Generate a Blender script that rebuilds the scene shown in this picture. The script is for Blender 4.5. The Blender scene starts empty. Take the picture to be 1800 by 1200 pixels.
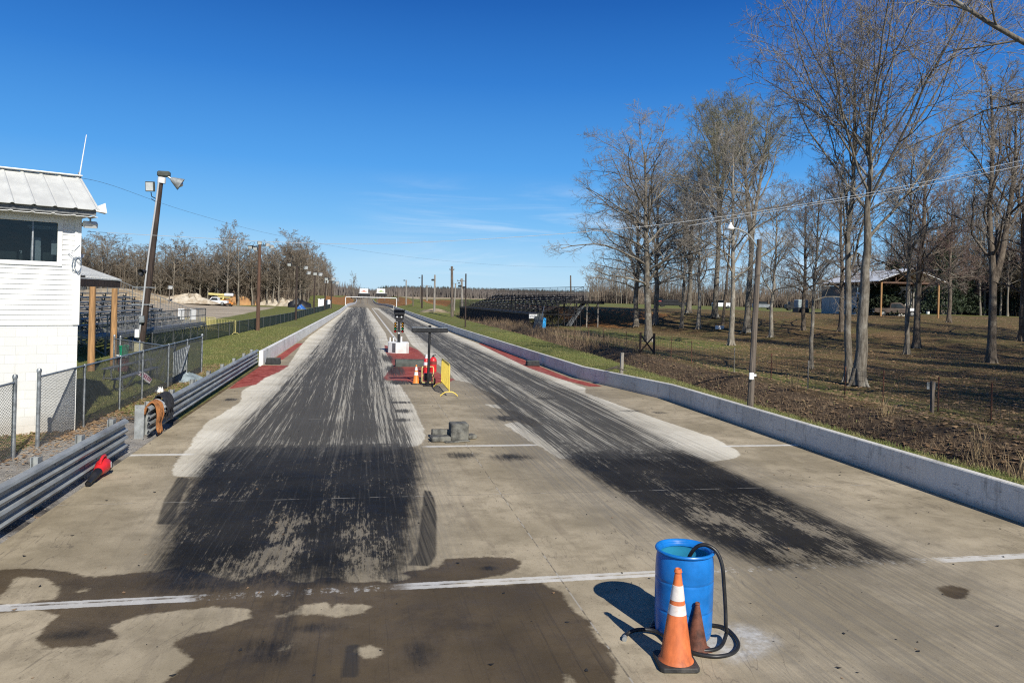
import bpy, math, random
import numpy as np
from mathutils import Matrix, Vector
SC = bpy.context.scene
COL = SC.collection
rad = math.radians

# ------------------------------------------------------------------ camera
FPX, CX, CY, ROLL, YAW, CAMH = 1300.0, 900.0, 524.0, rad(1.5), math.atan(265/1300.0), 3.4
cam = bpy.data.cameras.new('camera'); cam.sensor_width = 36; cam.lens = FPX/1800*36
cam.shift_y = -(600-CY)/1800; cam.clip_start = 0.1; cam.clip_end = 9000
camo = bpy.data.objects.new('camera', cam); COL.objects.link(camo)
camo.matrix_world = (Matrix.Translation((0, 0, CAMH)) @ Matrix.Rotation(-YAW, 4, 'Z')
                     @ Matrix.Rotation(rad(90), 4, 'X') @ Matrix.Rotation(ROLL, 4, 'Z'))
SC.camera = camo
# ------------------------------------------------------------------ light
SUN_EL, SUN_AZ = 36.5, 166.5                      # azimuth clockwise from +Y
SUNV = Vector((math.sin(rad(SUN_AZ))*math.cos(rad(SUN_EL)), math.cos(rad(SUN_AZ))*math.cos(rad(SUN_EL)), math.sin(rad(SUN_EL))))
sl = bpy.data.lights.new('sun', 'SUN'); sl.energy = 5.0; sl.angle = rad(0.53); sl.color = (1.0, 0.955, 0.855)
so = bpy.data.objects.new('sun', sl); COL.objects.link(so)
so.rotation_euler = SUNV.to_track_quat('Z', 'Y').to_euler(); so.location = (0, -30, 60)
SC.view_settings.view_transform = 'Standard'; SC.view_settings.look = 'None'
SC.view_settings.exposure = 0.12; SC.view_settings.gamma = 1.0
SC.cycles.use_denoising = False; SC.cycles.filter_width = 1.15; SC.cycles.max_bounces = 5; SC.cycles.diffuse_bounces = 3; SC.cycles.glossy_bounces = 2; SC.cycles.sample_clamp_indirect = 3.0
world = bpy.data.worlds.new('World'); SC.world = world; world.use_nodes = True

class NT:
    """tiny helper for node graphs"""
    def __init__(s, tree): s.t = tree; s.n = tree.nodes; s.l = tree.links
    def node(s, typ, **kw):
        n = s.n.new(typ)
        for k, v in kw.items(): setattr(n, k, v)
        return n
    def put(s, sock, v):
        if v is None: return
        if isinstance(v, bpy.types.NodeSocket): s.l.new(v, sock)
        else:
            if hasattr(sock, 'default_value'):
                dv = sock.default_value
                if hasattr(dv, '__len__') and not hasattr(v, '__len__'): v = [v]*len(dv)
                if hasattr(dv, '__len__') and len(dv) == 4 and len(v) == 3: v = (*v, 1)
            sock.default_value = v
    def math(s, op, a, b=None, c=None, clamp=False):
        n = s.node('ShaderNodeMath', operation=op, use_clamp=clamp)
        s.put(n.inputs[0], a); s.put(n.inputs[1], b)
        if c is not None: s.put(n.inputs[2], c)
        return n.outputs[0]
    def add(s, a, b): return s.math('ADD', a, b)
    def sub(s, a, b): return s.math('SUBTRACT', a, b)
    def mul(s, a, b): return s.math('MULTIPLY', a, b)
    def sm(s, x, a, b):                                   # smoothstep a..b
        n = s.node('ShaderNodeMapRange', interpolation_type='SMOOTHSTEP')
        s.put(n.inputs[0], x); s.put(n.inputs[1], a); s.put(n.inputs[2], b)
        return n.outputs[0]
    def lin(s, x, a, b, c=0.0, d=1.0):
        n = s.node('ShaderNodeMapRange'); s.put(n.inputs[0], x)
        for i, v in enumerate((a, b, c, d)): s.put(n.inputs[i+1], v)
        return n.outputs[0]
    def mix(s, f, a, b, typ='MIX'):
        n = s.node('ShaderNodeMix', data_type='RGBA', blend_type=typ)
        s.put(n.inputs[0], f); s.put(n.inputs[6], a); s.put(n.inputs[7], b)
        return n.outputs[2]
    def coord(s, which='Object'): return s.node('ShaderNodeTexCoord').outputs[which]
    def geo(s): return s.node('ShaderNodeNewGeometry').outputs['Position']
    def scale(s, v, sc, off=(0, 0, 0), rot=(0, 0, 0)):
        n = s.node('ShaderNodeMapping'); s.put(n.inputs[0], v); n.inputs[3].default_value = sc; n.inputs[1].default_value = off; n.inputs[2].default_value = rot
        return n.outputs[0]
    def noise(s, v, sc=5, det=4, rough=.55, dist=0, dim='3D'):
        n = s.node('ShaderNodeTexNoise', noise_dimensions=dim); s.put(n.inputs['Vector'], v)
        n.inputs['Scale'].default_value = sc; n.inputs['Detail'].default_value = det
        n.inputs['Roughness'].default_value = rough; n.inputs['Distortion'].default_value = dist
        return n.outputs['Fac']
    def vor(s, v, sc=5, feature='F1'):
        n = s.node('ShaderNodeTexVoronoi', feature=feature); s.put(n.inputs['Vector'], v); n.inputs['Scale'].default_value = sc
        return n.outputs['Distance']
    def attr(s, name): return s.node('ShaderNodeAttribute', attribute_name=name).outputs['Fac']
    def sep(s, v):
        n = s.node('ShaderNodeSeparateXYZ'); s.put(n.inputs[0], v); return n.outputs
    def comb(s, x, y, z):
        n = s.node('ShaderNodeCombineXYZ'); s.put(n.inputs[0], x); s.put(n.inputs[1], y); s.put(n.inputs[2], z); return n.outputs[0]
    def bump(s, h, st=.3, d=.02):
        n = s.node('ShaderNodeBump'); s.put(n.inputs['Height'], h); n.inputs['Strength'].default_value = st; n.inputs['Distance'].default_value = d
        return n.outputs[0]

# sky: Nishita, deepened a little as the phone picture has it, with thin cirrus near the horizon
w = NT(world.node_tree); w.n.clear()
sky = w.node('ShaderNodeTexSky', sky_type='NISHITA'); sky.sun_disc = False
sky.sun_elevation = rad(SUN_EL); sky.sun_rotation = rad(SUN_AZ)
sky.altitude = 0; sky.air_density = 1.0; sky.dust_density = 0.35; sky.ozone_density = 2.5
hs = w.node('ShaderNodeHueSaturation'); w.l.new(sky.outputs[0], hs.inputs['Color'])
hs.inputs['Saturation'].default_value = 1.22; hs.inputs['Value'].default_value = 1.0; hs.inputs['Hue'].default_value = 0.513
dirv = w.coord('Generated'); dx, dy, dz = w.sep(dirv)
cv = w.comb(w.math('DIVIDE', dx, w.math('MAXIMUM', dy, .05)), w.mul(w.math('DIVIDE', dz, w.math('MAXIMUM', dy, .05)), 9.0), 0)
cn = w.noise(cv, 3.2, 6, .62, .6); cm = w.sm(cn, .42, .78)
el = w.mul(w.sm(dz, .01, .05), w.sub(1.0, w.sm(dz, .11, .17)))
sidef = w.mul(w.sm(dx, -.05, .12), w.sub(1.0, w.sm(dx, .5, .8)))
cf = w.mul(w.mul(cm, w.mul(el, sidef)), .5)
rp = w.node('ShaderNodeValToRGB'); w.put(rp.inputs[0], w.math('MULTIPLY', dz, 1.0)); SKS = 1/.105
for i, (ps, cl_) in enumerate([(0, (.47, .68, .86)), (.035, (.38, .64, .88)), (.095, (.165, .47, .85)), (.17, (.070, .33, .78)), (.277, (.024, .190, .60)), (.37, (.008, .108, .43)), (.55, (.006, .052, .22)), (1.0, (.005, .035, .14))]):
    e = rp.color_ramp.elements[i] if i < 2 else rp.color_ramp.elements.new(ps)
    e.position = ps; e.color = (*cl_, 1)
vm = w.node('ShaderNodeVectorMath', operation='SCALE'); w.l.new(rp.outputs[0], vm.inputs[0]); vm.inputs[3].default_value = SKS
skc = w.mix(.90, hs.outputs[0], vm.outputs[0])
skc = w.mix(cf, skc, (8.0, 8.5, 9.0))
bg = w.node('ShaderNodeBackground'); w.l.new(skc, bg.inputs[0]); bg.inputs[1].default_value = 0.105
wo = w.node('ShaderNodeOutputWorld'); w.l.new(bg.outputs[0], wo.inputs[0])

# ------------------------------------------------------------------ places
_c, _s = math.cos, math.sin
def ray(px, py):
    u, v = px-CX, -(py-CY)
    x, z = u*_c(ROLL)-v*_s(ROLL), u*_s(ROLL)+v*_c(ROLL)
    return (x*_c(YAW)+FPX*_s(YAW), -x*_s(YAW)+FPX*_c(YAW), z)
def G(px, py, z=0.0):
    r = ray(px, py); t = (z-CAMH)/r[2]; return (r[0]*t, r[1]*t)
def D(px, py, Y):                                   # point of the sight line at depth Y along the track
    r = ray(px, py); t = Y/r[1]; return Vector((r[0]*t, Y, CAMH+r[2]*t))
def smooth(t):
    t = np.clip(t, 0, 1); return t*t*(3-2*t)
_XD = np.array([-20, 12.3, 15, 20, 26, 38, 60, 110]); _YD = np.array([14.1, 14.1, 13.9, 14.0, 14.2, 14.8, 15.8, 16.2])
def ztrack(y):
    y = np.asarray(y, float)
    return -1.5*smooth((y-185)/220)+1.25*smooth((y-440)/170)-1.2*smooth((y-640)/300)
def xl(y): return np.interp(y, [0, 36, 130, 190, 230, 300, 440, 640], [-4.62, -4.42, -3.45, -3.5, -3.3, -3.0, -2.6, -3.4])
def xr(y): return np.interp(y, [0, 24, 30.4, 68, 120, 190, 230, 300, 440, 640], [10.5, 10.55, 9.3, 8.65, 8.3, 8.2, 8.0, 7.8, 7.6, 8.8])
def tz(x, y):
    x = np.asarray(x, float); y = np.asarray(y, float)
    y0 = np.interp(x, [26, 32, 40, 50, 60], [99, 84, 52, 34, 28]); y1 = np.interp(x, [26, 32, 40, 50, 60], [105, 101, 96, 90, 88])
    fx = smooth((x-25)/3.5)
    z = 2.35*fx*smooth((y-y0)/(y1-y0))
    near = smooth((150-y)/60)
    xd = np.interp(y, _XD, _YD)
    z = z - .5*np.exp(-((x-xd)/.75)**2)*near + .28*np.exp(-((x-xd-2.2)/1.1)**2)*near
    z = z + .16*smooth((x-10.8)/1.2)*smooth((xd-.7-x)/.8)*near
    far = smooth((400-y)/150)*smooth((y-10)/20)
    z = z + 3.4*np.exp(-((x+50)/13)**2-((y-166)/11)**2) + 1.1*np.exp(-((x-13.5)/3.2)**2-((y-137)/9)**2)
    bk = smooth((y-205)/50)*smooth((640-y)/120)
    z = z + ztrack(y)*np.exp(-((x-2.4)/40)**2) + 2.9*bk*(smooth((xl(y)-1.5-x)/7)*smooth((x+26)/10)+.9*smooth((x-xr(y)-1.5)/7)*smooth((30-x)/12))
    z = z + .05*np.sin(x*.7+1.3*np.sin(y*.33))*np.sin(y*.5+x*.2)*smooth((np.abs(x-3)-9)/6)
    z = z + 6*smooth((y-700)/500)
    inside = (x > xl(y)-.02) & (x < xr(y)+.02) & (y < 640)
    return np.where(inside, ztrack(y)-.08, z)
def at(px, py):                                     # where the sight line meets the ground
    r = ray(px, py); n = math.sqrt(sum(a*a for a in r)); t, st = 3.0, .1
    while t < 900:
        p = [a/n*t for a in r]
        if CAMH+p[2] <= float(tz(p[0], p[1])): break
        t += st; st = max(.05, t*.004)
    return Vector((p[0], p[1], float(tz(p[0], p[1]))))
def gz(x, y): return float(tz(x, y))

# ------------------------------------------------------------------ mesh helpers
def finish(me, smooth_angle=35):
    if smooth_angle is not None and len(me.polygons):
        me.polygons.foreach_set('use_smooth', np.ones(len(me.polygons), bool))
        me.set_sharp_from_angle(angle=rad(smooth_angle))
    me.update()
def array_mesh(name, V, F, material, smooth_angle=None):
    """V (n,3), F (m,k) arrays"""
    me = bpy.data.meshes.new(name); V = np.asarray(V, np.float32); F = np.asarray(F, np.int32)
    me.vertices.add(len(V)); me.vertices.foreach_set('co', V.ravel())
    k = F.shape[1]; me.loops.add(F.size); me.loops.foreach_set('vertex_index', F.ravel())
    me.polygons.add(len(F)); me.polygons.foreach_set('loop_start', np.arange(0, F.size, k, dtype=np.int32))
    me.update(calc_edges=True); me.materials.append(material)
    finish(me, smooth_angle); return me
def tag(o, label=None, cat=None, group=None, kind=None):
    if label: o['label'] = label
    if cat: o['category'] = cat
    if group: o['group'] = group
    if kind: o['kind'] = kind
    return o
def thing(name, label, cat, loc=(0, 0, 0), rz=0.0, group=None):
    o = bpy.data.objects.new(name, None); COL.objects.link(o); o.empty_display_size = .3
    o.location = loc; o.rotation_euler = (0, 0, rz); return tag(o, label, cat, group)
def link(name, me, parent=None):
    o = bpy.data.objects.new(name, me); COL.objects.link(o)
    if parent: o.parent = parent
    return o
class MB:
    """collects shapes; build() makes ONE mesh object"""
    def __init__(s): s.v = []; s.f = []
    def addv(s, vs, fs):
        b = len(s.v); s.v += [tuple(q) for q in vs]; s.f += [tuple(i+b for i in f) for f in fs]; return s
    def box(s, c, sz, rz=0.0, M=None):
        x, y, z = sz[0]/2, sz[1]/2, sz[2]/2
        vs = [(a*x, b*y, d*z) for d in (-1, 1) for b in (-1, 1) for a in (-1, 1)]
        R = M if M else Matrix.Rotation(rz, 3, 'Z')
        vs = [Vector(c)+R @ Vector(q) for q in vs]
        return s.addv(vs, [(0, 2, 3, 1), (4, 5, 7, 6), (0, 1, 5, 4), (2, 6, 7, 3), (0, 4, 6, 2), (1, 3, 7, 5)])
    def bbox(s, c, sz, b=.02, rz=0.0, M=None):          # box with chamfered edges
        bm_v = []; hx, hy, hz = sz[0]/2, sz[1]/2, sz[2]/2; b = min(b, hx*.9, hy*.9, hz*.9)
        R = M if M else Matrix.Rotation(rz, 3, 'Z')
        idx = {}
        for sx in (-1, 1):
            for sy in (-1, 1):
                for sz_ in (-1, 1):
                    for ax in range(3):
                        p = [sx*hx, sy*hy, sz_*hz]; q = [sx*(hx-b), sy*(hy-b), sz_*(hz-b)]; q[ax] = p[ax]
                        idx[(sx, sy, sz_, ax)] = len(bm_v); bm_v.append(Vector(c)+R @ Vector(q))
        F = []; I = lambda a, b_, c_, ax: idx[(a, b_, c_, ax)]
        for q in (-1, 1):
            F.append((I(q, -1, -1, 0), I(q, 1, -1, 0), I(q, 1, 1, 0), I(q, -1, 1, 0))[::q])
            F.append((I(-1, q, -1, 1), I(-1, q, 1, 1), I(1, q, 1, 1), I(1, q, -1, 1))[::q])
            F.append((I(-1, -1, q, 2), I(1, -1, q, 2), I(1, 1, q, 2), I(-1, 1, q, 2))[::q])
        for a in (-1, 1):
            for b_ in (-1, 1):
                F.append((I(a, b_, -1, 0), I(a, b_, 1, 0), I(a, b_, 1, 1), I(a, b_, -1, 1)))
                F.append((I(a, -1, b_, 0), I(a, 1, b_, 0), I(a, 1, b_, 2), I(a, -1, b_, 2)))
                F.append((I(-1, a, b_, 1), I(1, a, b_, 1), I(1, a, b_, 2), I(-1, a, b_, 2)))
        for a in (-1, 1):
            for b_ in (-1, 1):
                for c_ in (-1, 1): F.append((I(a, b_, c_, 0), I(a, b_, c_, 1), I(a, b_, c_, 2)))
        return s.addv(bm_v, F)
    def bar(s, p, q, w, h=None):
        p, q = Vector(p), Vector(q); d = (q-p); L = d.length
        if L < 1e-6: return s
        z = d.normalized(); up = Vector((0, 0, 1)) if abs(z.z) < .95 else Vector((0, 1, 0))
        x = up.cross(z).normalized(); y = z.cross(x); h = h or w
        M = Matrix((x, y, z)).transposed()
        return s.box((p+q)/2, (w, h, L), M=M)
    def tube(s, pts, r, n=8, cap=True):
        P = [Vector(p) for p in pts]; K = len(P); rs = r if hasattr(r, '__len__') else [r]*K
        vs = []; prev = None
        for i in range(K):
            t = (P[min(i+1, K-1)]-P[max(i-1, 0)]).normalized()
            if prev is None:
                a = Vector((0, 0, 1)) if abs(t.z) < .9 else Vector((1, 0, 0)); x = a.cross(t).normalized()
            else: x = (prev-t*prev.dot(t)).normalized()
            prev = x; y = t.cross(x)
            vs += [P[i]+(x*math.cos(2*math.pi*j/n)+y*math.sin(2*math.pi*j/n))*rs[i] for j in range(n)]
        fs = [(i*n+j, i*n+(j+1) % n, (i+1)*n+(j+1) % n, (i+1)*n+j) for i in range(K-1) for j in range(n)]
        if cap: fs += [tuple(range(n))[::-1], tuple((K-1)*n+j for j in range(n))]
        return s.addv(vs, fs)
    def lathe(s, prof, n=24, c=(0, 0, 0), M=None):       # prof: (r, z)
        vs = []; fs = []; c = Vector(c)
        for r, z in prof:
            for j in range(n):
                q = Vector((r*math.cos(2*math.pi*j/n), r*math.sin(2*math.pi*j/n), z)); vs.append(c+(M @ q if M else q))
        for i in range(len(prof)-1):
            for j in range(n): fs.append((i*n+j, i*n+(j+1) % n, (i+1)*n+(j+1) % n, (i+1)*n+j))
        return s.addv(vs, fs)
    def prism(s, poly, M, h):                            # 2D polygon (ccw), mapped by 4x4 M, extruded along local z by h
        n = len(poly); vs = [M @ Vector((a, b, 0)) for a, b in poly]+[M @ Vector((a, b, h)) for a, b in poly]
        fs = [tuple(range(n))[::-1], tuple(range(n, 2*n))]+[(i, (i+1) % n, n+(i+1) % n, n+i) for i in range(n)]
        return s.addv(vs, fs)
    def build(s, name, material, parent=None, world=False, angle=35):
        V = s.v
        if parent and world:
            Mi = (Matrix.Translation(parent.location) @ Matrix.Rotation(parent.rotation_euler.z, 4, 'Z')).inverted()
            V = [Mi @ Vector(q) for q in V]
        me = bpy.data.meshes.new(name); me.from_pydata([tuple(q) for q in V], [], s.f); me.materials.append(material)
        finish(me, angle); return link(name, me, parent)
def copy_tree(o, parent=None):
    c = o.copy(); COL.objects.link(c)
    if parent: c.parent = parent
    for ch in list(o.children): copy_tree(ch, c)
    return c
# ------------------------------------------------------------------ materials
def mat(name, col, rough=.6, metal=0.0, var=.18, sc=6.0, bump=0.0, bsc=None, col2=None, spec=None, stretch=(1, 1, 1), dirt=None):
    m = bpy.data.materials.new(name); m.use_nodes = True; g = NT(m.node_tree); b = g.n['Principled BSDF']
    v = g.scale(g.coord(), stretch)
    n = g.noise(v, sc, 6, .6)
    c2 = col2 or tuple(max(0, c*(1-var*1.8)) for c in col); c1 = tuple(min(1, c*(1+var)) for c in col) if not col2 else col
    c = g.mix(g.sm(n, .32, .68), c2, c1)
    if dirt: c = g.mix(g.mul(g.sm(g.noise(v, sc*.35, 7, .68), .5, .72), dirt[1]), c, dirt[0])
    g.put(b.inputs['Base Color'], c)
    b.inputs['Metallic'].default_value = metal
    g.put(b.inputs['Roughness'], g.lin(n, .25, .75, rough-.08, min(1, rough+.1)))
    if spec is not None: b.inputs['Specular IOR Level'].default_value = spec
    if bump: g.put(b.inputs['Normal'], g.bump(g.noise(v, bsc or sc*4, 5, .65), bump))
    return m
M = {}
M['galv'] = mat('galvanised_steel', (.335, .35, .345), .5, .2, .14, 5, dirt=((.15, .125, .095), .65), stretch=(1, .3, 1))
M['galvpost'] = mat('galvanised_tube', (.33, .35, .36), .45, .6, .2, 9)
M['wire'] = mat('chain_link_wire', (.11, .115, .115), .55, .3, .1, 3)
M['darkwire'] = mat('dark_chain_link_wire', (.035, .05, .042), .6, .2, .1, 3)
M['whitepaint'] = mat('white_painted_concrete', (.78, .77, .74), .75, 0, .05, 1.6, bump=.25, bsc=20, dirt=((.33, .32, .30), .6))
M['whitemetal'] = mat('white_painted_metal', (.8, .8, .78), .45, 0, .04, 2)
M['siding'] = mat('white_vinyl_siding', (.80, .80, .775), .55, 0, .04, 1.2, dirt=((.56, .54, .48), .45), stretch=(1, 1, .35))
M['roof'] = mat('pale_metal_roofing', (.64, .645, .61), .5, .0, .05, 3, dirt=((.50, .50, .46), .4), stretch=(1, .3, 1))
M['alu'] = mat('aluminium_plank', (.34, .345, .345), .45, .5, .15, 3)
M['alushade'] = mat('weathered_and_shaded_aluminium', (.20, .205, .205), .55, .4, .2, 5)  # frame grey, also used to colour the fascia as if in shade
M['black'] = mat('black_paint', (.018, .018, .02), .45, 0, .25, 5)
M['blackmatt'] = mat('black_foam', (.028, .029, .03), .85, 0, .3, 9, bump=.4)
M['rubbermat'] = mat('worn_rubber_mat', (.135, .132, .115), .85, 0, .35, 6, bump=.5, dirt=((.28, .26, .2), .6))
M['grey'] = mat('grey_rubber_cover', (.075, .085, .075), .75, 0, .2, 4, bump=.2)
M['wood'] = mat('treated_timber_post', (.42, .235, .10), .75, 0, .2, 3, stretch=(6, 6, .5), bump=.3)
M['darkwood'] = mat('dark_weathered_timber', (.050, .033, .026), .8, 0, .35, 3, stretch=(8, 8, .4), bump=.4)
M['polewood'] = mat('weathered_pole_timber', (.155, .125, .10), .85, 0, .3, 3, stretch=(8, 8, .4), bump=.5)
M['greywood'] = mat('grey_pole_timber', (.30, .27, .235), .85, 0, .25, 3, stretch=(8, 8, .4))
M['yellow'] = mat('yellow_barrier_paint', (.74, .55, .10), .45, 0, .08, 5)
M['paleyellow'] = mat('pale_yellow_paint', (.62, .53, .20), .5, 0, .08, 5)
M['red'] = mat('red_plastic', (.66, .025, .03), .35, 0, .12, 6)
M['white'] = mat('white_plastic', (.8, .8, .79), .5, 0, .05, 4)
M['bluebarrel'] = mat('blue_plastic', (.008, .165, .53), .33, 0, .12, 4, dirt=((.10, .24, .40), .5), spec=.45)
M['orangecone'] = mat('worn_orange_rubber', (.66, .165, .048), .6, 0, .16, 9, dirt=((.26, .075, .034), .95), stretch=(1, 1, .5))
M['orange'] = mat('bright_orange_rubber', (.85, .25, .04), .5, 0, .08, 5)
M['conewhite'] = mat('scuffed_reflective_collar', (.74, .68, .64), .55, 0, .08, 12, dirt=((.50, .33, .26), .6))
M['rustcone'] = mat('dark_rusty_cone', (.16, .055, .03), .7, 0, .35, 8, dirt=((.05, .025, .02), .8), bump=.2)
M['conebase'] = mat('black_rubber_base', (.032, .032, .032), .65, 0, .25, 8, dirt=((.16, .14, .12), .5), bump=.2)
M['hose'] = mat('black_rubber_hose', (.018, .018, .019), .42, 0, .2, 10)
M['green'] = mat('green_plastic', (.01, .26, .13), .4, 0, .1, 4)
M['tan'] = mat('tan_plastic', (.52, .47, .30), .5, 0, .06, 4)
M['browncloth'] = mat('brown_duck_cloth', (.36, .145, .045), .85, 0, .25, 9, bump=.5)
M['blackcloth'] = mat('black_cloth', (.02, .021, .026), .9, 0, .3, 8, bump=.5)
M['greycloth'] = mat('grey_cloth_lining', (.30, .31, .32), .9, 0, .15, 8)
M['concreteblock'] = None
M['truckwhite'] = mat('white_car_paint', (.78, .79, .80), .25, 0, .03, 2)
M['truckbrown'] = mat('dull_brown_car_paint', (.10, .075, .06), .35, 0, .1, 2)
M['glassdark'] = mat('dark_tinted_glass', (.012, .015, .018), .08, 0, .05, 2, spec=.8)
M['tyre'] = mat('tyre_rubber', (.02, .02, .02), .8, 0, .2, 9)
M['redpaint'] = mat('dull_red_paint', (.32, .05, .04), .6, 0, .2, 3)
M['bluetarp'] = mat('blue_plastic_sheet', (.03, .13, .42), .4, 0, .15, 3)
M['greytarp'] = mat('pale_blue_grey_tarpaulin', (.30, .36, .38), .6, 0, .2, 4)
M['clay'] = mat('orange_clay_heap', (.50, .29, .12), .95, 0, .2, .5, bump=.6, bsc=1.5, col2=(.36, .19, .085))
M['rubble'] = mat('pale_rubble', (.58, .52, .42), .95, 0, .2, .8, bump=.6, bsc=2, col2=(.32, .25, .17))
M['block'] = mat('white_block_paint', (.82, .81, .79), .7, 0, .03, 1.5)
M['standblack'] = mat('black_stand_steel', (.016, .015, .018), .5, .2, .2, 4)
M['standseat'] = mat('dark_plum_seat_plank', (.036, .027, .033), .55, 0, .25, 2)
M['lens'] = mat('lamp_glass', (.72, .74, .74), .12, .2, .05, 4, spec=.8)
M['cable'] = mat('pale_cable', (.46, .47, .48), .5, 0, .05, 2)
M['brownpole'] = mat('red_brown_pole_timber', (.13, .070, .045), .85, 0, .3, 3, stretch=(8, 8, .4))
M['darkcable'] = mat('dark_cable', (.16, .21, .28), .6, 0, .05, 2)
M['leaf'] = mat('dry_leaf', (.30, .19, .095), .85, 0, .4, .9, col2=(.44, .32, .20))
M['stump'] = mat('dead_branch_bark', (.10, .08, .065), .9, 0, .3, 6)

def bark(name, a, b, moss=None):
    m = bpy.data.materials.new(name); m.use_nodes = True; g = NT(m.node_tree); p = g.n['Principled BSDF']
    v = g.coord(); n = g.noise(g.scale(v, (9, 9, 1.6)), 1.5, 6, .7); n2 = g.noise(v, .9, 4, .6)
    c = g.mix(g.sm(n, .3, .7), a, b)
    c = g.mix(g.mul(g.sm(n2, .5, .68), .75), c, moss or tuple(min(1, q*1.7) for q in b))
    g.put(p.inputs['Base Color'], c); p.inputs['Roughness'].default_value = .9; p.inputs['Specular IOR Level'].default_value = .2
    g.put(p.inputs['Normal'], g.bump(n, .7, .04)); return m
M['barkgrey'] = bark('grey_lichen_bark', (.085, .071, .056), (.235, .208, .17), (.38, .36, .31))
M['barkdark'] = bark('dark_furrowed_bark', (.060, .047, .036), (.185, .15, .118), (.27, .235, .185))
M['barkpale'] = bark('pale_smooth_bark', (.15, .128, .10), (.34, .305, .25), (.45, .42, .36))
M['twiggrey'] = mat('grey_brown_twigs', (.30, .265, .225), .85, 0, .2, .4)
M['twigred'] = mat('reddish_brown_twigs', (.24, .165, .135), .85, 0, .2, .4)
M['twiggreen'] = mat('budding_grey_green_twigs', (.27, .255, .165), .85, 0, .2, .4)
M['forestbrown'] = mat('far_brown_twigs', (.25, .20, .148), .9, 0, .25, .15)
M['foresttrunk'] = mat('far_pale_trunks', (.25, .215, .17), .9, 0, .3, .2)
M['evergreen'] = mat('dark_evergreen_leaves', (.028, .042, .016), .8, 0, .35, .6)
M['weed'] = mat('dry_straw_weeds', (.36, .27, .145), .9, 0, .25, 1.3, col2=(.20, .13, .08))
M['ditchweed'] = mat('dead_brown_ditch_weeds', (.26, .19, .12), .9, 0, .25, 1.3, col2=(.14, .095, .06))
M['grass'] = mat('spring_grass_blades', (.13, .17, .04), .75, 0, .25, .9, col2=(.26, .23, .09))
M['litter'] = mat('curled_dry_leaves', (.42, .28, .15), .85, 0, .3, 1.7, col2=(.24, .14, .07))

# ------------------------------------------------------------------ terrain
def grid_axis(lo, hi, d0, c0, c1, gr):
    a = list(np.arange(c0, c1+1e-6, d0)); st = d0; p = c0
    left = []
    while p > lo: st *= gr; p -= st; left.append(p)
    st = d0; p = a[-1]
    while p < hi: st *= gr; p += st; a.append(p)
    return np.array(left[::-1]+a)
gx = grid_axis(-2500, 2600, .42, -17, 24, 1.045); gy = grid_axis(-400, 5000, .42, -2, 62, 1.022)
XX, YY = np.meshgrid(gx, gy); ZZ = tz(XX, YY)
rs = np.random.RandomState(4)
def vnoise(x, y, s, seed):
    r = np.random.RandomState(seed); T = r.rand(64, 64); u, v = x/s, y/s; i, j = np.floor(u).astype(int), np.floor(v).astype(int)
    fu, fv = u-i, v-j; fu = fu*fu*(3-2*fu); fv = fv*fv*(3-2*fv); g = lambda a, b: T[a % 64, b % 64]
    return (g(i, j)*(1-fu)+g(i+1, j)*fu)*(1-fv)+(g(i, j+1)*(1-fu)+g(i+1, j+1)*fu)*fv
def fbm(x, y, s, seed): return (vnoise(x, y, s, seed)+.5*vnoise(x, y, s/2.1, seed+1)+.25*vnoise(x, y, s/4.3, seed+2))/1.75
XDV = np.interp(YY, _XD, _YD)
W = {}
left = smooth((-4.3-XX)/.5)
W['w_grass'] = np.clip(left*(.85) + smooth((XX-10)/1)*smooth((XDV-.9-XX)/.8)*.95 + smooth((XX-XDV-6)/3)*smooth((YY-40)/20)*smooth((34-XX)/10)*.4 + smooth((YY-112)/10)*smooth((XX-6)/3)*.75 + smooth((XX-15)/3)*.14, 0, 1)
W['w_grass'] = np.clip(W['w_grass']+.42*np.exp(-((XX-18.6)/2.2)**2)*smooth((YY-15)/8)*smooth((80-YY)/20)+.38*np.exp(-((XX-27)/6)**2-((YY-62)/12)**2), 0, 1)
W['w_ditch'] = np.exp(-((XX-XDV+.15)/.75)**2)*smooth((150-YY)/70)*.95
W['w_leaf'] = smooth((XX-XDV-.6)/1.5)*smooth((170-YY)/60)*(.55+.45*smooth((XX-20)/14))
# gravel verge between the fence and the near guardrail, tyre-worn and leaf strewn
W['w_gravel'] = smooth((XX+7.1)/.5)*smooth((-4.3-XX)/.4)*smooth((22.5-YY)/2.5)
lot = smooth((YY-70)/14)*smooth((-12.5-.02*YY-XX)/5)*smooth((176-YY)/4)*smooth((XX+75)/8)
W['w_lot'] = np.clip(lot, 0, 1)
mound = np.exp(-((XX+50)/14)**2-((YY-164)/12)**2); bank2 = np.exp(-((XX-13.5)/3.6)**2-((YY-137)/10)**2)
W['w_tan'] = np.clip(mound*1.6+bank2*.9+smooth((YY-420)/20)*smooth((700-YY)/30)*smooth((XX-28)/8)*1.2, 0, 1)
dzx = np.abs(np.gradient(ZZ, axis=0)/np.maximum(np.gradient(YY, axis=0), 1e-3))+np.abs(np.gradient(ZZ, axis=1)/np.maximum(np.gradient(XX, axis=1), 1e-3))
W['w_clay'] = np.clip(smooth((dzx-.11)/.18)*(smooth((XX-26)/3)*smooth((YY-82)/8)*smooth((44-XX)/4)*smooth((140-YY)/10) + smooth((YY-215)/20)*smooth((600-YY)/60)*1.0*smooth((np.abs(XX-2.3)-6)/1)), 0, 1)
V = np.stack([XX, YY, ZZ], -1).reshape(-1, 3); nyy, nxx = XX.shape
I = np.arange(nyy*nxx).reshape(nyy, nxx); F = np.stack([I[:-1, :-1], I[:-1, 1:], I[1:, 1:], I[1:, :-1]], -1).reshape(-1, 4)
gm = bpy.data.materials.new('ground_cover'); gm.use_nodes = True; g = NT(gm.node_tree); p = g.n['Principled BSDF']
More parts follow.
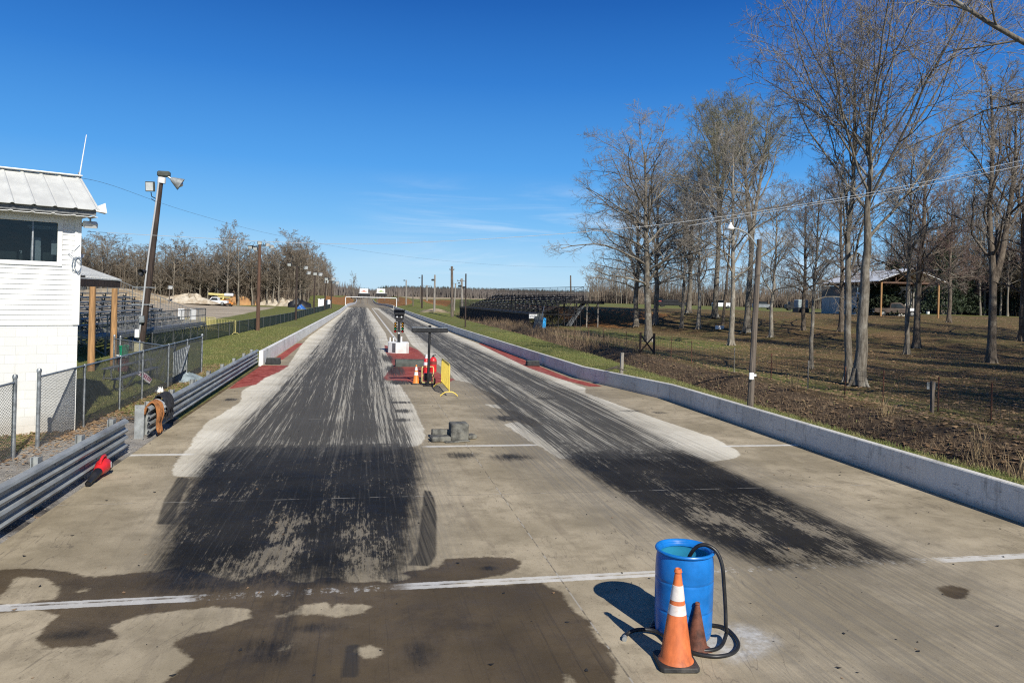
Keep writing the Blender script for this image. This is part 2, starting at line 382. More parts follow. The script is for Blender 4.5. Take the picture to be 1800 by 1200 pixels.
v = g.geo(); n1 = g.noise(v, .55, 5, .6); n2 = g.noise(v, 3.5, 5, .7); n3 = g.noise(v, 22, 4, .7); n4 = g.noise(v, .12, 4, .6)
mixn = g.add(g.mul(n1, .5), g.mul(n2, .5)); n5 = g.noise(v, 75, 3, .6)
def wsm(name, k=.9): return g.sm(g.add(g.attr(name), g.mul(g.sub(mixn, .5), k)), .35, .62)
soil = g.mix(g.sm(n2, .3, .7), (.085, .058, .036), (.165, .115, .070))
c = soil
leafc = g.mix(g.sm(n3, .38, .66), (.066, .041, .019), (.285, .185, .090)); leafc = g.mix(g.mul(g.sm(n5, .6, .75), .5), leafc, (.42, .31, .19))
leafc = g.mix(g.sm(g.add(g.mul(n1, .6), g.mul(n4, .4)), .40, .60), g.mix(.52, leafc, (.085, .098, .030)), leafc); leafc = g.mix(g.mul(g.sm(g.noise(v, 1.1, 6, .7, .5), .52, .66), .6), leafc, (.042, .026, .014))
c = g.mix(wsm('w_leaf'), c, leafc)
grassc = g.mix(g.sm(n3, .3, .7), (.062, .088, .017), (.185, .205, .052)); grassc = g.mix(g.sm(n2, .48, .72), grassc, (.34, .275, .125)); grassc = g.mix(g.mul(g.sm(n4, .4, .65), .6), grassc, (.18, .165, .062))
c = g.mix(wsm('w_grass'), c, grassc)
c = g.mix(wsm('w_ditch', .7), c, g.mix(g.sm(n3, .35, .7), (.065, .044, .027), (.18, .125, .075)))
grav = g.mix(g.sm(n5, .35, .65), (.17, .16, .145), (.43, .40, .36)); grav = g.mix(g.sm(n1, .5, .62), grav, (.075, .066, .058)); grav = g.mix(g.mul(g.sm(n2, .58, .7), .7), grav, (.38, .24, .12))
c = g.mix(wsm('w_gravel', .7), c, grav)
lotc = g.mix(g.sm(g.noise(g.scale(v, (.25, 2.2, 1)), .12, 5, .6), .35, .68), (.32, .265, .195), (.50, .42, .315))
c = g.mix(wsm('w_lot', .35), c, lotc)
c = g.mix(wsm('w_tan', .5), c, g.mix(g.sm(n1, .35, .65), (.30, .22, .13), (.52, .42, .28)))
c = g.mix(wsm('w_clay', .6), c, g.mix(g.sm(n2, .35, .65), (.16, .075, .03), (.40, .20, .07)))
g.put(p.inputs['Base Color'], c); p.inputs['Roughness'].default_value = .95; p.inputs['Specular IOR Level'].default_value = .15
g.put(p.inputs['Normal'], g.bump(g.add(n3, g.mul(n2, 1.5)), .6, .05))
me = array_mesh('ground', V, F, gm, 180)
for k, a in W.items():
    at_ = me.attributes.new(k, 'FLOAT', 'POINT'); at_.data.foreach_set('value', np.clip(a, 0, 1).astype(np.float32).ravel())
tag(link('ground', me), kind='structure')
# ------------------------------------------------------------------ the strip
ys = [2.0]
while ys[-1] < 640: ys.append(ys[-1]+max(.045, .0075*ys[-1]))
ys = np.array(ys); ts = np.linspace(0, 1, 230)
YT = np.repeat(ys[:, None], len(ts), 1); XL, XR = xl(ys), xr(ys); XT = XL[:, None]+(XR-XL)[:, None]*ts[None, :]
ZT = np.repeat(ztrack(ys)[:, None], len(ts), 1)
def sdf(poly, x, y):
    """signed distance, positive inside"""
    P = np.array(poly, float); d = np.full(x.shape, 1e9); ins = np.zeros(x.shape, bool)
    for (ax, ay), (bx, by) in zip(P, np.roll(P, -1, 0)):
        ex, ey = bx-ax, by-ay; wx, wy = x-ax, y-ay
        t = np.clip((wx*ex+wy*ey)/(ex*ex+ey*ey+1e-12), 0, 1)
        d = np.minimum(d, (wx-ex*t)**2+(wy-ey*t)**2)
        cnd = ((ay <= y) & (by > y)) | ((by <= y) & (ay > y))
        with np.errstate(divide='ignore', invalid='ignore'): xi = ax+(y-ay)/(by-ay+1e-15)*ex
        ins ^= cnd & (x < xi)
    d = np.sqrt(d); return np.clip(np.where(ins, d, -d), -1.5, 1.5)
Z1 = lambda L: [G(a/2, 760+b/2) for a, b in L]
PX = lambda L: [G(a, b) for a, b in L]
union = lambda *a: np.maximum.reduce(a)
near = (YT < 34)
def sd(poly): return sdf(poly, XT, YT)
wet = sd(Z1([(-60, 488), (70, 478), (160, 480), (230, 490), (330, 508), (440, 495), (560, 487), (640, 470), (750, 500), (850, 530), (890, 505), (960, 480), (1010, 520), (1080, 528), (1150, 505), (1230, 525), (1380, 525), (1440, 508), (1400, 490), (1540, 472), (1560, 445), (1640, 440), (1720, 435), (1800, 440), (1832, 455), (1820, 480), (1760, 500), (1640, 522), (1520, 545), (1680, 540), (1900, 527), (1970, 560), (2000, 610), (2070, 660), (2090, 710), (2140, 760), (2170, 820), (2160, 880), (2150, 960), (540, 960), (565, 880), (680, 800), (610, 750), (640, 720), (760, 690), (880, 650), (870, 620), (750, 610), (500, 640), (380, 680), (425, 715), (330, 750), (170, 755), (130, 730), (150, 690), (210, 640), (120, 620), (-60, 640)]))
for isl in ([(-60, 585), (0, 575), (60, 505), (150, 510), (215, 545), (190, 585), (60, 602), (-60, 606)], [(265, 560), (300, 545), (318, 548), (300, 562)],
            [(975, 645), (1060, 610), (1140, 597), (1170, 615), (1185, 600), (1300, 607), (1290, 632), (1190, 648), (1100, 640)],
            [(980, 765), (1000, 748), (1030, 745), (1010, 762)], [(1250, 760), (1300, 745), (1345, 760), (1335, 785), (1290, 795)], [(1985, 850), (2000, 852), (2040, 890), (1985, 890)]):
    wet = np.minimum(wet, -sd(Z1(isl)))
wet = union(wet, sd(PX([(1648, 1032), (1670, 1027), (1690, 1032), (1705, 1034), (1700, 1050), (1680, 1053), (1660, 1046)])))
far_l = [(-3.9, 60), (-3.3, 130), (-3.3, 190), (1.7, 190), (2.0, 130), (2.2, 66), (2.0, 55)]
prep = sd(PX([(306, 836), (303, 824), (315, 803), (330, 790), (345, 765), (365, 740), (382, 732), (423, 706), (426, 686), (455, 670), (470, 655), (505, 645), (530, 606)])+far_l
          + PX([(690, 612), (684, 625), (690, 640), (684, 655), (676, 668), (702, 676), (712, 690), (728, 714), (736, 735), (745, 752), (747, 772), (735, 783), (690, 790), (600, 800), (480, 812), (420, 838), (345, 838)]))
prep = union(prep, sd(PX([(985, 806), (962, 792), (940, 780), (920, 768), (905, 758), (886, 745), (908, 741), (940, 750), (955, 745), (905, 722), (868, 716), (850, 710), (885, 711), (900, 704), (850, 685), (825, 672), (800, 668), (790, 655)])
                      + [(3.3, 60), (3.2, 130), (3.0, 190), (8.0, 190), (8.1, 120), (8.3, 68)] + PX([(838, 603), (900, 632), (960, 656), (1030, 682), (1028, 690), (1062, 702), (1100, 716), (1170, 741), (1250, 767), (1293, 790), (1302, 799), (1290, 806), (1240, 812), (1100, 806)])))
def lane(y, x, ly, a, b, soft):
    A, B = np.interp(y, ly, a), np.interp(y, ly, b); return smooth((x-A)/soft+.5)*smooth((B-x)/soft+.5)
rl = lane(YT, XT, [8, 8.7, 9.7, 13.5, 16.3, 28, 54, 105, 190], [-2.2, -2.3, -2.45, -2.85, -3.0, -2.85, -2.65, -3.0, -2.5], [.7, .75, .75, 1.1, 1.3, 1.15, 1.4, 1.2, 1.4], 1.0)
rr_ = lane(YT, XT, [8, 9, 12, 15, 20, 25, 34, 55, 100, 190], [5.2, 5.0, 4.6, 4.35, 4.15, 4.35, 4.2, 4.5, 4.8, 4.2], [7.8, 7.5, 7.45, 7.45, 7.6, 8.0, 7.8, 7.7, 7.5, 7.2], 1.0)
pl = np.interp(YT, [8.5, 9.0, 9.9, 11.5, 13, 16.3, 17.2, 24, 60, 150, 185, 215], [0, .62, .84, .94, 1.0, 1.0, .63, .60, .62, .62, .58, .12])
pr = np.interp(YT, [8.3, 8.8, 9.6, 11.5, 13, 15.0, 16, 24, 60, 150, 185, 215], [.12, .70, .86, .95, 1.0, 1.0, .64, .62, .62, .62, .58, .12])
rub = np.maximum(rl*(pl-.05*smooth((12.6-YT)/2.5)*(np.exp(-((XT+1.05-.03*(YT-10))/.42)**2)+np.exp(-((XT-.12-.03*(YT-10))/.34)**2))+.13*smooth((YT-17)/2)*(np.exp(-((XT+1.5)/.5)**2)+np.exp(-((XT-.15)/.55)**2))),
                 rr_*(pr-.05*smooth((12.5-YT)/3)*(np.exp(-((XT-5.75)/.35)**2)+np.exp(-((XT-6.75)/.3)**2))+.12*smooth((YT-17)/2)*(np.exp(-((XT-5.2)/.5)**2)+np.exp(-((XT-6.9)/.5)**2))))
hazeL = lane(YT, XT, [5, 8.7, 13.5, 16.3, 28, 54, 190], [-2.4, -2.5, -3.0, -3.2, -3.2, -3.0, -2.9], [1.0, 1.1, 1.6, 1.5, 1.6, 1.8, 1.6], 1.3)*np.interp(YT, [6.5, 8.5, 10, 16, 30, 190], [0, .25, .8, 1, .9, .8])
hazeR = lane(YT, XT, [3, 8.6, 12, 15, 24, 60, 190], [2.9, 4.1, 3.3, 3.2, 3.6, 4.0, 3.8], [7.2, 8.2, 8.1, 8.0, 8.4, 8.0, 7.6], 1.6)*np.interp(YT, [3, 7, 8.6, 12, 16, 30, 190], [.75, .75, .7, .9, 1, .9, .8])
scuff = smooth((12.8-YT)/2.2)*np.maximum.reduce([np.exp(-((XT+1.05-.03*(YT-10))/.48)**2), np.exp(-((XT-.10-.03*(YT-10))/.38)**2), np.exp(-((XT-5.75+.16*(YT-10))/.40)**2), np.exp(-((XT-6.75+.10*(YT-10))/.32)**2), 0*XT])
haze_ = np.maximum(hazeL, hazeR)
# faint tyre haze this side of the start line in the right lane, and worn-in side bands
rub = np.maximum(rub, lane(YT, XT, [3, 8.6], [3.6, 5.0], [6.6, 7.9], 1.2)*np.interp(YT, [4, 7, 8.6], [.16, .22, .26]))
rub = np.maximum(rub, .62*np.exp(-((XT+.75)/.38)**2-((YT-7.35)/.42)**2)); rub = np.maximum(rub, .60*np.exp(-((XT-.62)/.20)**2-((YT-7.05)/.40)**2)); rub = np.maximum(rub, .55*np.exp(-((XT+.35)/.5)**2-((YT-7.75)/.16)**2)); rub = np.maximum(rub, .46*lane(YT, XT, [6, 9], [-.95, -.75], [-.72, -.45], .16)*smooth((YT-6.9)/.5)*smooth((9.4-YT)/.4))
for px_, py_, sx, sy, k in [(565, 720, .5, .35, .8), (672, 780, .6, .25, .8), (555, 772, .35, .2, .75), (700, 707, .5, .28, .85), (706, 722, .35, .5, .8), (700, 738, .45, .4, .8), (700, 672, .5, .7, .9), (905, 735, .9, .5, .95), (960, 700, 1.0, .6, .9), (905, 705, .5, .5, .85), (1110, 722, .5, .22, .7), (812, 800, .5, .42, .66), (900, 803, .6, .42, .68), (1160, 725, .25, .3, .7), (405, 702, .25, .35, .75), (470, 780, .2, .25, .7), (680, 630, .5, 3, .8), (690, 650, .6, 2.5, .85), (890, 657, .5, 2, .6), (120, 1115, .35, .16, .6), (690, 1020, .2, .12, .7), (860, 998, .15, .1, .7), (335, 1010, .25, .2, .9), (870, 655, .6, 1.2, .7)]:
    cx, cy = G(px_, py_); rub = np.maximum(rub, k*np.exp(-((XT-cx)/sx)**2-((YT-cy)/sy)**2))
patch = union(sd(PX([(312, 837), (334, 840), (318, 880), (305, 921), (274, 921), (287, 880)])), sd(Z1([(1490, 200), (1515, 205), (1530, 240), (1537, 300), (1535, 430), (1512, 470), (1430, 466), (1465, 420), (1478, 300)])),
              sd(Z1([(1215, 745), (1265, 742), (1262, 860), (1198, 860)])))
red = union(sd(PX([(400, 684), (430, 660), (456, 642), (508, 642), (492, 653), (466, 664), (450, 676)])), sd(PX([(478, 633), (505, 614), (522, 603), (533, 603), (515, 618), (497, 632)])),
            sd(PX([(672, 667), (680, 655), (692, 644), (678, 620), (675, 606), (686, 609), (721, 609), (735, 615), (750, 629), (756, 644), (770, 655), (800, 667), (784, 674), (753, 675)])),
            sd(PX([(840, 603), (852, 603), (930, 636), (1000, 664), (1062, 679), (1035, 679), (985, 666), (930, 647), (880, 623)])))
spill = union(sd(PX([(1270, 1110), (1300, 1100), (1340, 1112), (1355, 1122), (1345, 1140), (1320, 1152), (1290, 1160), (1255, 1145), (1240, 1120)])), -.75*np.ones_like(XT))
median = lane(YT, XT, [30, 48, 66, 120, 200], [2.0, 2.65, 2.7, 2.72, 2.7], [3.0, 3.4, 3.9, 3.9, 3.6], .1)*smooth((YT-47)/2)*smooth((190-YT)/30)
I = np.arange(XT.size).reshape(XT.shape); F = np.stack([I[:-1, :-1], I[:-1, 1:], I[1:, 1:], I[1:, :-1]], -1).reshape(-1, 4)
V = np.stack([XT, YT, ZT], -1).reshape(-1, 3)
# slab edges go down into the ground
e0, e1 = I[:, 0], I[:, -1]; nv = len(V)
lo0, lo1 = V[e0]-[0, 0, .3], V[e1]-[0, 0, .3]; V = np.concatenate([V, lo0, lo1])
j0 = nv+np.arange(len(ys)); j1 = j0+len(ys)
F = np.concatenate([F, np.stack([e0[:-1], e0[1:], j0[1:], j0[:-1]], -1), np.stack([e1[1:], e1[:-1], j1[:-1], j1[1:]], -1)])
tm = bpy.data.materials.new('drag_strip_surface'); tm.use_nodes = True; g = NT(tm.node_tree); p = g.n['Principled BSDF']
v = g.geo(); x, y, z = g.sep(v)
n1 = g.noise(v, .45, 5, .6); n2 = g.noise(v, 2.3, 6, .68); n3 = g.noise(v, 11, 5, .7); n4 = g.noise(v, 70, 3, .7)
wob = g.mul(g.sub(g.noise(g.comb(0, g.mul(y, .03), g.mul(x, .2)), 1.0, 2), .5), .35)
def streak(fx, fy, shear, seed, det=5, r=.7): return g.noise(g.comb(g.mul(g.add(g.add(x, wob), g.mul(y, shear)), fx), g.mul(y, fy), seed), 1.0, det, r)
s1 = streak(5.5, .05, .004, 0, 6, .78); s2 = streak(16, .11, -.014, 5, 5, .75); s3 = streak(30, .5, .022, 9, 4, .75); s4 = streak(3.2, .025, 0, 17, 3, .6)
sw = g.noise(g.comb(g.mul(x, 9), g.mul(y, 2.2), 3), 1.0, 6, .75)           # short scuffs
def seg(u, a, b, s=.05): return g.mul(g.sm(u, a-s, a+s), g.sub(1.0, g.sm(u, b-s, b+s)))
# base concrete
base = g.mix(g.sm(n1, .35, .65), (.300, .250, .168), (.480, .405, .285))
base = g.mix(g.mul(g.sm(n2, .42, .7), .55), base, (.200, .165, .112))
base = g.mix(g.mul(g.sm(n4, .58, .72), .35), base, (.55, .47, .36))
base = g.mix(g.mul(g.sm(n4, .42, .28), .3), base, (.12, .10, .08))
sp = g.vor(g.add(v, 0), 3.1); base = g.mix(g.mul(g.sub(1.0, g.sm(g.add(sp, g.mul(n3, .12)), .09, .14)), g.sm(n2, .52, .6)), base, (.085, .07, .055))
sp2 = g.vor(g.scale(v, (1, .8, 1)), 8.5); base = g.mix(g.mul(g.mul(g.sub(1.0, g.sm(g.add(sp2, g.mul(n3, .10)), .10, .15)), g.sm(n1, .46, .56)), .75), base, (.10, .082, .06))
sp3 = g.vor(v, 23); base = g.mix(g.mul(g.sub(1.0, g.sm(sp3, .10, .17)), g.mul(g.sm(n2, .45, .6), .8)), base, (.13, .105, .075))
cr = g.noise(g.comb(g.add(g.mul(x, .8), g.mul(g.math('SINE', g.mul(y, .45)), .6)), g.mul(y, .12), 71), 3.0, 3, .6); base = g.mix(g.mul(g.mul(seg(cr, .496, .504, .004), g.sm(g.noise(v, .35, 3), .5, .58)), .55), base, (.12, .10, .08))
base = g.mix(g.mul(g.sm(streak(4, .3, .06, 30), .52, .72), .45), base, (.19, .155, .115))
base = g.mix(g.mul(g.sm(g.noise(v, 34, 4, .75), .56, .70), .55), base, (.135, .108, .075))
base = g.mix(g.mul(g.sm(g.noise(g.scale(v, (1, .35, 1)), 5.5, 6, .78), .55, .70), .5), base, (.17, .138, .095))
base = g.mix(g.mul(g.sm(g.noise(v, .9, 6, .7, .8), .56, .66), .35), base, (.46, .39, .27))
base = g.mix(g.mul(g.sm(y, 20, 30), .45), base, g.mix(n2, (.20, .165, .118), (.31, .26, .185)))
# glue-prepped pale concrete
edge = g.add(g.mul(g.sub(n2, .5), .55), g.mul(g.sub(n3, .5), .16))
prepf = g.sm(g.add(g.attr('a_prep'), g.mul(edge, .45)), -.03, .03)
prepc = g.mix(g.sm(n1, .35, .68), (.60, .55, .44), (.78, .73, .61))
prepc = g.mix(g.mul(g.sm(n2, .5, .72), .45), prepc, (.44, .385, .31)); prepc = g.mix(g.mul(g.sm(s2, .52, .75), .35), prepc, (.36, .32, .26))
prepc = g.mix(g.mul(g.sm(y, 205, 330), .6), prepc, (.40, .35, .28))
c = g.mix(prepf, base, prepc)
c = g.mix(g.mul(g.attr('a_median'), .9), c, g.mix(n2, (.22, .185, .13), (.36, .305, .22)))
# painted red pads
redf = g.sm(g.add(g.attr('a_red'), g.mul(edge, .35)), -.04, .05); redf = g.mul(redf, g.sub(1.0, g.mul(g.sm(n3, .58, .72), .55)))
redc = g.mix(g.sm(n2, .35, .65), (.23, .042, .032), (.40, .105, .085)); c = g.mix(redf, c, redc)
# rubber dust round the lanes
hzf = g.mul(g.attr('a_haze'), g.add(.12, g.mul(g.sm(g.add(g.mul(s2, .5), g.mul(s3, .5)), .40, .60), .62)))
c = g.mix(hzf, c, g.mix(g.sm(n2, .3, .7), (.125, .118, .108), (.20, .187, .165)))
# wet concrete
wetf = g.sm(g.add(g.attr('a_wet'), g.add(g.mul(edge, .20), g.mul(g.sub(g.noise(v, 7, 5, .7), .5), .16))), -.035, .03)
wetc = g.mix(g.sm(n1, .3, .7), (.072, .053, .030), (.132, .098, .058)); wetc = g.mix(g.mul(g.sm(n3, .5, .7), .4), wetc, (.066, .047, .026))
wetc = g.mix(g.mul(g.sm(g.noise(v, .75, 6, .7, .6), .50, .66), .6), wetc, (.050, .038, .026)); wetc = g.mix(g.mul(g.sm(g.noise(v, .5, 4, .6, .3), .56, .70), .5), wetc, (.22, .175, .115))
wetc = g.mix(g.mul(g.sm(g.add(g.mul(s2, .6), g.mul(s3, .4)), .52, .66), .55), wetc, (.040, .033, .026)); wetc = g.mix(g.mul(g.sm(n4, .56, .72), .3), wetc, (.21, .17, .12))
c = g.mix(wetf, c, wetc)
# pale glue spilt beside the drum
spf = g.sm(g.add(g.attr('a_spill'), g.mul(edge, .30)), -.16, .10); spl = g.mul(spf, g.add(.30, g.mul(g.sm(g.add(n2, g.mul(n3, .5)), .60, .90), .5)))
c = g.mix(spl, c, g.mix(g.sm(n3, .35, .65), (.40, .40, .40), (.60, .60, .59)))
for (ax, ay, dx_, w_) in (): pass
# white lines
jag = g.mul(g.sub(n3, .5), .05)
def hl(y0, hw, a, b, fade=.15): return g.mul(seg(g.add(y, jag), y0-hw, y0+hw, .008), seg(g.add(x, g.mul(g.sub(n2, .5), .8)), a, b, fade))
wear = g.sm(g.add(s3, g.mul(n3, .6)), .52, .66)
lines = hl(8.69, .095, -6, -1.75, .12)
for a in (hl(8.71, .095, .55, 4.3), hl(8.66, .09, 7.75, 12, .2), hl(16.31, .085, -6, -3.35), hl(16.76, .085, 1.55, 4.05), hl(16.30, .085, 8.5, 12)): lines = g.math('MAXIMUM', lines, a)
gap = g.mul(seg(y, 8.70, 8.735, .008), g.sub(1.0, g.sm(y, 10, 11)))
lines = g.mul(lines, g.sub(1.0, g.mul(gap, g.sm(n2, .4, .6)))); lines = g.mul(lines, g.sub(1.0, g.mul(wear, .35)))
fl_ = g.mul(g.mul(hl(8.70, .09, -1.9, 8), g.sm(g.add(g.mul(n3, .5), g.mul(sw, .5)), .50, .60)), .45); lines = g.math('MAXIMUM', lines, fl_)
cl = g.mul(g.mul(seg(x, 2.62, 2.80, .02), seg(y, 50, 188, 2)), g.sub(1.0, g.mul(wear, .3))); lines = g.math('MAXIMUM', lines, cl)
c = g.mix(lines, c, g.mix(g.sm(n2, .3, .7), (.80, .79, .76), (.66, .65, .61)))
# rubber
nearf = g.sub(1.0, g.sm(g.add(g.add(y, g.mul(g.sub(n2, .5), 1.2)), g.add(g.mul(g.sub(s2, .5), 7.0), g.mul(x, .07))), 15.0, 18.3))
ra = g.attr('a_rub')
str_ = g.add(g.add(g.mul(g.sub(s1, .5), 1.2), g.mul(g.sub(s2, .5), 1.1)), g.add(g.mul(g.sub(s3, .5), .7), g.mul(g.sub(s4, .5), .9)))
strn = g.add(g.add(g.mul(g.sub(sw, .5), .95), g.mul(g.sub(n2, .5), .55)), g.add(g.add(g.mul(g.sub(s2, .5), 1.0), g.mul(g.sub(s3, .5), .6)), g.mul(g.sub(n3, .5), .35)))
stt = g.add(g.mul(nearf, strn), g.mul(g.sub(1.0, nearf), str_))
rfn = g.sm(g.add(g.mul(ra, 1.02), g.mul(strn, g.mul(g.sm(ra, .08, .5), .60))), .14, .80)
fl1 = g.sm(g.add(g.mul(g.noise(g.comb(g.mul(g.add(x, wob), 17), g.mul(y, 3.4), 51), 1.0, 7, .8), .55), g.add(g.mul(s2, .25), g.mul(s3, .20))), .0, 1.0)
fl2 = g.sm(g.noise(g.comb(g.mul(x, 1.5), g.mul(y, .8), 57), 1.0, 4, .6), .40, .60)
fleck = g.sm(g.add(g.add(fl1, g.mul(g.sub(fl2, .5), .12)), g.mul(g.attr('a_scuff'), .15)), .575, .70)
rfn = g.mul(rfn, g.sub(1.0, g.mul(fleck, .68)))
rff = g.sm(g.add(ra, g.mul(stt, g.add(.10, g.mul(g.sm(ra, .05, .35), g.sub(1.15, g.mul(g.mul(g.sm(ra, .75, 1.0), nearf), .55)))))), .31, .70)
rff = g.math('MAXIMUM', rff, g.mul(g.sm(ra, .1, .6), .40)); rf = g.add(g.mul(nearf, rfn), g.mul(g.sub(1.0, nearf), rff))
rubc = g.mix(g.sm(n1, .35, .65), (.0105, .0098, .0085), (.024, .022, .019)); rubc = g.mix(g.mul(g.sm(g.add(g.mul(s2, .5), g.mul(s3, .5)), .50, .68), .55), rubc, (.075, .070, .062)); rubc = g.mix(g.mul(g.sm(g.noise(v, 1.3, 5, .65, .5), .52, .66), .5), rubc, (.010, .012, .018))
rubc = g.mix(g.sub(1.0, nearf), rubc, g.mix(g.sm(g.add(g.mul(s2, .55), g.mul(s3, .45)), .40, .62), (.014, .0135, .0135), (.075, .070, .062)))
c = g.mix(g.mul(rf, g.add(.90, g.mul(nearf, .08))), c, rubc)
# square-edged tyre stamps
pf = g.mul(g.sm(g.add(g.attr('a_patch'), g.mul(edge, .06)), -.02, .03), g.add(.70, g.mul(g.sm(streak(26, .2, .03, 40), .4, .62), .28)))
c = g.mix(pf, c, (.036, .033, .029))
# slab joints
jt = g.mul(seg(x, 2.455, 2.473, .004), g.sub(1.0, g.sm(y, 27, 28)))
for yj in (5.2, 12.62, 20.6, 28.2): jt = g.math('MAXIMUM', jt, seg(g.add(y, g.mul(x, .01)), yj-.009, yj+.009, .005))
jt = g.mul(jt, g.sm(n2, .36, .5)); c = g.mix(g.mul(jt, .65), c, g.mix(g.sm(n2, .5, .55), (.06, .055, .05), (.42, .40, .36)))
g.put(p.inputs['Base Color'], c)
rgh = g.lin(n2, .3, .7, .78, .95); rn = g.mix(g.mul(rf, g.add(.35, g.mul(nearf, .65))), rgh, g.lin(n3, .3, .7, .5, .8)); rn = g.mix(wetf, rn, g.mix(.75, rn, g.lin(n2, .35, .65, .38, .6)))
g.put(p.inputs['Roughness'], rn)
g.put(p.inputs['Specular IOR Level'], g.lin(g.mul(rf, nearf), 0, 1, .15, .10))
g.put(p.inputs['Normal'], g.bump(g.add(g.mul(n4, .6), g.mul(n3, .6)), .22, .012))
me = array_mesh('drag_strip', V, F, tm, 40)
ex = lambda A: np.concatenate([A.ravel(), A[:, 0], A[:, -1]])
for k, a in dict(a_prep=prep, a_wet=wet, a_rub=rub, a_red=red, a_patch=patch, a_spill=spill, a_median=median, a_haze=haze_, a_scuff=scuff).items():
    q = me.attributes.new(k, 'FLOAT', 'POINT'); q.data.foreach_set('value', ex(a).astype(np.float32))
tag(link('drag_strip', me), kind='structure')
# ------------------------------------------------------------------ left side: guardrails, wall, fences
def rail_section(mb, p0, p1, zc):
    """one W-beam, facing +x"""
    prof = [(-.156, .004), (-.118, .066), (-.078, .083), (-.03, .006), (.03, .006), (.078, .083), (.118, .066), (.156, .004)]
    (ax, ay), (bx, by) = p0, p1; n = len(prof)
    vs = [(x+d, y, zc+z) for (x, y) in ((ax, ay), (bx, by)) for z, d in prof]+[(x+d-.006, y, zc+z) for (x, y) in ((ax, ay), (bx, by)) for z, d in prof]
    fs = []
    for i in range(n-1):
        fs.append((i, n+i, n+i+1, i+1)); fs.append((2*n+i, 2*n+i+1, 3*n+i+1, 3*n+i)); fs.append((i, i+1, 2*n+i+1, 2*n+i)); fs.append((n+i, 3*n+i, 3*n+i+1, n+i+1))
    fs += [(0, 2*n, 3*n, n), (n-1, 2*n-1, 4*n-1, 3*n-1)]
    mb.addv(vs, fs)
def guardrail(label, y0, y1, xf, posts, plate=False):
    t = thing('guardrail', label, 'guardrail', (xf(y0), y0, 0), 0, 'steel guardrails along the left lane')
    for zc in (.235, .555):
        mb = MB(); y = y0
        while y < y1-.01:
            e = min(y+3.81, y1); rail_section(mb, (xf(y)+(.004 if int(y) % 2 else 0), y), (xf(e), e), zc); y = e
            if e < y1: mb.box((xf(e)+.012, e, zc+.0), (.010, .30, .05))
        o = mb.build('rail_beam', M['galv'], t, True)
        y = y0+.5
        while y < y1:
            bl = MB().lathe([(.0, .016), (.014, .014), (.016, 0)], 8, (xf(y)+.006-t.location.x, y-t.location.y, zc), Matrix.Rotation(rad(90), 3, 'Y')); bl.build('bolt', M['galvpost'], o); y += 1.9
    for y in posts:
        mb = MB(); x = xf(y)-.11; h = .77
        mb.box((x-.05, y, h/2-.1), (.012, .17, h+.2)); mb.box((x+.045, y, h/2-.1), (.012, .17, h+.2)); mb.box((x, y, h/2-.1), (.085, .012, h+.2))
        mb.build('post', M['galv'], t, True)
    if plate:
        mb = MB(); mb.bbox((xf(y0)-.15, y0-.03, .365), (.20, .014, .80), .004); mb.lathe([(0, .012), (.014, .01), (.015, 0)], 8, (xf(y0)-.2, y0-.037, .71), Matrix.Rotation(rad(90), 3, 'X'))
        mb.build('end_plate', M['galv'], t, True)
guardrail('nearest galvanised double W-beam guardrail beside the red leaf blower', 3.0, 16.55, lambda y: -4.72, [5.2, 8.0, 10.4, 12.6, 14.4, 16.1])
guardrail('farther galvanised double guardrail with clothes hung over its end', 18.1, 36.2, lambda y: -4.70, [18.6, 20.8, 23.2, 25.6, 28, 30.5, 33, 35.2], True)

def wall_run(label, pts, h, t, mname, side, name='concrete_wall', grp=None, dlabel=None, gap=6.0):
    """precast wall along pts (x,y of the lane face); side = +1 thickens to +x"""
    root = thing(name, label, 'wall', (pts[0][0], pts[0][1], float(ztrack(pts[0][1]))), 0, grp)
    for (ax, ay, ha), (bx, by, hb) in zip(pts[:-1], pts[1:]):
        L = math.hypot(bx-ax, by-ay); n = max(1, int(L/gap)) if ay < 70 else 1
        for k in range(n):
            f0, f1 = k/n+.006/L, (k+1)/n-.006/L
            P = [(ax+(bx-ax)*f, ay+(by-ay)*f, ha+(hb-ha)*f) for f in (f0, f1)]
            mb = MB(); c = .018; T = t*side; C = c*side
            vs = []
            for (x, y, hh) in P:
                z = float(ztrack(y)); vs += [(x-.02*side, y, z-.25), (x, y, z+hh-c), (x+C, y, z+hh), (x+T-C, y, z+hh), (x+T, y, z+hh-c), (x+T+.02*side, y, z-.25)]
            mb.addv(vs, [(i, i+1, 7+i, 6+i) for i in range(5)]+[tuple(range(6))[::-1], tuple(range(6, 12)), (0, 6, 11, 5)])
            mb.build('wall_section', M[mname], root, True, 25)
    return root
wm = bpy.data.materials.new('grey_white_weathered_wall_paint'); wm.use_nodes = True; g = NT(wm.node_tree); p = g.n['Principled BSDF']; v = g.geo(); x, y, z = g.sep(v)
wn1, wn2, wn3 = g.noise(v, .5, 5, .6), g.noise(g.scale(v, (3, 3, .7)), 2.2, 6, .72), g.noise(g.scale(v, (1, .55, 4)), 3.0, 6, .75)
c = g.mix(g.sm(wn1, .35, .65), (.56, .535, .475), (.70, .67, .60)); c = g.mix(g.mul(g.sm(wn2, .52, .68), .6), c, (.30, .285, .25))
c = g.mix(g.mul(g.sm(wn3, .57, .66), .55), c, (.16, .15, .14)); c = g.mix(g.mul(g.mul(g.sub(1.0, g.sm(g.add(z, g.mul(wn2, .22)), .12, .26)), g.sm(y, 210, 190)), .55), c, (.24, .20, .15)); c = g.mix(g.mul(g.sm(g.noise(v, 9, 5, .7), .62, .70), .6), c, (.78, .77, .74))
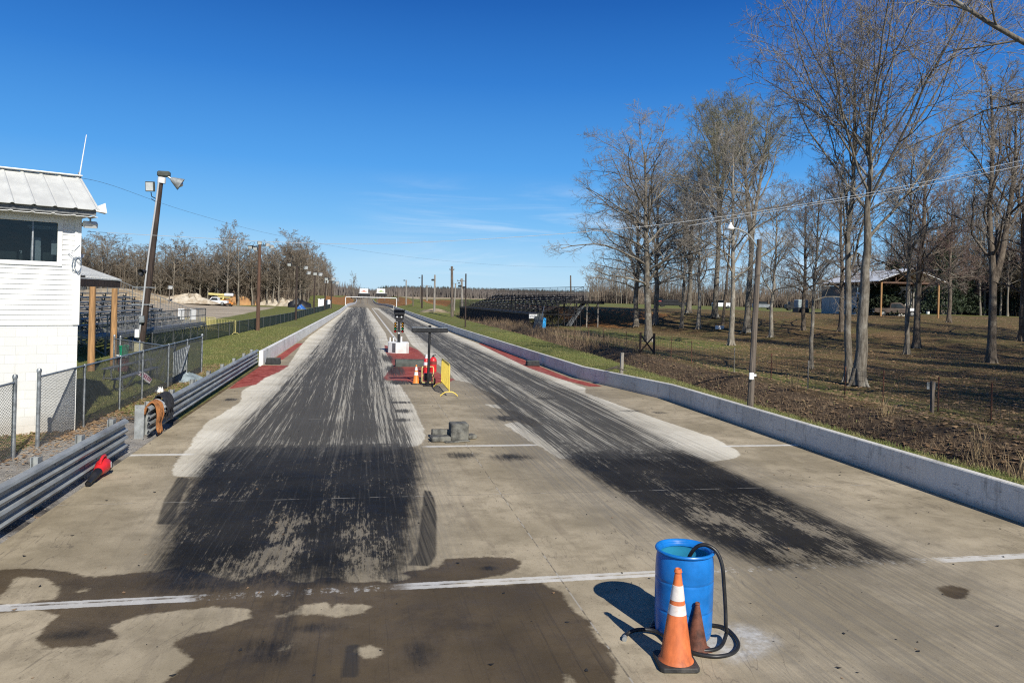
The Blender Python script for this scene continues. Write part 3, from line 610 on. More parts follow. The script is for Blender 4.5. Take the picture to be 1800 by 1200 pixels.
g.put(p.inputs['Base Color'], c); p.inputs['Roughness'].default_value = .85; g.put(p.inputs['Normal'], g.bump(g.noise(v, 25, 5, .65), .35, .02)); M['wallright'] = wm
yl = [36.0, 50, 70, 100, 130, 160, 190]
wall_run('white painted concrete wall along the left lane from the guardrail to the far gantry', [(float(xl(y))+.02, y, .66) for y in yl], .66, .18, 'whitepaint', -1)
yr = [2.5, 24.0, 30.4, 45, 68, 95, 120, 155, 190]
wall_run('long grey white concrete wall along the right lane with a kink in it', [(float(xr(y)), y, .57) for y in yr], .57, .16, 'wallright', 1)
yf = [192, 215, 250, 300, 360, 420, 480, 560]
wall_run('low white wall curving left of the strip past the gantry', [(float(xl(y))+.02, y, .75) for y in yf], .75, .2, 'whitepaint', -1)
wall_run('low white wall curving right of the strip past the gantry', [(float(xr(y)), y, .75) for y in yf], .75, .2, 'wallright', 1)

def chain_fence(label, pts, h, posts, wire, wr, pitch, cat='fence', lean=None, grp=None, pr=.03, rail=True, matp='galvpost', bottom=.04):
    t = thing('chain_link_fence', label, cat, (*pts[0], gz(*pts[0])), 0, grp)
    P = [Vector((x, y, gz(x, y))) for x, y in pts]
    for i, q in enumerate(posts):
        b = Vector((q[0], q[1], gz(q[0], q[1]))); hh = h+(q[2] if len(q) > 2 else .02); r = q[3] if len(q) > 3 else pr
        mb = MB(); mb.tube([b-Vector((0, 0, .2)), b+Vector((0, 0, hh-.01))], r, 10); mb.lathe([(r*1.25, -.05), (r*1.25, 0), (r*.9, .025), (0, .035)], 10, b+Vector((0, 0, hh)))
        mb.build('post', M[matp], t, True)
    if rail:
        mb = MB(); mb.tube([p+Vector((0, 0, h-.03)) for p in P], .023, 8); mb.build('top_rail', M[matp], t, True)
    mb = []
    mw = MB()
    for a, b in zip(P[:-1], P[1:]):
        L = (b-a).length; d = (b-a)/L; n = int(L/pitch)+1; hh = h-.04-bottom; up = Vector((0, 0, 1)); nrm = Vector((-d.y, d.x, 0))*wr
        m = int(math.ceil(hh/pitch))
        for k in range(-m, n):
            for sgn in (1, -1):
                s0 = k*pitch; s1 = s0+hh; z0, z1 = (bottom, bottom+hh) if sgn > 0 else (bottom+hh, bottom)
                if s0 < 0: z0 += (z1-z0)*(-s0/hh); s0 = 0
                if s1 > L: z1 -= (z1-z0)*((s1-L)/(s1-s0)); s1 = L
                if s1-s0 < .02: continue
                p, q = a+d*s0+up*z0, a+d*s1+up*z1; e = (q-p).normalized(); w = nrm.cross(e).normalized()*wr
                mw.addv([p+nrm, p-nrm*.5+w*.87, p-nrm*.5-w*.87, q+nrm, q-nrm*.5+w*.87, q-nrm*.5-w*.87], [(0, 1, 4, 3), (1, 2, 5, 4), (2, 0, 3, 5)])
    mw.build('wire_mesh', M[wire], t, True, None)
    return t
fp = [G(62, 787), G(143, 750), G(206, 721), G(257, 703), G(296, 682), G(330, 667), G(357, 655)]
fx = [(-6.58+.035*i, p[1]) for i, p in enumerate(fp)]
chain_fence('galvanised chain link fence with posts running past the white timing building', [fx[0], fx[-1]], 1.52, [(*fx[0], .12, .04)]+[(*q, -.02) for q in fx[1:-1]]+[(*fx[-1], .05, .04)], 'wire', .0036, .062)
chain_fence('short chain link fence section left of the gap, cut by the photo edge', [(-6.63, 10.2), (-6.63, 16.2)], 1.52, [(-6.63, 16.2, .10, .04), (-6.63, 13.2)], 'wire', .0036, .062)
chain_fence('chain link fence crossing between the timber posts and the long fence', [(-6.46, 28.4), (-10.0, 33.4)], 1.35, [(-6.52, 28.45, .12), (-8.4, 31.1), (-9.6, 32.83, .1, .04), (-10.0, 33.4, .1, .04)], 'wire', .0036, .062)
ff = [(-11.0, 43), (-10.25, 53.3), (-9.37, 66.2), (-8.6, 80), (-8.1, 92), (-7.9, 113), (-7.1, 150), (-6.9, 178)]
def along(pts, step):
    out = []
    for (ax, ay), (bx, by) in zip(pts[:-1], pts[1:]):
        n = max(1, round(math.hypot(bx-ax, by-ay)/step)); out += [(ax+(bx-ax)*k/n, ay+(by-ay)*k/n) for k in range(n)]
    return out+[pts[-1]]
chain_fence('long low dark green chain link fence along the line of light poles', ff, 1.0, along(ff, 3.2), 'darkwire', .006, .075, pr=.025, matp='wire')

# ------------------------------------------------------------------ announcer building, turned 27.5 degrees to the strip
BC = Vector((-6.54, 19.16, 0)); BR = rad(27.5)
bt = thing('timing_building', 'white two storey timing building with vinyl siding over painted blocks', 'building', BC, BR)
Minv = (Matrix.Translation(BC) @ Matrix.Rotation(BR, 4, 'Z')).inverted()
def bw(px, py, yl_=0.0):                             # sight line onto the plane y = yl_ of the building
    o = Minv @ Vector((0, 0, CAMH)); d = Minv.to_3x3() @ Vector(ray(px, py)); t = (yl_-o.y)/d.y
    return o+d*t
BW, BD, ZB, ZT_ = 6.5, 5.0, 2.50, 5.20
wa, wb = bw(0, 385), bw(101.5, 392); wc = bw(101.5, 460.5); wx0, wx1, wz0, wz1 = -3.9, wb.x, wc.z, wb.z-.0
mb = MB(); mb.box((-BW/2, .1, ZB/2-.1), (BW, .2, ZB+.2)); mb.box((-.1, BD/2+.05, ZB/2-.1), (.2, BD-.3, ZB+.2)); mb.box((-BW/2, BD-.1, ZB/2-.1), (BW, .2, ZB+.2))
bm_ = bpy.data.materials.new('painted_block_wall'); bm_.use_nodes = True; g = NT(bm_.node_tree); p = g.n['Principled BSDF']
br = g.node('ShaderNodeTexBrick'); ox, oy, oz = g.sep(g.coord()); g.put(br.inputs['Vector'], g.comb(g.add(ox, g.mul(oy, 1)), oz, 0)); br.inputs['Scale'].default_value = 1.0
br.inputs['Brick Width'].default_value = .405; br.inputs['Row Height'].default_value = .203; br.inputs['Mortar Size'].default_value = .006; br.inputs['Mortar Smooth'].default_value = .6
g.put(br.inputs['Color1'], (.735, .735, .71)); g.put(br.inputs['Color2'], (.68, .68, .655)); g.put(br.inputs['Mortar'], (.56, .56, .54))
nn = g.noise(g.coord(), 1.2, 5, .6); low = g.math('MAXIMUM', g.mul(g.sub(1, g.sm(g.add(oz, g.mul(nn, .5)), .3, .80)), .5), g.mul(g.sm(g.noise(g.scale(g.coord(), (1.6, 1.6, .5)), 1.4, 6, .7), .54, .7), .30))
g.put(p.inputs['Base Color'], g.mix(low, br.outputs['Color'], (.46, .40, .32))); p.inputs['Roughness'].default_value = .75
g.put(p.inputs['Normal'], g.bump(g.sub(g.mul(g.noise(g.coord(), 40, 3), .15), br.outputs['Fac']), .25, .01))
wl = mb.build('block_wall', bm_, bt); wl['label'] = 'white painted concrete block lower storey'
mb = MB(); ex_ = .117; k = 0; zz = ZB
def lap(mb, xa, xb, z0, z1, y=0, d=(0, -1)):
    mb.addv([(xa, y-.030, z0), (xb, y-.030, z0), (xb, y-.010, z1), (xa, y-.010, z1), (xa, y+.05, z0), (xb, y+.05, z0), (xb, y+.05, z1), (xa, y+.05, z1)],
            [(0, 1, 2, 3), (0, 4, 5, 1), (1, 5, 6, 2), (0, 3, 7, 4), (2, 6, 7, 3)])
while zz < ZT_-.01:
    z1 = min(zz+ex_, ZT_)
    if z1 > wz0-.02 and zz < wz1+.02: lap(mb, wx1+.10, -.11, zz, z1); lap(mb, -BW, wx0-.1, zz, z1)
    else: lap(mb, -BW, -.11, zz, z1)
    zz = z1
mb.box((.0, BD/2+.06, (ZB+ZT_)/2), (.06, BD-.1, ZT_-ZB)); mb.box((-BW/2, BD, (ZB+ZT_)/2), (BW, .06, ZT_-ZB))
sd_ = mb.build('siding', M['siding'], bt, angle=None); sd_['label'] = 'white lap siding of the upper storey'
mb = MB(); mb.bbox((-.045, -.005, (ZB+ZT_)/2), (.135, .085, ZT_-ZB), .006); mb.box((-.045, .045, ZB-.01), (.02, .02, .02)); mb.build('corner_trim', M['siding'], bt)
# window: frame, sash, glass, a dim room behind it
fr = MB(); fw = .10; zc_, xc_ = (wz0+wz1)/2, (wx0+wx1)/2
for (cx, cz, sx, sz) in ((wx1+fw/2, zc_, fw, wz1-wz0+2*fw), (wx0-fw/2, zc_, fw, wz1-wz0+2*fw), (xc_, wz1+fw/2, wx1-wx0, fw), (xc_, wz0-fw/2, wx1-wx0, fw)): fr.bbox((cx, -.018, cz), (sx, .075, sz), .008)
wn = fr.build('window', M['whitemetal'], bt)
gl = bpy.data.materials.new('window_glass'); gl.use_nodes = True; g = NT(gl.node_tree); g.n.remove(g.n['Principled BSDF'])
a = g.node('ShaderNodeBsdfTransparent'); a.inputs[0].default_value = (.55, .60, .62, 1); b = g.node('ShaderNodeBsdfGlossy'); b.inputs['Roughness'].default_value = .02
lw = g.node('ShaderNodeFresnel'); lw.inputs[0].default_value = 1.5; mx = g.node('ShaderNodeMixShader'); g.l.new(lw.outputs[0], mx.inputs[0]); g.l.new(a.outputs[0], mx.inputs[1]); g.l.new(b.outputs[0], mx.inputs[2]); g.l.new(mx.outputs[0], g.n['Material Output'].inputs[0])
xs_ = bw(57, 430).x
MB().box(((wx0+wx1)/2, .02, zc_), (wx1-wx0, .006, wz1-wz0)).build('pane', gl, wn)
MB().box((xs_, .0, zc_), (.03, .03, wz1-wz0)).build('mullion', M['galvpost'], wn)
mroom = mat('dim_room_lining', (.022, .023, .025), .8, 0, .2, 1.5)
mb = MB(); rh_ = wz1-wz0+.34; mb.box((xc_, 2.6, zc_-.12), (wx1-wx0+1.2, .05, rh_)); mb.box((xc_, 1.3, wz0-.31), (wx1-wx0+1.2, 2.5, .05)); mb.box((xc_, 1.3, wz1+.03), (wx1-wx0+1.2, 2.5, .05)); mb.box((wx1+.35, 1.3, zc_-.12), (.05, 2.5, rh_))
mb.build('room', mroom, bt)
# roof
e_end, = (bw(176, 369.5, -.62),); yb = .9
r_end = None
for q in np.arange(.4, 3.6, .02):
    c_ = bw(143, 313, q)
    if r_end is None or abs(c_.x-e_end.x) < abs(r_end.x-e_end.x): r_end = c_
xe = e_end.x; ye, ze, yr_, zr = -.62, e_end.z, r_end.y, r_end.z
sl_ = (zr-ze)/(yr_-ye)
def roofsheet(mb, x0, x1, ya, za, yb_, zb, rib=.305, rh=.026, t=.012, up=1):
    """ribbed metal sheet sloping from (ya,za) up to (yb_,zb)"""
    n = Vector((0, -(zb-za), yb_-ya)).normalized(); xs, hs_ = [], []
    x = x1
    while x > x0:
        xs += [x, x-.045, x-.075, x-.105, x-.15]; hs_ += [0, 0, rh, rh, 0]; x -= rib
    V0 = [(Vector((a, ya, za))+n*h) for a, h in zip(xs, hs_)]; V1 = [(Vector((a, yb_, zb))+n*h) for a, h in zip(xs, hs_)]
    K = len(xs); vs = V0+V1+[q-n*t for q in V0]+[q-n*t for q in V1]; fs = []
    for i in range(K-1): fs += [(i, i+1, K+i+1, K+i)[::-1], (2*K+i, 2*K+i+1, 3*K+i+1, 3*K+i), (i, i+1, 2*K+i+1, 2*K+i)]
    fs += [(0, K, 3*K, 2*K), (K-1, 2*K-1, 4*K-1, 3*K-1)]; mb.addv(vs, fs)
mb = MB(); roofsheet(mb, -7.0, xe, ye, ze, yr_, zr, .40); roofsheet(mb, -7.0, xe, 2*yr_-ye, ze, yr_, zr, .40)
rf = mb.build('roof', M['roof'], bt, angle=None)
mb = MB(); mb.bbox(((xe-7)/2, yr_, zr+.045), (7+xe+.02, .30, .03), .008); mb.build('ridge_cap', M['whitemetal'], rf)
mb = MB(); roofsheet(mb, -7.0, xe-.02, ye+.10, ze-.155, .4, ze-.155+.03, .40, .02); mb.build('soffit', M['whitemetal'], bt, angle=None)
mb = MB(); mb.box(((xe-7)/2-.02, ye+.13, ze-.065), (7+xe-.08, .03, .13)); mb.build('fascia', M['alushade'], bt)  # dark grey puts the shade under the eave into the board's colour
mb = MB(); d_ = (zr-ze); mb.addv([(xe-.10, ye+.2, ze-.10), (xe-.10, 2*yr_-ye-.2, ze-.10), (xe-.10, yr_, zr-.04), (xe-.16, ye+.2, ze-.10), (xe-.16, 2*yr_-ye-.2, ze-.10), (xe-.16, yr_, zr-.04)], [(0, 1, 2), (3, 5, 4), (0, 2, 5, 3), (1, 4, 5, 2)])
mb.build('gable_wall', M['siding'], bt)
def world_of(v): return (Matrix.Translation(BC) @ Matrix.Rotation(BR, 4, 'Z')) @ Vector(v)
# items fixed to the building but free things
an = D(138.5, 311, world_of((xe-.1, yr_, zr)).y); t = thing('whip_antenna', 'thin white whip antenna standing on the roof ridge of the timing building', 'antenna', an)
tp = D(152, 237, an.y); mb = MB(); mb.tube([an-Vector((0, 0, .1)), tp], [.017, .010], 8); mb.build('rod', M['whitemetal'], t, True)
mb = MB(); mb.tube([an-Vector((0, 0, .12)), an+Vector((0, 0, .12))], .024, 8); mb.build('mount', M['galvpost'], t, True)
f0 = world_of((xe-.12, ye+.45, ze-.20)); t = thing('floodlight', 'small white floodlight under the eave corner of the timing building', 'floodlight', f0, BR)
mb = MB(); mb.bbox((0, 0, -.12), (.30, .16, .13), .02, M=Matrix.Rotation(rad(25), 3, 'X')); mb.build('housing', M['whitemetal'], t)
mb = MB(); mb.box((0, -.085, -.155), (.25, .01, .10), M=Matrix.Rotation(rad(25), 3, 'X')); mb.build('lens', M['lens'], t); mb = MB(); mb.tube([(0, 0, .05), (0, 0, -.08)], .02, 8); mb.build('bracket', M['galvpost'], t)
f0 = world_of((xe+.18, .35, ze+.12)); t = thing('horn_speaker', 'white square horn speaker pointing out past the roof edge', 'speaker', f0, BR)
mb = MB(); R_ = Matrix.Rotation(rad(80), 3, 'Y')*.62; q = [(-.05, -.05, -.30), (.05, -.05, -.30), (.05, .05, -.30), (-.05, .05, -.30), (-.20, -.26, .15), (.20, -.26, .15), (.20, .26, .15), (-.20, .26, .15), (-.18, -.24, .15), (.18, -.24, .15), (.18, .24, .15), (-.18, .24, .15), (-.03, -.03, -.25), (.03, -.03, -.25), (.03, .03, -.25), (-.03, .03, -.25)]
mb.addv([R_ @ Vector(a) for a in q], [(0, 1, 5, 4), (1, 2, 6, 5), (2, 3, 7, 6), (3, 0, 4, 7), (4, 5, 9, 8), (5, 6, 10, 9), (6, 7, 11, 10), (7, 4, 8, 11), (8, 9, 13, 12), (9, 10, 14, 13), (10, 11, 15, 14), (11, 8, 12, 15), (12, 13, 14, 15), (3, 2, 1, 0)]); mb.build('horn', M['whitemetal'], t); mb = MB(); mb.tube([(-.2, .1, -.12), (-.16, 0, 0)], .02, 8); mb.build('bracket', M['galvpost'], t)
f0 = world_of((.09, .6, 4.15)); t = thing('security_light', 'little white wall light on the far corner of the timing building', 'wall light', f0, BR)
mb = MB(); mb.bbox((0.0, 0, 0), (.18, .14, .10), .02); mb.build('housing', M['whitemetal'], t); mb = MB(); mb.lathe([(.0, -.10), (.05, -.07), (.05, -.04)], 10); mb.build('lens', M['lens'], t)
rr = random.Random(8); cc = bw(135, 462); pts = []
for i in range(60): a = i*.42; r = .20*(1-.3*rr.random()); pts.append(world_of((cc.x+r*.45*math.cos(a)+.03*math.sin(i*.21), -.06-.03*rr.random(), cc.z-.05+r*math.sin(a)*1.1)))
pts = [world_of((-.01, -.06, cc.z+.42)), world_of((-.10, -.06, cc.z+.30)), world_of((-.25, -.07, cc.z+.22))]+pts
mb = MB(); mb.tube(pts, .006, 5); o = mb.build('cable_coil', M['darkcable']); tag(o, 'loose coil of thin dark cable hanging on the white siding', 'cable')
# things behind the window
def inside(px, py, d): return world_of(bw(px, py, d))
q = inside(8, 455, .5); t = thing('computer_monitor', 'dark computer monitor at the left behind the timing building window', 'monitor', q-Vector((0, 0, .30)), BR)
mb = MB(); mb.bbox((0, .0, .30), (.46, .05, .36), .01); mb.build('screen', M['grey'], t); mb = MB(); mb.box((0, .06, .08), (.08, .04, .2)); mb.box((0, .05, .0), (.24, .2, .02)); mb.build('stand', M['black'], t)
q = inside(91, 455, .6); t = thing('office_chair', 'dark chair back behind the right end of the timing building window', 'chair', q-Vector((0, 0, .4)), BR)
mb = MB(); mb.bbox((0, 0, .42), (.42, .06, .40), .03); mb.build('backrest', M['grey'], t); mb = MB(); mb.bbox((0, .22, .12), (.44, .44, .07), .03); mb.build('seat', M['grey'], t); mb = MB(); mb.tube([(0, .2, .1), (0, .2, -.25)], .03, 8); mb.build('pedestal', M['black'], t)
q = inside(36.5, 457.5, .12); t = thing('spray_bottle', 'small white topped spray bottle standing on the window sill', 'bottle', q)
mb = MB(); mb.lathe([(0, -.02), (.04, -.02), (.042, .10), (.018, .15), (.018, .17)], 12); mb.build('bottle', M['grey'], t); mb = MB(); mb.lathe([(.02, .165), (.024, .20), (.014, .225), (0, .228)], 10); mb.box((0, -.03, .215), (.02, .06, .02)); mb.build('nozzle', M['white'], t)
q = inside(63, 432, .25); t = thing('reflection_sheet', 'pale sheet standing in for a window reflection beside the mullion', 'reflection', q, BR); mb = MB(); mb.box((0, 0, 0.05), (.19, .004, .30)); mb.box((0, -.003, -.22), (.20, .004, .36)); mb.build('sheet', M['white'], t)  # white sheet behind the glass imitates a reflection of things outside
q = inside(95, 435, .3); t = thing('notice_board', 'narrow white notice hanging behind the right end of the window', 'notice', q, BR); mb = MB(); mb.box((0, 0, 0), (.11, .006, .34)); mb.build('sheet', M['white'], t); mb = MB(); mb.tube([(0, 0, .17), (0, 0, .48)], .004, 5); mb.build('cord', M['white'], t)
q = inside(80, 399, .35); t = thing('tube_light', 'white fluorescent tube fitting inside the top of the window', 'light fitting', q, BR); mb = MB(); mb.bbox((0, 0, 0), (.70, .12, .05), .01); mb.build('housing', M['white'], t); mb = MB(); mb.tube([(-.32, -.02, -.045), (.32, -.02, -.045)], .016, 8); mb.build('tube', M['white'], t)

# ------------------------------------------------------------------ porch roof on timber posts behind the building
p1, p2 = G(160, 651), G(199, 641); t = thing('timber_porch', 'open porch with pale metal roof on two round timber posts', 'porch', (*p1, 0))
for (q, ztop) in ((p1, 3.42), (p2, 3.37)):
    mb = MB(); mb.tube([(q[0], q[1], -.3), (q[0]-.02, q[1], ztop)], [.145, .115], 14); mb.build('post', M['wood'], t, True)
e0, e1 = D(118, 485, 32.0), D(214, 491.5, 36.9); u0, u1 = D(60, 448, 37), D(128, 461, 42)
mb = MB(); dz = Vector((0, 0, -.06)); mb.addv([e0, e1, u1, u0, e0+dz, e1+dz, u1+dz, u0+dz], [(0, 1, 2, 3), (4, 7, 6, 5), (0, 4, 5, 1), (1, 5, 6, 2), (2, 6, 7, 3), (3, 7, 4, 0)])
for k in range(1, 15):
    f = k/15; mb.bar(e0.lerp(e1, f)+Vector((0, 0, .012)), u0.lerp(u1, f)+Vector((0, 0, .012)), .05, .025)
mb.build('roof', M['roof'], t, True)
b0, b1 = e0+Vector((.05, 0, -.24)), e1+Vector((-.12, -.05, -.22))
mb = MB(); mb.bar(b0, b1, .14, .28); mb.build('beam', M['darkwood'], t, True)
b2 = u1+Vector((0, 0, -.3)); mb = MB(); mb.bar(b1, b2, .14, .24); mb.build('end_beam', M['darkwood'], t, True)

# ------------------------------------------------------------------ bleachers (both sides use the same builder)
def bleacher(name, label, loc, rz, L, rows, rise, run, z0, mats, bay=2.0, railh=1.0, vstep=.16, seatw=.25, markers=None, ends=(1, 1)):
    """local: front edge x=0 along +y, rows climb towards +x"""
    t = thing(name, label, 'bleachers', loc, rz); fm, sm_, rm = mats
    for r in range(rows):
        mb = MB(); x, z = .55+r*run, z0+r*rise
        mb.bbox((x+.35, L/2, z+.42), (seatw, L, .045), .008); mb.build('seat_plank', M[sm_], t)
    fb = MB()
    for r in range(rows): fb.box((.45+r*run, L/2, z0+r*rise-.02), (.30, L, .04)); fb.box((.60+r*run+.0, L/2, z0+r*rise+.12), (.025, L, .16))
    fb.box((-.35, L/2, z0-.02), (1.3, L, .05)); fb.box((-.98, L/2, z0-.10), (.06, L, .16)); fb.build('deck_planks', M[fm], t)
    fr_ = MB(); nb = max(1, int(L/bay)); top = z0+rows*rise; X1 = .5+rows*run
    for k in range(nb+1):
        y = L*k/nb
        fr_.bar((-.95, y, z0-.1), (X1, y, z0-.1), .06, .06); fr_.bar((0, y, z0-.08), (X1, y, top), .07, .07)
        for f in (-.9, .5, X1*.5, X1): fr_.bar((f, y, -.1), (f, y, max(z0-.1, z0+(f/X1)*(top-z0)-.1)), .06)
        fr_.bar((-.9, y, .1), (.5, y, z0-.1), .04); fr_.bar((.5, y, z0-.1), (X1*.5, y, .1), .04); fr_.bar((X1*.5, y, .1), (X1, y, top-.3), .04)
        for r in range(rows): fr_.bar((.9+r*run, y, z0+r*rise), (.9+r*run, y, z0+r*rise+.42), .05)
        if k < nb:
            y2 = L*(k+1)/nb
            for f in (-.9, X1*.5, X1): fr_.bar((f, y, .1), (f, y2, z0-.1), .035); fr_.bar((f, y2, .1), (f, y, z0-.1), .035)
    fr_.build('frame', M[fm], t)
    def rail(a, b, h):
        mb = MB(); a, b = Vector(a), Vector(b); n = max(1, int((b-a).length/vstep)); U = Vector((0, 0, h))
        mb.bar(a+U, b+U, .045); mb.bar(a+Vector((0, 0, .08)), b+Vector((0, 0, .08)), .035); mb.bar(a+U*.55, b+U*.55, .03)
        for k in range(n+1): q = a.lerp(b, k/n); mb.bar(q, q+U, .045 if k % 10 == 0 else .018)
        mb.build('guard_rail', M[rm], t)
    rail((-.95, 0, z0), (-.95, L, z0), railh); rail((X1+.3, 0, top), (X1+.3, L, top), railh)
    for k, y in ((0, 0), (1, L)):
        if ends[k]: rail((-.95, y, z0), (.3, y, z0), railh); rail((.3, y, z0), (X1+.3, y, top), railh)
    if markers:
        mb = MB(); rr = random.Random(3)
        for r in range(rows):
            for k in range(int(L/markers)):
                if rr.random() < .75: mb.box((.55+r*run+.2, (k+.5+.25*(rr.random()-.5))*markers+(r % 2)*.8, z0+r*rise+.452), (.16, .34, .012))
        mb.build('seat_number_plates', M['white'], t)
    return t
bleacher('aluminium_bleacher', 'silver aluminium bleachers with railings beyond the timber porch', (-12.2, 58.2, 0), rad(177), 18.5, 7, .27, .62, 1.0, ('alushade', 'alu', 'alushade'), 1.85, 1.05, .2)
for f in (-.8, .35):                                   # pale cloth tied to the end railing
    q = Vector((-12.6+f*.7, 58.1, 1.05)); mb = MB(); n = 6
    vs = [(q.x+.09*i+.02*math.sin(j*2+i), q.y+.05+.03*math.sin(i*2.2), q.z+.95-j*.16) for j in range(6) for i in range(n)]; mb.addv(vs, [(j*n+i, j*n+i+1, (j+1)*n+i+1, (j+1)*n+i) for j in range(5) for i in range(n-1)]); mb.addv([(a, b+.012, c) for a, b, c in vs], [(j*n+i, (j+1)*n+i, (j+1)*n+i+1, j*n+i+1) for j in range(5) for i in range(n-1)])
    tag(mb.build('white_cloth', M['white']), ('left' if f < 0 else 'right')+' of two white cloths tied to the end railing of the silver bleachers', 'cloth')

# ------------------------------------------------------------------ leaning light pole and the pole line
def lampbox(mb_h, mb_l, c, d, w, h, dep):
    """square floodlight at c facing d"""
    z = Vector(d).normalized(); x = Vector((0, 0, 1)).cross(z).normalized(); y = z.cross(x); R = Matrix((x, y, z)).transposed()
    mb_h.bbox(c, (w, h, dep), .02, M=R); mb_l.box(Vector(c)+z*(dep/2+.006), (w*.82, h*.82, .01), M=R)
b0 = Vector((*G(245, 621), 0)); t0 = D(284, 308, b0.y)
t = thing('light_pole', 'dark leaning light pole with a silver cone lamp, nearest on the left', 'light pole', b0)
mb = MB(); mb.tube([b0-Vector((0, 0, .4)), b0.lerp(t0, .5)+Vector((.03, 0, 0)), t0], [.175, .15, .12], 14); mb.build('pole', M['darkwood'], t, True)
mb = MB(); off = Vector((-.10, -.19, 0)); pts = [b0.lerp(t0, f)+off*(1-.25*f)+Vector((.02*math.sin(f*9), 0, 0)) for f in np.linspace(.08, .96, 12)]; mb.tube(pts, .045, 8); mb.build('conduit', M['cable'], t, True)
hd, ln = MB(), MB(); c = D(264, 328, b0.y-.3); lampbox(hd, ln, c, (-.25, -1, -.12), .46, .52, .16); o = hd.build('flood_lamp', M['grey'], t, True); q = ln.build('lens', M['lens'], o); q.location = tuple(-a for a in t.location)
mb = MB(); mb.tube([c+Vector((.02, .1, -.28)), c+Vector((.06, .1, -.5)), b0.lerp(t0, .86)], .025, 6); mb.tube([c+Vector((.05, .1, -.62)), b0.lerp(t0, .84)], .02, 6); mb.build('bracket', M['black'], t, True)
mb = MB(); c2 = t0+Vector((.12, -.02, .06)); mb.bbox(c2, (.62, .34, .30), .06); mb.build('ballast_box', M['grey'], t, True)
mb = MB(); mb.tube([t0+Vector((-.0, 0, -.42)), t0+Vector((.02, 0, -.12))], .20, 14); mb.build('collar', M['whitemetal'], t, True)
a_, e_ = D(293, 309, b0.y-.1), D(300.5, 314, b0.y-.1); ax = Vector((.86, .18, -.50)).normalized(); R = ax.to_track_quat('Z', 'Y').to_matrix()
mb = MB(); mb.tube([a_, e_], .05, 8); mb.build('lamp_arm', M['galvpost'], t, True)
mb = MB(); mb.lathe([(.07, 0), (.12, .06), (.34, .55), (.345, .56), (.32, .545), (.10, .07), (0, .07)], 22, e_, R); o = mb.build('cone_reflector', M['galv'], t, True)
mb = MB(); mb.lathe([(0, .12), (.14, .28), (.17, .46), (.12, .62), (0, .68)], 16, e_, R); q = mb.build('bulb', M['lens'], o); q.location = tuple(-a for a in t.location)
mb = MB(); c = D(249.5, 535, b0.y); mb.bar(c+Vector((-.45, -.15, .0)), c+Vector((.45, -.15, 0)), .06); mb.build('cross_arm', M['galvpost'], t, True); mb = MB(); mb.bar(D(247, 505, b0.y)+Vector((-.3, -.16, 0)), D(262, 505, b0.y)+Vector((.35, -.16, 0)), .05); mb.build('cross_arm', M['galvpost'], t, True)
mb = MB(); c = D(249, 561, b0.y-.3); mb.bbox(c, (.26, .16, .36), .02); mb.build('meter_box', M['galvpost'], t, True); mb = MB(); c = D(241, 586, b0.y-.3); mb.bbox(c, (.22, .14, .44), .02); mb.build('switch_box', M['whitemetal'], t, True)
c = D(251, 478, b0.y-.35); t2 = thing('loudspeaker', 'small black loudspeaker fixed halfway up the leaning light pole', 'speaker', c); mb = MB(); mb.lathe([(.07, -.2), (.10, -.02), (.20, .14), (.17, .14), (.0, 0)], 14, (0, 0, 0), Vector((-.5, -1, -.3)).to_track_quat('Z', 'Y').to_matrix()); mb.build('horn', M['black'], t2); mb = MB(); mb.tube([(0, .05, 0), (.20, .25, -.1)], .03, 6); mb.build('bracket', M['black'], t2)
def light_pole(label, bpx, tpx, r0, lamps, mname='darkwood', grp='light poles beside the left fence'):
    b = at(*bpx); tp = D(*tpx, b.y); t = thing('light_pole', label, 'light pole', b, 0, grp)
    mb = MB(); mb.tube([b-Vector((0, 0, .3)), tp], [r0, r0*.7], 10); mb.build('pole', M[mname], t, True)
    arm = MB(); s = max(1.0, b.y/75)
    for dx_, dz_, fx_ in lamps:
        c = tp+Vector((dx_*s, -.1, dz_*s)); arm.tube([tp-Vector((0, 0, .05)), c], .03*s, 6); hd, ln = MB(), MB(); lampbox(hd, ln, c, (fx_, -.8, -.35), .40*s, .30*s, .16*s); o = hd.build('lamp_head', M['galv' if abs(fx_) > .3 else 'black'], t, True); q = ln.build('lens', M['lens'], o); q.location = tuple(-a for a in t.location)
    arm.build('lamp_arm', M['black'], t, True); return t
light_pole('tall brown light pole with lamp cluster beside the dark fence, second nearest', (453, 581), (456.7, 430), .175, [(-.75, -.25, -.2), (.0, .15, .1), (.65, .0, .6), (1.0, -.15, .9), (-.35, -.35, -.1)], 'brownpole')
light_pole('dark light pole with one bright lamp, third along the left fence', (520, 562.5), (522, 468), .14, [(-.7, .15, -.2), (.85, -.12, .7)])
light_pole('light pole with a bright lamp each side, fourth along the left fence', (551, 551), (554, 481), .15, [(-.6, .05, .6), (.5, -.05, .6), (0, .0, .1)])
light_pole('fifth light pole along the left fence, before the white shed', (569.7, 545.5), (574, 490), .16, [(0, 0, -.1), (.6, .0, .7)])
light_pole('farthest light pole on the left fence line near the gantry', (581.7, 542.5), (583.2, 495), .17, [(-.5, 0, .4), (.5, -.1, .7)])
light_pole('thin pole with a small white lamp at the far side of the parking lot', (297, 533), (298.5, 506), .12, [(.05, .05, .6)], 'polewood', 'parking lot lamps')
light_pole('thin lamp pole half hidden behind the tall brown light pole', (449, 534), (449, 503), .12, [(.3, 0, .5)], 'black', 'parking lot lamps')

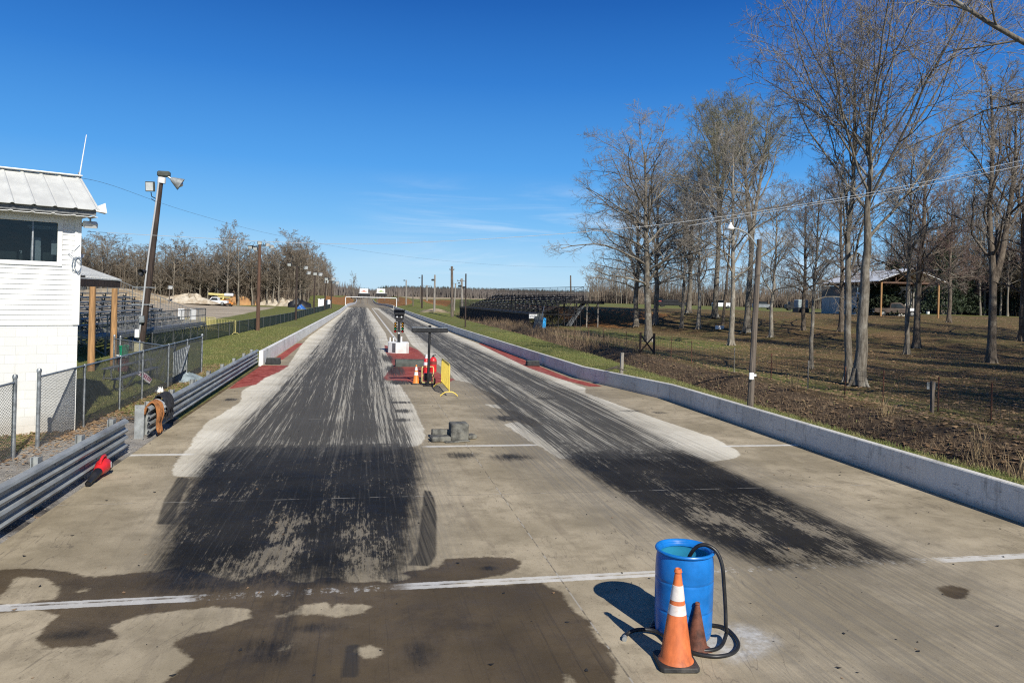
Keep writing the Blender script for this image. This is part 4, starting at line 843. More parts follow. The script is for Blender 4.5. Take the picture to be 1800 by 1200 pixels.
# ------------------------------------------------------------------ clutter on the left
q = G(217, 652); t = thing('waste_drum', 'dark red drum with white tray under the green bucket', 'drum', (*q, 0)); mb = MB(); mb.lathe([(0, 0), (.19, 0), (.20, .02), (.19, .30), (.20, .32), (.19, .58), (0, .58)], 18); mb.build('drum', M['redpaint'], t); mb = MB(); mb.lathe([(0, .585), (.27, .585), (.30, .66), (.28, .66), (.26, .61), (0, .61)], 18); mb.build('tray', M['white'], t)
t = thing('bucket', 'green plastic bucket on a white tray by the timber porch', 'bucket', (*q, .612)); mb = MB(); mb.lathe([(0, 0), (.155, 0), (.185, .40), (.20, .40), (.20, .44), (.175, .44), (.145, .03), (0, .03)], 20); mb.build('bucket', M['green'], t); mb = MB(); mb.tube([(.19*math.cos(a), .02, .42+.10*math.sin(a)) for a in np.linspace(0, math.pi, 12)], .006, 5); mb.build('handle', M['galvpost'], t)
q = G(243, 641); t = thing('utility_box', 'tan utility box on two short posts beside the leaning pole', 'utility box', (*q, 0)); mb = MB(); mb.bbox((0, 0, .78), (.36, .22, .42), .03); mb.build('cabinet', M['tan'], t); mb = MB(); mb.bar((-.1, 0, -.1), (-.1, 0, .58), .05); mb.bar((.1, 0, -.1), (.1, 0, .58), .05); mb.build('legs', M['galvpost'], t); mb = MB(); mb.bbox((0, -.0, 1.0), (.40, .26, .03), .01); mb.build('lid', M['tan'], t)
q = G(236, 612); t = thing('blue_drum', 'blue plastic drum at the foot of the silver bleachers', 'drum', (*q, 0)); mb = MB(); mb.lathe([(0, .02), (.27, .02), (.29, .1), (.29, .30), (.30, .31), (.29, .33), (.29, .60), (.30, .61), (.29, .63), (.29, .8), (.26, .88), (0, .87)], 20); mb.build('drum', M['bluebarrel'], t)
def plank_bench(label, a, b, h, w=.25):
    a, b = Vector((*a, 0)), Vector((*b, 0)); t = thing('bench', label, 'bench', a); U = Vector((0, 0, h)); d = (b-a).normalized(); n = Vector((-d.y, d.x, 0))
    mb = MB(); mb.bar(a+U-d*.15, b+U+d*.15, .05, w) if False else mb.bbox((a+b)/2+U, ((b-a).length+.3, w, .045), .008, rz=math.atan2(d.y, d.x)); mb.build('seat', M['alu'], t, True)
    for q in (a+d*.15, b-d*.15):
        mb = MB(); mb.bar(q+n*.10+U*.98, q+n*.16-Vector((0, 0, .05)), .05); mb.bar(q-n*.10+U*.98, q-n*.16-Vector((0, 0, .05)), .05); mb.bar(q+n*.16+Vector((0, 0, .06)), q-n*.16+Vector((0, 0, .06)), .04); mb.build('leg', M['alushade'], t, True)
plank_bench('long low aluminium bench behind the long chain link fence, farther one', G(186, 668), G(262, 649), .42)
plank_bench('short aluminium bench nearer the fence, above the striped banner', G(205, 688), G(272, 664), .40)
# fallen banner, folded over itself
c0, c1, c2 = Vector((*G(216, 688), .02)), Vector((*G(239, 678), .42)), Vector((*G(263, 678), .10)); wv = Vector((-.05, .55, .03))
bm2 = bpy.data.materials.new('banner_print'); bm2.use_nodes = True; g = NT(bm2.node_tree); p = g.n['Principled BSDF']; p.inputs['Base Color'].default_value = (.80, .76, .76, 1); p.inputs['Roughness'].default_value = .6
mb = MB(); path = [c0, c0.lerp(c1, .35)+Vector((0, 0, .02)), c0.lerp(c1, .75)+Vector((0, 0, .05)), c1, c1.lerp(c2, .3)+Vector((0, 0, .05)), c1.lerp(c2, .7)+Vector((0, 0, .03)), c2]; K = len(path)
vs = [q+wv*f+Vector((0, 0, .05*math.sin(3*f+i))) for i, q in enumerate(path) for f in (0, .33, .66, 1)]; fs = [(i*4+j, (i+1)*4+j, (i+1)*4+j+1, i*4+j+1) for i in range(K-1) for j in range(3)]
mb.addv(vs, fs); mb.addv([q-Vector((0, 0, .012)) for q in vs], [f[::-1] for f in fs]); bn = thing('banner', 'crumpled white and pink banner lying on the grass behind the fence', 'banner', c0); o = mb.build('sheet', bm2, bn, True)
M['pink'] = mat('faded_crimson_print', (.42, .09, .16), .6); mb = MB(); rr = random.Random(5)
for i in range(K-1):
    for f in ((.10, .32), (.42, .62), (.72, .92)):
        if rr.random() < .85:
            a, b = path[i].lerp(path[i+1], f[0]), path[i].lerp(path[i+1], f[1]); n = Vector((0, -.003, .016)); e = [Vector((0, 0, .05*math.sin(3*k_+i+ff_))) for k_ in (.18, .8) for ff_ in (f[0], f[1])]
            mb.addv([a+wv*.18+e[0]+n, b+wv*.18+e[1]+n, b+wv*.80+e[3]+n, a+wv*.80+e[2]+n], [(0, 1, 2, 3)])
mb.build('lettering', M['pink'], bn, True)
# fine mesh panel tied to the fence, tarp, litter
pa = [D(301, 620, fx[4][1]+.2), D(328, 607, fx[5][1]-.2), D(322, 650, fx[5][1]-.4), D(300, 662, fx[4][1]+.2)]; mb = MB(); n = 13
for i in range(n):
    for j in (0, 1): pass
for i in range(28):
    f = i/27; a = pa[0].lerp(pa[3], f); b = pa[1].lerp(pa[2], f); mb.bar(a+Vector((.07, 0, 0)), b+Vector((.07, 0, 0)), .012, .03)
for i in range(9):
    f = i/8; mb.bar(pa[0].lerp(pa[1], f)+Vector((.085, 0, 0)), pa[3].lerp(pa[2], f)+Vector((.085, 0, 0)), .014)
mb.tube([pa[1]+Vector((.1, 0, 0)), pa[3].lerp(pa[2], .5)+Vector((.1, 0, 0))], .03, 8)
tag(mb.build('louvred_screen', M['galvpost']), 'grey louvred screen tied to the long chain link fence', 'screen')
def blob(name, mname, c, sx, sy, sz, seed, n=22, amp=.25, label=None, cat=None, fr=1.0, flat=1.0, grp=None):
    """low irregular heap sitting on the ground"""
    r = random.Random(seed); ph = [(r.uniform(1, 4.5), r.uniform(0, 6.3), r.uniform(.3, 1)) for _ in range(7)]; vs = []; fs = []; m = max(4, n//3)
    for j in range(m+1):
        rr_ = j/m
        for i in range(n):
            a = 2*math.pi*i/n; w = 1+amp*sum(k[2]*math.sin(k[0]*fr*a*1.0+k[1]+rr_*3) for k in ph)/3*rr_
            h = (1-rr_**2)*(1+amp*1.4*sum(k[2]*math.sin(k[0]*2*a+k[1]*2+rr_*9) for k in ph)/3)
            vs.append((c[0]+sx*rr_*w*math.cos(round(a*n)/n), c[1]+sy*rr_*w*math.sin(a), c[2]-.03+sz*max(0, h)**flat))
    fs = [(j*n+i, (j+1)*n+i, (j+1)*n+(i+1) % n, j*n+(i+1) % n) for j in range(m) for i in range(n)]
    mb = MB(); mb.addv(vs, fs); o = mb.build(name, M[mname], None, angle=60 if sz > 1 else 40); tag(o, label, cat, grp); return o
blob('tarpaulin', 'greytarp', (*G(322, 668), 0), .7, .9, .30, 3, label='pale blue grey tarpaulin heaped behind the fence post', cat='tarpaulin', amp=.35)
blob('litter', 'white', (*G(281, 690), .0), .17, .15, .16, 6, 14, .6, 'small crumpled white bag on the grass behind the guardrail', 'litter')
blob('litter', 'white', (*G(236, 698), .0), .05, .05, .05, 9, 10, .5, 'tiny scrap of white paper on the grass in front of the banner', 'litter')
# crowd barriers
def crowd_barrier(label, a, b, mname, h=1.05, grp=None, nb=18):
    a, b = Vector((*a, gz(*a))), Vector((*b, gz(*b))); a.z = max(a.z, 0) if a.x > -4.6 and a.x < 10 else a.z; b.z = max(b.z, 0) if -4.6 < b.x < 10 else b.z
    t = thing('crowd_barrier', label, 'barrier', (a+b)/2, 0, grp); d = (b-a); n = Vector((-d.y, d.x, 0)).normalized(); U = Vector((0, 0, h)); lo = Vector((0, 0, .20))
    mb = MB(); r = .1; u = d.normalized()
    mb.tube([a+lo, a+U-Vector((0, 0, .12)), a+u*.035+U-Vector((0, 0, .035)), a+u*.12+U, b-u*.12+U, b-u*.035+U-Vector((0, 0, .035)), b+U-Vector((0, 0, .12)), b+lo, a+lo], .021, 8); mb.build('frame', M[mname], t, True)
    mb = MB()
    for k in range(1, nb): q = a.lerp(b, k/nb); mb.tube([q+lo, q+U], .012, 6)
    mb.build('bars', M[mname], t, True)
    for q in (a, b):
        mb = MB(); mb.tube([q+n*.30+Vector((0, 0, .01)), q+n*.2+Vector((0, 0, .10)), q+n*.10+Vector((0, 0, .15)), q-n*.10+Vector((0, 0, .15)), q-n*.2+Vector((0, 0, .10)), q-n*.30+Vector((0, 0, .01))], .020, 8); mb.tube([q+Vector((0, 0, .15)), q+lo], .02, 8); mb.build('foot', M[mname], t, True)
    return t
ya = G(306, 583); yb2 = G(347, 582); yc = G(361, 582.5); yd = G(412, 588)
crowd_barrier('yellow crowd barrier on the left, just past the silver bleachers', (-13.2, 66.5), (-11.9, 65.6), 'paleyellow', 1.1, 'yellow crowd barriers by the bleachers')
crowd_barrier('yellow crowd barrier in the middle of three by the bleachers', G(321, 583), G(363, 582), 'paleyellow', 1.1, 'yellow crowd barriers by the bleachers')
crowd_barrier('yellow crowd barrier on the right, behind the dark fence', G(365, 582.5), G(414, 588), 'paleyellow', 1.1, 'yellow crowd barriers by the bleachers')
crowd_barrier('yellow crowd barrier standing lengthwise in the middle of the strip', (3.02, 25.15), (3.03, 27.7), 'yellow', 1.08, None, 16)
# clothes over the rail end
def drape(name, label, y0, y1, drop_f, drop_b, mname, seed, off=0.0, lift=0.0, taper=0.0, slant=0.0):
    r = random.Random(seed); X = -4.70; prof = [(X-.12-off, .72-drop_b), (X-.10-off, .60), (X-.03, .735+off+lift), (X+.05, .75+off+lift), (X+.105+off, .69+lift)]
    m = 9; prof += [(X+.125+off+.02*math.sin(k), .66-drop_f*(k+1)/m) for k in range(m)]
    nY = 12; vs = []
    for i in range(nY+1):
        f = i/nY
        for j, (x, z) in enumerate(prof):
            s = 1-taper*max(0, j-4)/m; yy = (y0+y1)/2+(f-.5)*(y1-y0)*s+slant*max(0, j-4)/m
            k = .035*math.sin(f*17+j*.35+seed)+.02*math.sin(f*31+j*.9)
            vs.append((x+k*(1 if j > 3 else -.6), yy+.015*math.sin(j*1.3+i), z+.03*math.sin(f*9+seed)*(j > 4)+k*.4))
    K = len(prof); fs = [(i*K+j, i*K+j+1, (i+1)*K+j+1, (i+1)*K+j) for i in range(nY) for j in range(K-1)]
    mb = MB(); mb.addv(vs, fs); o = mb.build(name, M[mname], None, angle=80); md = o.modifiers.new('s', 'SOLIDIFY'); md.thickness = .03; md.offset = 1; md2 = o.modifiers.new('b', 'SUBSURF'); md2.levels = md2.render_levels = 1; tag(o, label, 'clothing'); return o
drape('coveralls', 'brown work coveralls draped over the end of the farther guardrail', 18.38, 18.82, .62, .25, 'browncloth', 2, .02, .01, .25, -.05)
drape('jacket', 'black padded jacket draped over the guardrail beside the brown coveralls', 18.95, 19.75, .40, .3, 'blackcloth', 5, .05, .06, .2)
drape('scarf', 'pale grey cloth showing between the brown coveralls and the black jacket', 18.80, 18.93, .18, .2, 'greycloth', 8, .03, .0)
# leaf blower leaning by the rail
nz, bd = Vector((*G(154, 856), .055)), Vector((*G(180, 836), .17)); ax = (bd-nz).normalized(); R = ax.to_track_quat('Z', 'Y').to_matrix(); L = (bd-nz).length
t = thing('leaf_blower', 'red and black cordless leaf blower lying beside the near guardrail', 'leaf blower', (nz.x, nz.y, 0))
mb = MB(); mb.lathe([(.0, .02), (.036, .02), (.045, 0), (.047, .05), (.05, .22), (.062, .24), (.075, L*.72)], 18, nz, R); mb.build('nozzle', M['black'], t, True)
mb = MB(); mb.lathe([(.075, L*.68), (.09, L*.74), (.115, L*.9), (.13, L*1.02), (.12, L*1.14), (.07, L*1.20), (0, L*1.2)], 18, nz, R); o = mb.build('motor_housing', M['red'], t, True)
mb = MB(); U = (R @ Vector((0, 0, 1)), Vector((0, 0, 1))); c = nz+ax*L*.8; mb.tube([c+U[1]*.10, c+U[1]*.155+ax*.05, c+U[1]*.18+ax*.16, c+U[1]*.165+ax*.27, c+ax*.34+U[1]*.10], .026, 8); mb.build('handle', M['red'], t, True)
mb = MB(); mb.bbox(nz+ax*(L*1.15)+Vector((.06, 0, -.04)), (.12, .12, .15), .02, M=R); mb.build('battery', M['black'], t, True); mb = MB(); mb.box(nz+ax*(L*1.03)+Vector((.145, -.03, .03)), (.004, .10, .04), M=R); mb.build('badge', M['white'], t, True)
# foam sensor cover at the start of the left wall
def sensor_cover(label, c, w, d, h, rz=0, grp='foam sensor covers'):
    t = thing('sensor_cover', label, 'sensor cover', (*c, 0), rz, grp); mb = MB(); mb.addv([(-w/2, -d/2, 0), (w/2, -d/2, 0), (w/2, d/2, 0), (-w/2, d/2, 0), (-w*.46, -d*.36, h), (w*.46, -d*.36, h), (w*.46, d*.36, h), (-w*.46, d*.36, h)], [(0, 3, 2, 1), (4, 5, 6, 7), (0, 1, 5, 4), (1, 2, 6, 5), (2, 3, 7, 6), (3, 0, 4, 7)]); o = mb.build('foam_block', M['blackmatt'], t); b = o.modifiers.new('b', 'BEVEL'); b.width = .03; b.segments = 2
    mb = MB(); mb.bbox((0, 0, h-.0), (w*.98, d*.5, .05), .015); mb.build('cap', M['grey'], t)
sensor_cover('dark foam sensor cover against the near end of the white left wall', (-3.98, 36.4), .66, .5, .27)
sensor_cover('dark foam sensor cover at the foot of the right wall on red paint', (8.62, 36.6), .68, .5, .24)
# ------------------------------------------------------------------ middle of the strip
def off_children(t, *objs):
    for o in objs: o.location = tuple(-a for a in t.location)
bx, by = G(701, 621); by += .62; t = thing('start_light_tree', 'black drag racing start light tree on a striped pole', 'start lights', (bx, by, .62))
mb = MB(); mb.tube([(0, 0, 0), (0, 0, .50)], .075, 12); mb.build('pole_base', M['black'], t); mb = MB(); mb.tube([(0, 0, .50), (0, 0, 1.08)], .055, 12); mb.build('pole', M['white'], t)
zt = D(701, 545, by).z-.62
mb = MB(); mb.bbox((0, 0, zt-.13), (.62, .26, .26), .02); mb.bbox((0, 0, zt-.40), (.54, .24, .26), .02); mb.bbox((0, 0, zt-.60), (.40, .2, .16), .02); mb.bbox((0, 0, (zt+.6)/2-.1), (.16, .12, zt-.75), .02); mb.build('lamp_housing', M['black'], t)
mb = MB(); mb.bbox((0, -.14, zt+.02), (.70, .40, .03), .01); mb.bbox((0, -.17, zt-.26), (.60, .16, .03), .01); mb.build('hood', M['black'], t)
cols = [('amber_lamp', mat('amber_lens', (.55, .26, .02), .25)), ('green_lamp', mat('green_lens', (.01, .25, .09), .25)), ('red_lamp', mat('red_lens', (.45, .03, .025), .25))]
for i, (nm, m_) in enumerate([cols[0], cols[0], cols[1], cols[2]]):
    z = zt-.78-.155*i
    for s in (-1, 1):
        mb = MB(); mb.lathe([(0, .0), (.075, .0), (.08, .03), (.07, .09), (.085, .16)], 14, (s*.21, .02, z), Matrix.Rotation(rad(90), 3, 'X')); o = mb.build('lamp_can', M['black'], t)
        mb = MB(); mb.lathe([(0, .07), (.04, .062), (.068, .04)], 14, (s*.21, .02, z), Matrix.Rotation(rad(90), 3, 'X')); mb.build(nm, m_, o)
mb = MB(); [mb.bar((-.21, .02, zt-.78-.155*i), (.21, .02, zt-.78-.155*i), .03) for i in range(4)]; mb.build('lamp_brackets', M['black'], t)
for s in (-1, 1):
    for i in range(2):
        mb = MB(); mb.lathe([(0, .02), (.045, .016), (.05, 0)], 12, (s*.13, -.12, zt-.38-.0*i-.02), Matrix.Rotation(rad(90), 3, 'X'))
    mb.build('stage_bulb', M['lens'], t)
t = thing('concrete_plinth', 'white chamfered concrete block under the start light tree', 'plinth', (bx+.02, by+.12, 0))
pl_ = [(-.62, -.25), (-.20, -.72), (.40, -.72), (.58, -.45), (.58, .6), (-.42, .7), (-.62, .45)]
mb = MB(); mb.prism(pl_, Matrix.Translation((0, 0, -.02)), .64); o = mb.build('block', M['whitepaint'], t, angle=20); b = o.modifiers.new('b', 'BEVEL'); b.width = .015; b.segments = 2; b.limit_method = 'ANGLE'
mb = MB(); mb.addv([(-.63, -.23, .04), (-.22, -.705, .04), (-.22, -.705, .58), (-.63, -.23, .58)], [(0, 1, 2, 3)]); M['shadeface'] = mat('shaded_face_grey', (.13, .13, .14), .7); mb.build('shade_panel', M['shadeface'], t)  # dark grey sheet paints the shade on the block's left face
for (px_, py_, h) in ((.12, -.5, .35), (-.30, .2, .30), (-.5, .35, .25)):
    mb = MB(); mb.tube([(px_, py_, .60), (px_, py_, .62+h)], .055 if h == .35 else .035, 10); mb.build('conduit_stub', M['white'], t)
# T-shaped light bar and the small yellow cart round its foot
bx2, by2 = G(752, 678); t = thing('light_bar', 'tall black T shaped stand with a long grey topped bar', 'stand', (bx2, by2, 0)); zb = D(755, 579, by2).z
mb = MB(); mb.tube([(0, 0, 0), (.02, 0, zb+.05)], [.052, .045], 12); mb.build('pole', M['black'], t)
mb = MB(); mb.bbox((.02, -.02, zb-.03), (1.36, .20, .16), .02); mb.build('bar', M['black'], t); mb = MB(); mb.bbox((.02, -.02, zb+.066), (1.34, .20, .03), .01); mb.build('cap', M['galvpost'], t); mb = MB(); mb.lathe([(.0, .0), (.05, .02), (.06, .10), (0, .12)], 10, (.02, 0, zb+.05)); mb.build('knob', M['black'], t)
mb = MB(); mb.bbox((0, 0, .02), (.36, .36, .04), .01); mb.build('base_plate', M['black'], t)
t = thing('hand_cart', 'small yellow hand cart with wheels round the foot of the black stand', 'cart', (bx2+.02, by2+.42, 0))
mb = MB(); 
for s in (-.22, .22): mb.tube([(s, -.1, .12), (s, 0, .62), (s*.9, .05, .68)], .02, 8)
mb.tube([(-.2, .05, .68), (.2, .05, .68)], .02, 8); mb.tube([(-.22, -.05, .35), (.22, -.05, .35)], .018, 8); mb.bbox((0, -.15, .10), (.46, .22, .03), .01); mb.build('frame', M['paleyellow'], t)
for s in (-.27, .27): mb = MB(); mb.lathe([(.05, -.03), (.11, -.035), (.125, -.02), (.125, .02), (.11, .035), (.05, .03)], 16, (s, .02, .125), Matrix.Rotation(rad(90), 3, 'Y')); mb.build('wheel', M['tyre'], t)
mb = MB(); mb.bbox((0, -.10, .30), (.30, .2, .30), .03); mb.build('toolbox', M['black'], t)
for i, (px_, py_, lb) in enumerate(((749, 655, 'red fire extinguisher with a white top left of the black stand'), (761, 653, 'bright red fire extinguisher right of the black stand'))):
    q = G(px_, py_); t = thing('fire_extinguisher', lb, 'fire extinguisher', (*q, 0), 0, 'fire extinguishers by the start line'); r = .125 if i == 0 else .16
    mb = MB(); mb.lathe([(0, 0), (r, 0), (r*1.02, .03), (r, .50), (r*.8, .60), (r*.35, .66), (0, .66)], 18); mb.build('cylinder', M['red'], t); mb = MB(); mb.lathe([(r*.55, .60), (r*.5, .68), (.05, .72), (.05, .80), (0, .81)] if i == 0 else [(.05, .64), (.05, .72), (0, .73)], 14); mb.bbox((.05, 0, .74), (.16, .04, .03), .008); mb.build('valve', M['white' if i == 0 else 'black'], t)
    mb = MB(); mb.lathe([(r*1.03, .33), (r*1.035, .34), (r*1.035, .47), (r*1.03, .48)], 18); mb.build('band', M['white' if i == 0 else 'redpaint'], t)
# long foam roll
q0 = G(722, 644); t = thing('foam_roll', 'long dark grey half round foam block lying across the red paint', 'foam block', (*q0, 0))
prof = [(-.20, 0), (.20, 0), (.20, .12)]+[(.20*math.cos(a)*1.0, .14+.22*math.sin(a)) for a in np.linspace(.1, math.pi-.1, 12)]+[(-.20, .12)]
mb = MB(); mb.prism(prof, Matrix.Translation((-.72, 0, 0)) @ Matrix.Rotation(rad(90), 4, 'Z') @ Matrix.Rotation(rad(90), 4, 'X'), 1.44); mb.build('roll', M['grey'], t)
mb = MB(); mb.bbox((-.735, 0, .16), (.03, .42, .32), .01); mb.build('end_cap', M['black'], t)
# cones
def cone(label, loc, h, rb, mats, collars, base=.36, rz=0.0, grp=None, bh=.045, lean=(0, 0)):
    t = thing('traffic_cone', label, 'traffic cone', loc, rz, grp); rt = rb*.17; r = lambda z: rb+(rt-rb)*(z-bh)/(h-bh)
    mb = MB(); mb.lathe([(rb*1.16, bh), (rb*1.08, bh+.015), (rb, bh+.035), (r(h*.95), h*.95), (r(h*.95)*1.25, h*.965), (r(h)*1.25, h*.995), (r(h), h), (r(h)*.7, h*.99), (r(h)*.7, h*.9)], 28); o = mb.build('cone_body', M[mats[0]], t)
    for a, b_ in collars: mb = MB(); mb.lathe([(r(a*h), a*h-.001), (r(a*h)+.004, a*h), (r(b_*h)+.004, b_*h), (r(b_*h), b_*h+.001)], 28); mb.build('collar', M[mats[1]], t)
    s = base/2; mb = MB(); c = s*.16; pl = [(-s+c, -s), (s-c, -s), (s, -s+c), (s, s-c), (s-c, s), (-s+c, s), (-s, s-c), (-s, -s+c)]; mb.prism(pl, Matrix.Translation((0, 0, .003)), bh); o = mb.build('base', M[mats[2]], t, angle=20); b = o.modifiers.new('b', 'BEVEL'); b.width = .008; b.segments = 2; b.limit_method = 'ANGLE'
    return t
cone('tall worn orange traffic cone with two white collars in front of the blue drum', (2.99, 6.50, 0), .90, .145, ('orangecone', 'conewhite', 'conebase'), [(.535, .635), (.68, .83)], .37, rad(-9))
cone('small dark rusty cone without collars leaning near the blue drum', (*G(1224, 1140), 0), .46, .10, ('rustcone', 'conewhite', 'rustcone'), [], .25, rad(12), None, .02)
cone('bright orange cone with two white collars beside the black stand', (*G(731, 675), 0), .74, .125, ('orange', 'white', 'conebase'), [(.47, .64), (.72, .90)], .36, rad(5))
# pile of rubber mats
q = Vector((*G(795, 775), 0))
def mat_block(label, c, s, rz, seed, tilt=0, mname='rubbermat'):
    r = random.Random(seed); mb = MB(); hx, hy, hz = s[0]/2, s[1]/2, s[2]/2; n = 5; R = Matrix.Rotation(rz, 3, 'Z') @ Matrix.Rotation(tilt, 3, 'X')
    me_ = MB(); me_.bbox((0, 0, hz), s, .025); o = me_.build('rubber_mat', M[mname]); tag(o, label, 'rubber mat', 'rubber mats piled by the stage line')
    o.location = c; o.rotation_euler = (tilt, 0, rz); b = o.modifiers.new('sub', 'SUBSURF'); b.subdivision_type = 'SIMPLE'; b.levels = b.render_levels = 3; d = o.modifiers.new('d', 'DISPLACE'); tx = bpy.data.textures.new('lumps', 'CLOUDS'); tx.noise_scale = .22; d.texture = tx; d.strength = .035; d.mid_level = .5; return o
mat_block('largest grey rubber block standing up in the pile of mats', (q.x+.17, q.y+.2, 0), (.42, .42, .40), rad(3), 1)
mat_block('flat rubber mat at the front left of the pile', (q.x-.28, q.y+.05, 0), (.46, .36, .12), rad(4), 2)
mat_block('rubber mat propped behind the front left mat of the pile', (q.x-.22, q.y+.45, .03), (.46, .34, .17), rad(-2), 3, rad(-8))
mat_block('small rubber mat scrap sticking out at the right of the pile', (q.x+.48, q.y+.32, 0), (.22, .3, .10), rad(20), 4)
mat_block('thin flat rubber strip under the front of the pile of mats', (q.x+.1, q.y-.10, 0), (.62, .16, .03), rad(14), 5)
# ------------------------------------------------------------------ blue drum and hose
dc = Vector((3.33, 7.09, 0)); t = thing('plastic_drum', 'open blue plastic drum with a black hose, near the start line', 'drum', dc)
R0 = .29
mb = MB(); mb.lathe([(0, .012), (.24, .012), (.262, .0), (.272, .01), (.283, .05), (.288, .10), (.290, .20), (.291, .262), (.2912, .280), (.287, .288), (.287, .294), (.2914, .302), (.292, .32), (.2935, .38), (.294, .44), (.294, .52), (.294, .555), (.2942, .573), (.290, .581), (.290, .587), (.2944, .595), (.2945, .615), (.294, .66), (.293, .72), (.286, .80), (.278, .835), (.276, .85)], 48); mb.build('barrel', M['bluebarrel'], t)
mb = MB(); mb.lathe([(.276, .848), (.292, .852), (.302, .862), (.303, .872), (.297, .882), (.282, .884), (.272, .878), (.262, .862), (.252, .858), (.246, .850), (.244, .82)], 48); mb.build('rim', M['bluebarrel'], t)
M['drumin'] = mat('blue_green_plastic_inside', (.03, .30, .50), .5, 0, .12, 4); mb = MB(); mb.lathe([(.245, .83), (.268, .78), (.278, .6), (.272, .1), (.25, .04), (0, .04)], 40); mb.build('inside', M['drumin'], t)
def gp(px, py, z=.022): a = G(px, py, z); return Vector((a[0], a[1], z))
def spline(P, n=10):
    P = [Vector(p) for p in P]; out = []
    for i in range(len(P)-1):
        a, b, c, d = P[max(i-1, 0)], P[i], P[i+1], P[min(i+2, len(P)-1)]
        for k in range(n):
            s = k/n; out.append(.5*((2*b)+(c-a)*s+(2*a-5*b+4*c-d)*s*s+(3*b-a-3*c+d)*s*s*s))
    return out+[P[-1]]
rgt = Vector((math.cos(-YAW-.35), math.sin(-YAW-.35), 0))
def dp(r, z, f=0.0): v = rgt*r+Vector((-rgt.y, rgt.x, 0))*f; return dc+v+Vector((0, 0, z))
hp = [dp(-.02, .45, .08), dp(.02, .72, -.02), dp(.10, .90, -.05), dp(.20, .955, -.05), dp(.31, .91, -.05), dp(.375, .78, -.06), dp(.40, .58, -.07), dp(.42, .36, -.08), dp(.43, .18, -.10), gp(1277, 1112, .08), gp(1266, 1136, .03), gp(1240, 1143), gp(1213, 1140), gp(1190, 1134), gp(1166, 1117), gp(1154, 1102, .03), dc+Vector((-.30, .12, .022)), dc+Vector((-.12, .33, .022)), dc+Vector((.17, .31, .022)), dc+Vector((.335, .12, .022)), gp(1272, 1102, .03), gp(1290, 1116), gp(1298, 1133), gp(1288, 1147), gp(1262, 1153), gp(1232, 1150), gp(1205, 1142, .03), gp(1183, 1132, .05), gp(1160, 1112, .045), gp(1138, 1106, .05), gp(1116, 1107, .05), gp(1103, 1113, .03), gp(1098, 1119, .022)]
mb = MB(); mb.tube(spline(hp, 8), .0195, 12); t2 = thing('hose', 'thick black hose looped over the blue drum and coiled round its foot', 'hose', dc); o = mb.build('tubing', M['hose'], t2, True, 60)
mb = MB(); e = gp(1098, 1119, .022); mb.tube([e, e+Vector((-.02, -.05, 0))], .024, 12); mb.build('fitting', M['galv'], t2, True)
# ------------------------------------------------------------------ the far end: gantry, scoreboards
gl_, gr_ = Vector((-3.85, 191, 0)), Vector((8.7, 187, 0)); zL, zR = D(609, 521.5, 191).z, D(695.5, 524, 187).z
t = thing('finish_gantry', 'white pipe gantry spanning the far strip', 'gantry', (gl_+gr_)/2); mb = MB(); U = Vector((0, 0, 1)); zz = (zL+zR)/2
mb.tube([gl_-U*.3, gl_+U*(zz-.3), gl_+U*(zz-.08)+Vector((.08, 0, 0)), gl_+U*zz+Vector((.3, 0, 0)), gr_+U*zz-Vector((.3, 0, 0)), gr_+U*(zz-.08)-Vector((.08, 0, 0)), gr_+U*(zz-.3), gr_-U*.3], .10, 10); mb.build('arch', M['whitemetal'], t, True)
def scoreboard(label, pxc, dist, c1, c2, seed):
    q = D(pxc, 517, dist); k = dist/1300; X, zb = q.x, D(pxc, 520.3, dist).z; t = thing('scoreboard', label, 'scoreboard', (X, dist, float(tz(X, dist))), 0, 'far scoreboards')
    mb = MB(); mb.bbox((X, dist, zb+2.2*k), (18.5*k, .5, 4.6*k), .05); mb.build('dark_display', M['black'], t, True)
    mb = MB(); mb.bbox((X-1*k, dist, zb+8.9*k), (14.3*k, .3, 7.6*k), .05); o = mb.build('sign_panel', M['white'], t, True); mb = MB(); mb.bbox((X, dist-.05, zb+4.85*k), (19.5*k, .6, .5*k), .03); mb.build('ledge', M['whitemetal'], t, True)
    mb = MB(); mb.prism([(math.cos(a)*3.2*k, math.sin(a)*1.9*k) for a in np.linspace(0, math.pi, 14)], Matrix.Translation((X-.8*k, dist-.155, zb+7.6*k)) @ Matrix.Rotation(rad(90), 4, 'X'), .03); o2 = mb.build('emblem', c1, t, True)
    mb = MB(); rr = random.Random(seed)
    for i in range(7): mb.box((X+(-5.2+i*1.5)*k, dist-.17, zb+(7.1+.3*rr.random())*k), (1.0*k, .02, 1.1*k))
    mb.build('lettering', c2, t, True)
    for s in (-6, 6): mb = MB(); mb.bar((X+s*k, dist+.3, gz(X, dist)-.3), (X+s*k, dist+.3, zb+5*k), .35); mb.build('post', M['polewood'], t, True)
scoreboard('far scoreboard left of the strip under a white sign with a red emblem', 640.5, 420, mat('sign_red', (.55, .14, .08), .6), mat('sign_orange', (.60, .26, .14), .6), 1)
scoreboard('far scoreboard right of the strip under a white sign with a green emblem', 670.5, 420, mat('sign_green', (.30, .45, .08), .6), mat('sign_dark', (.22, .30, .10), .6), 2)
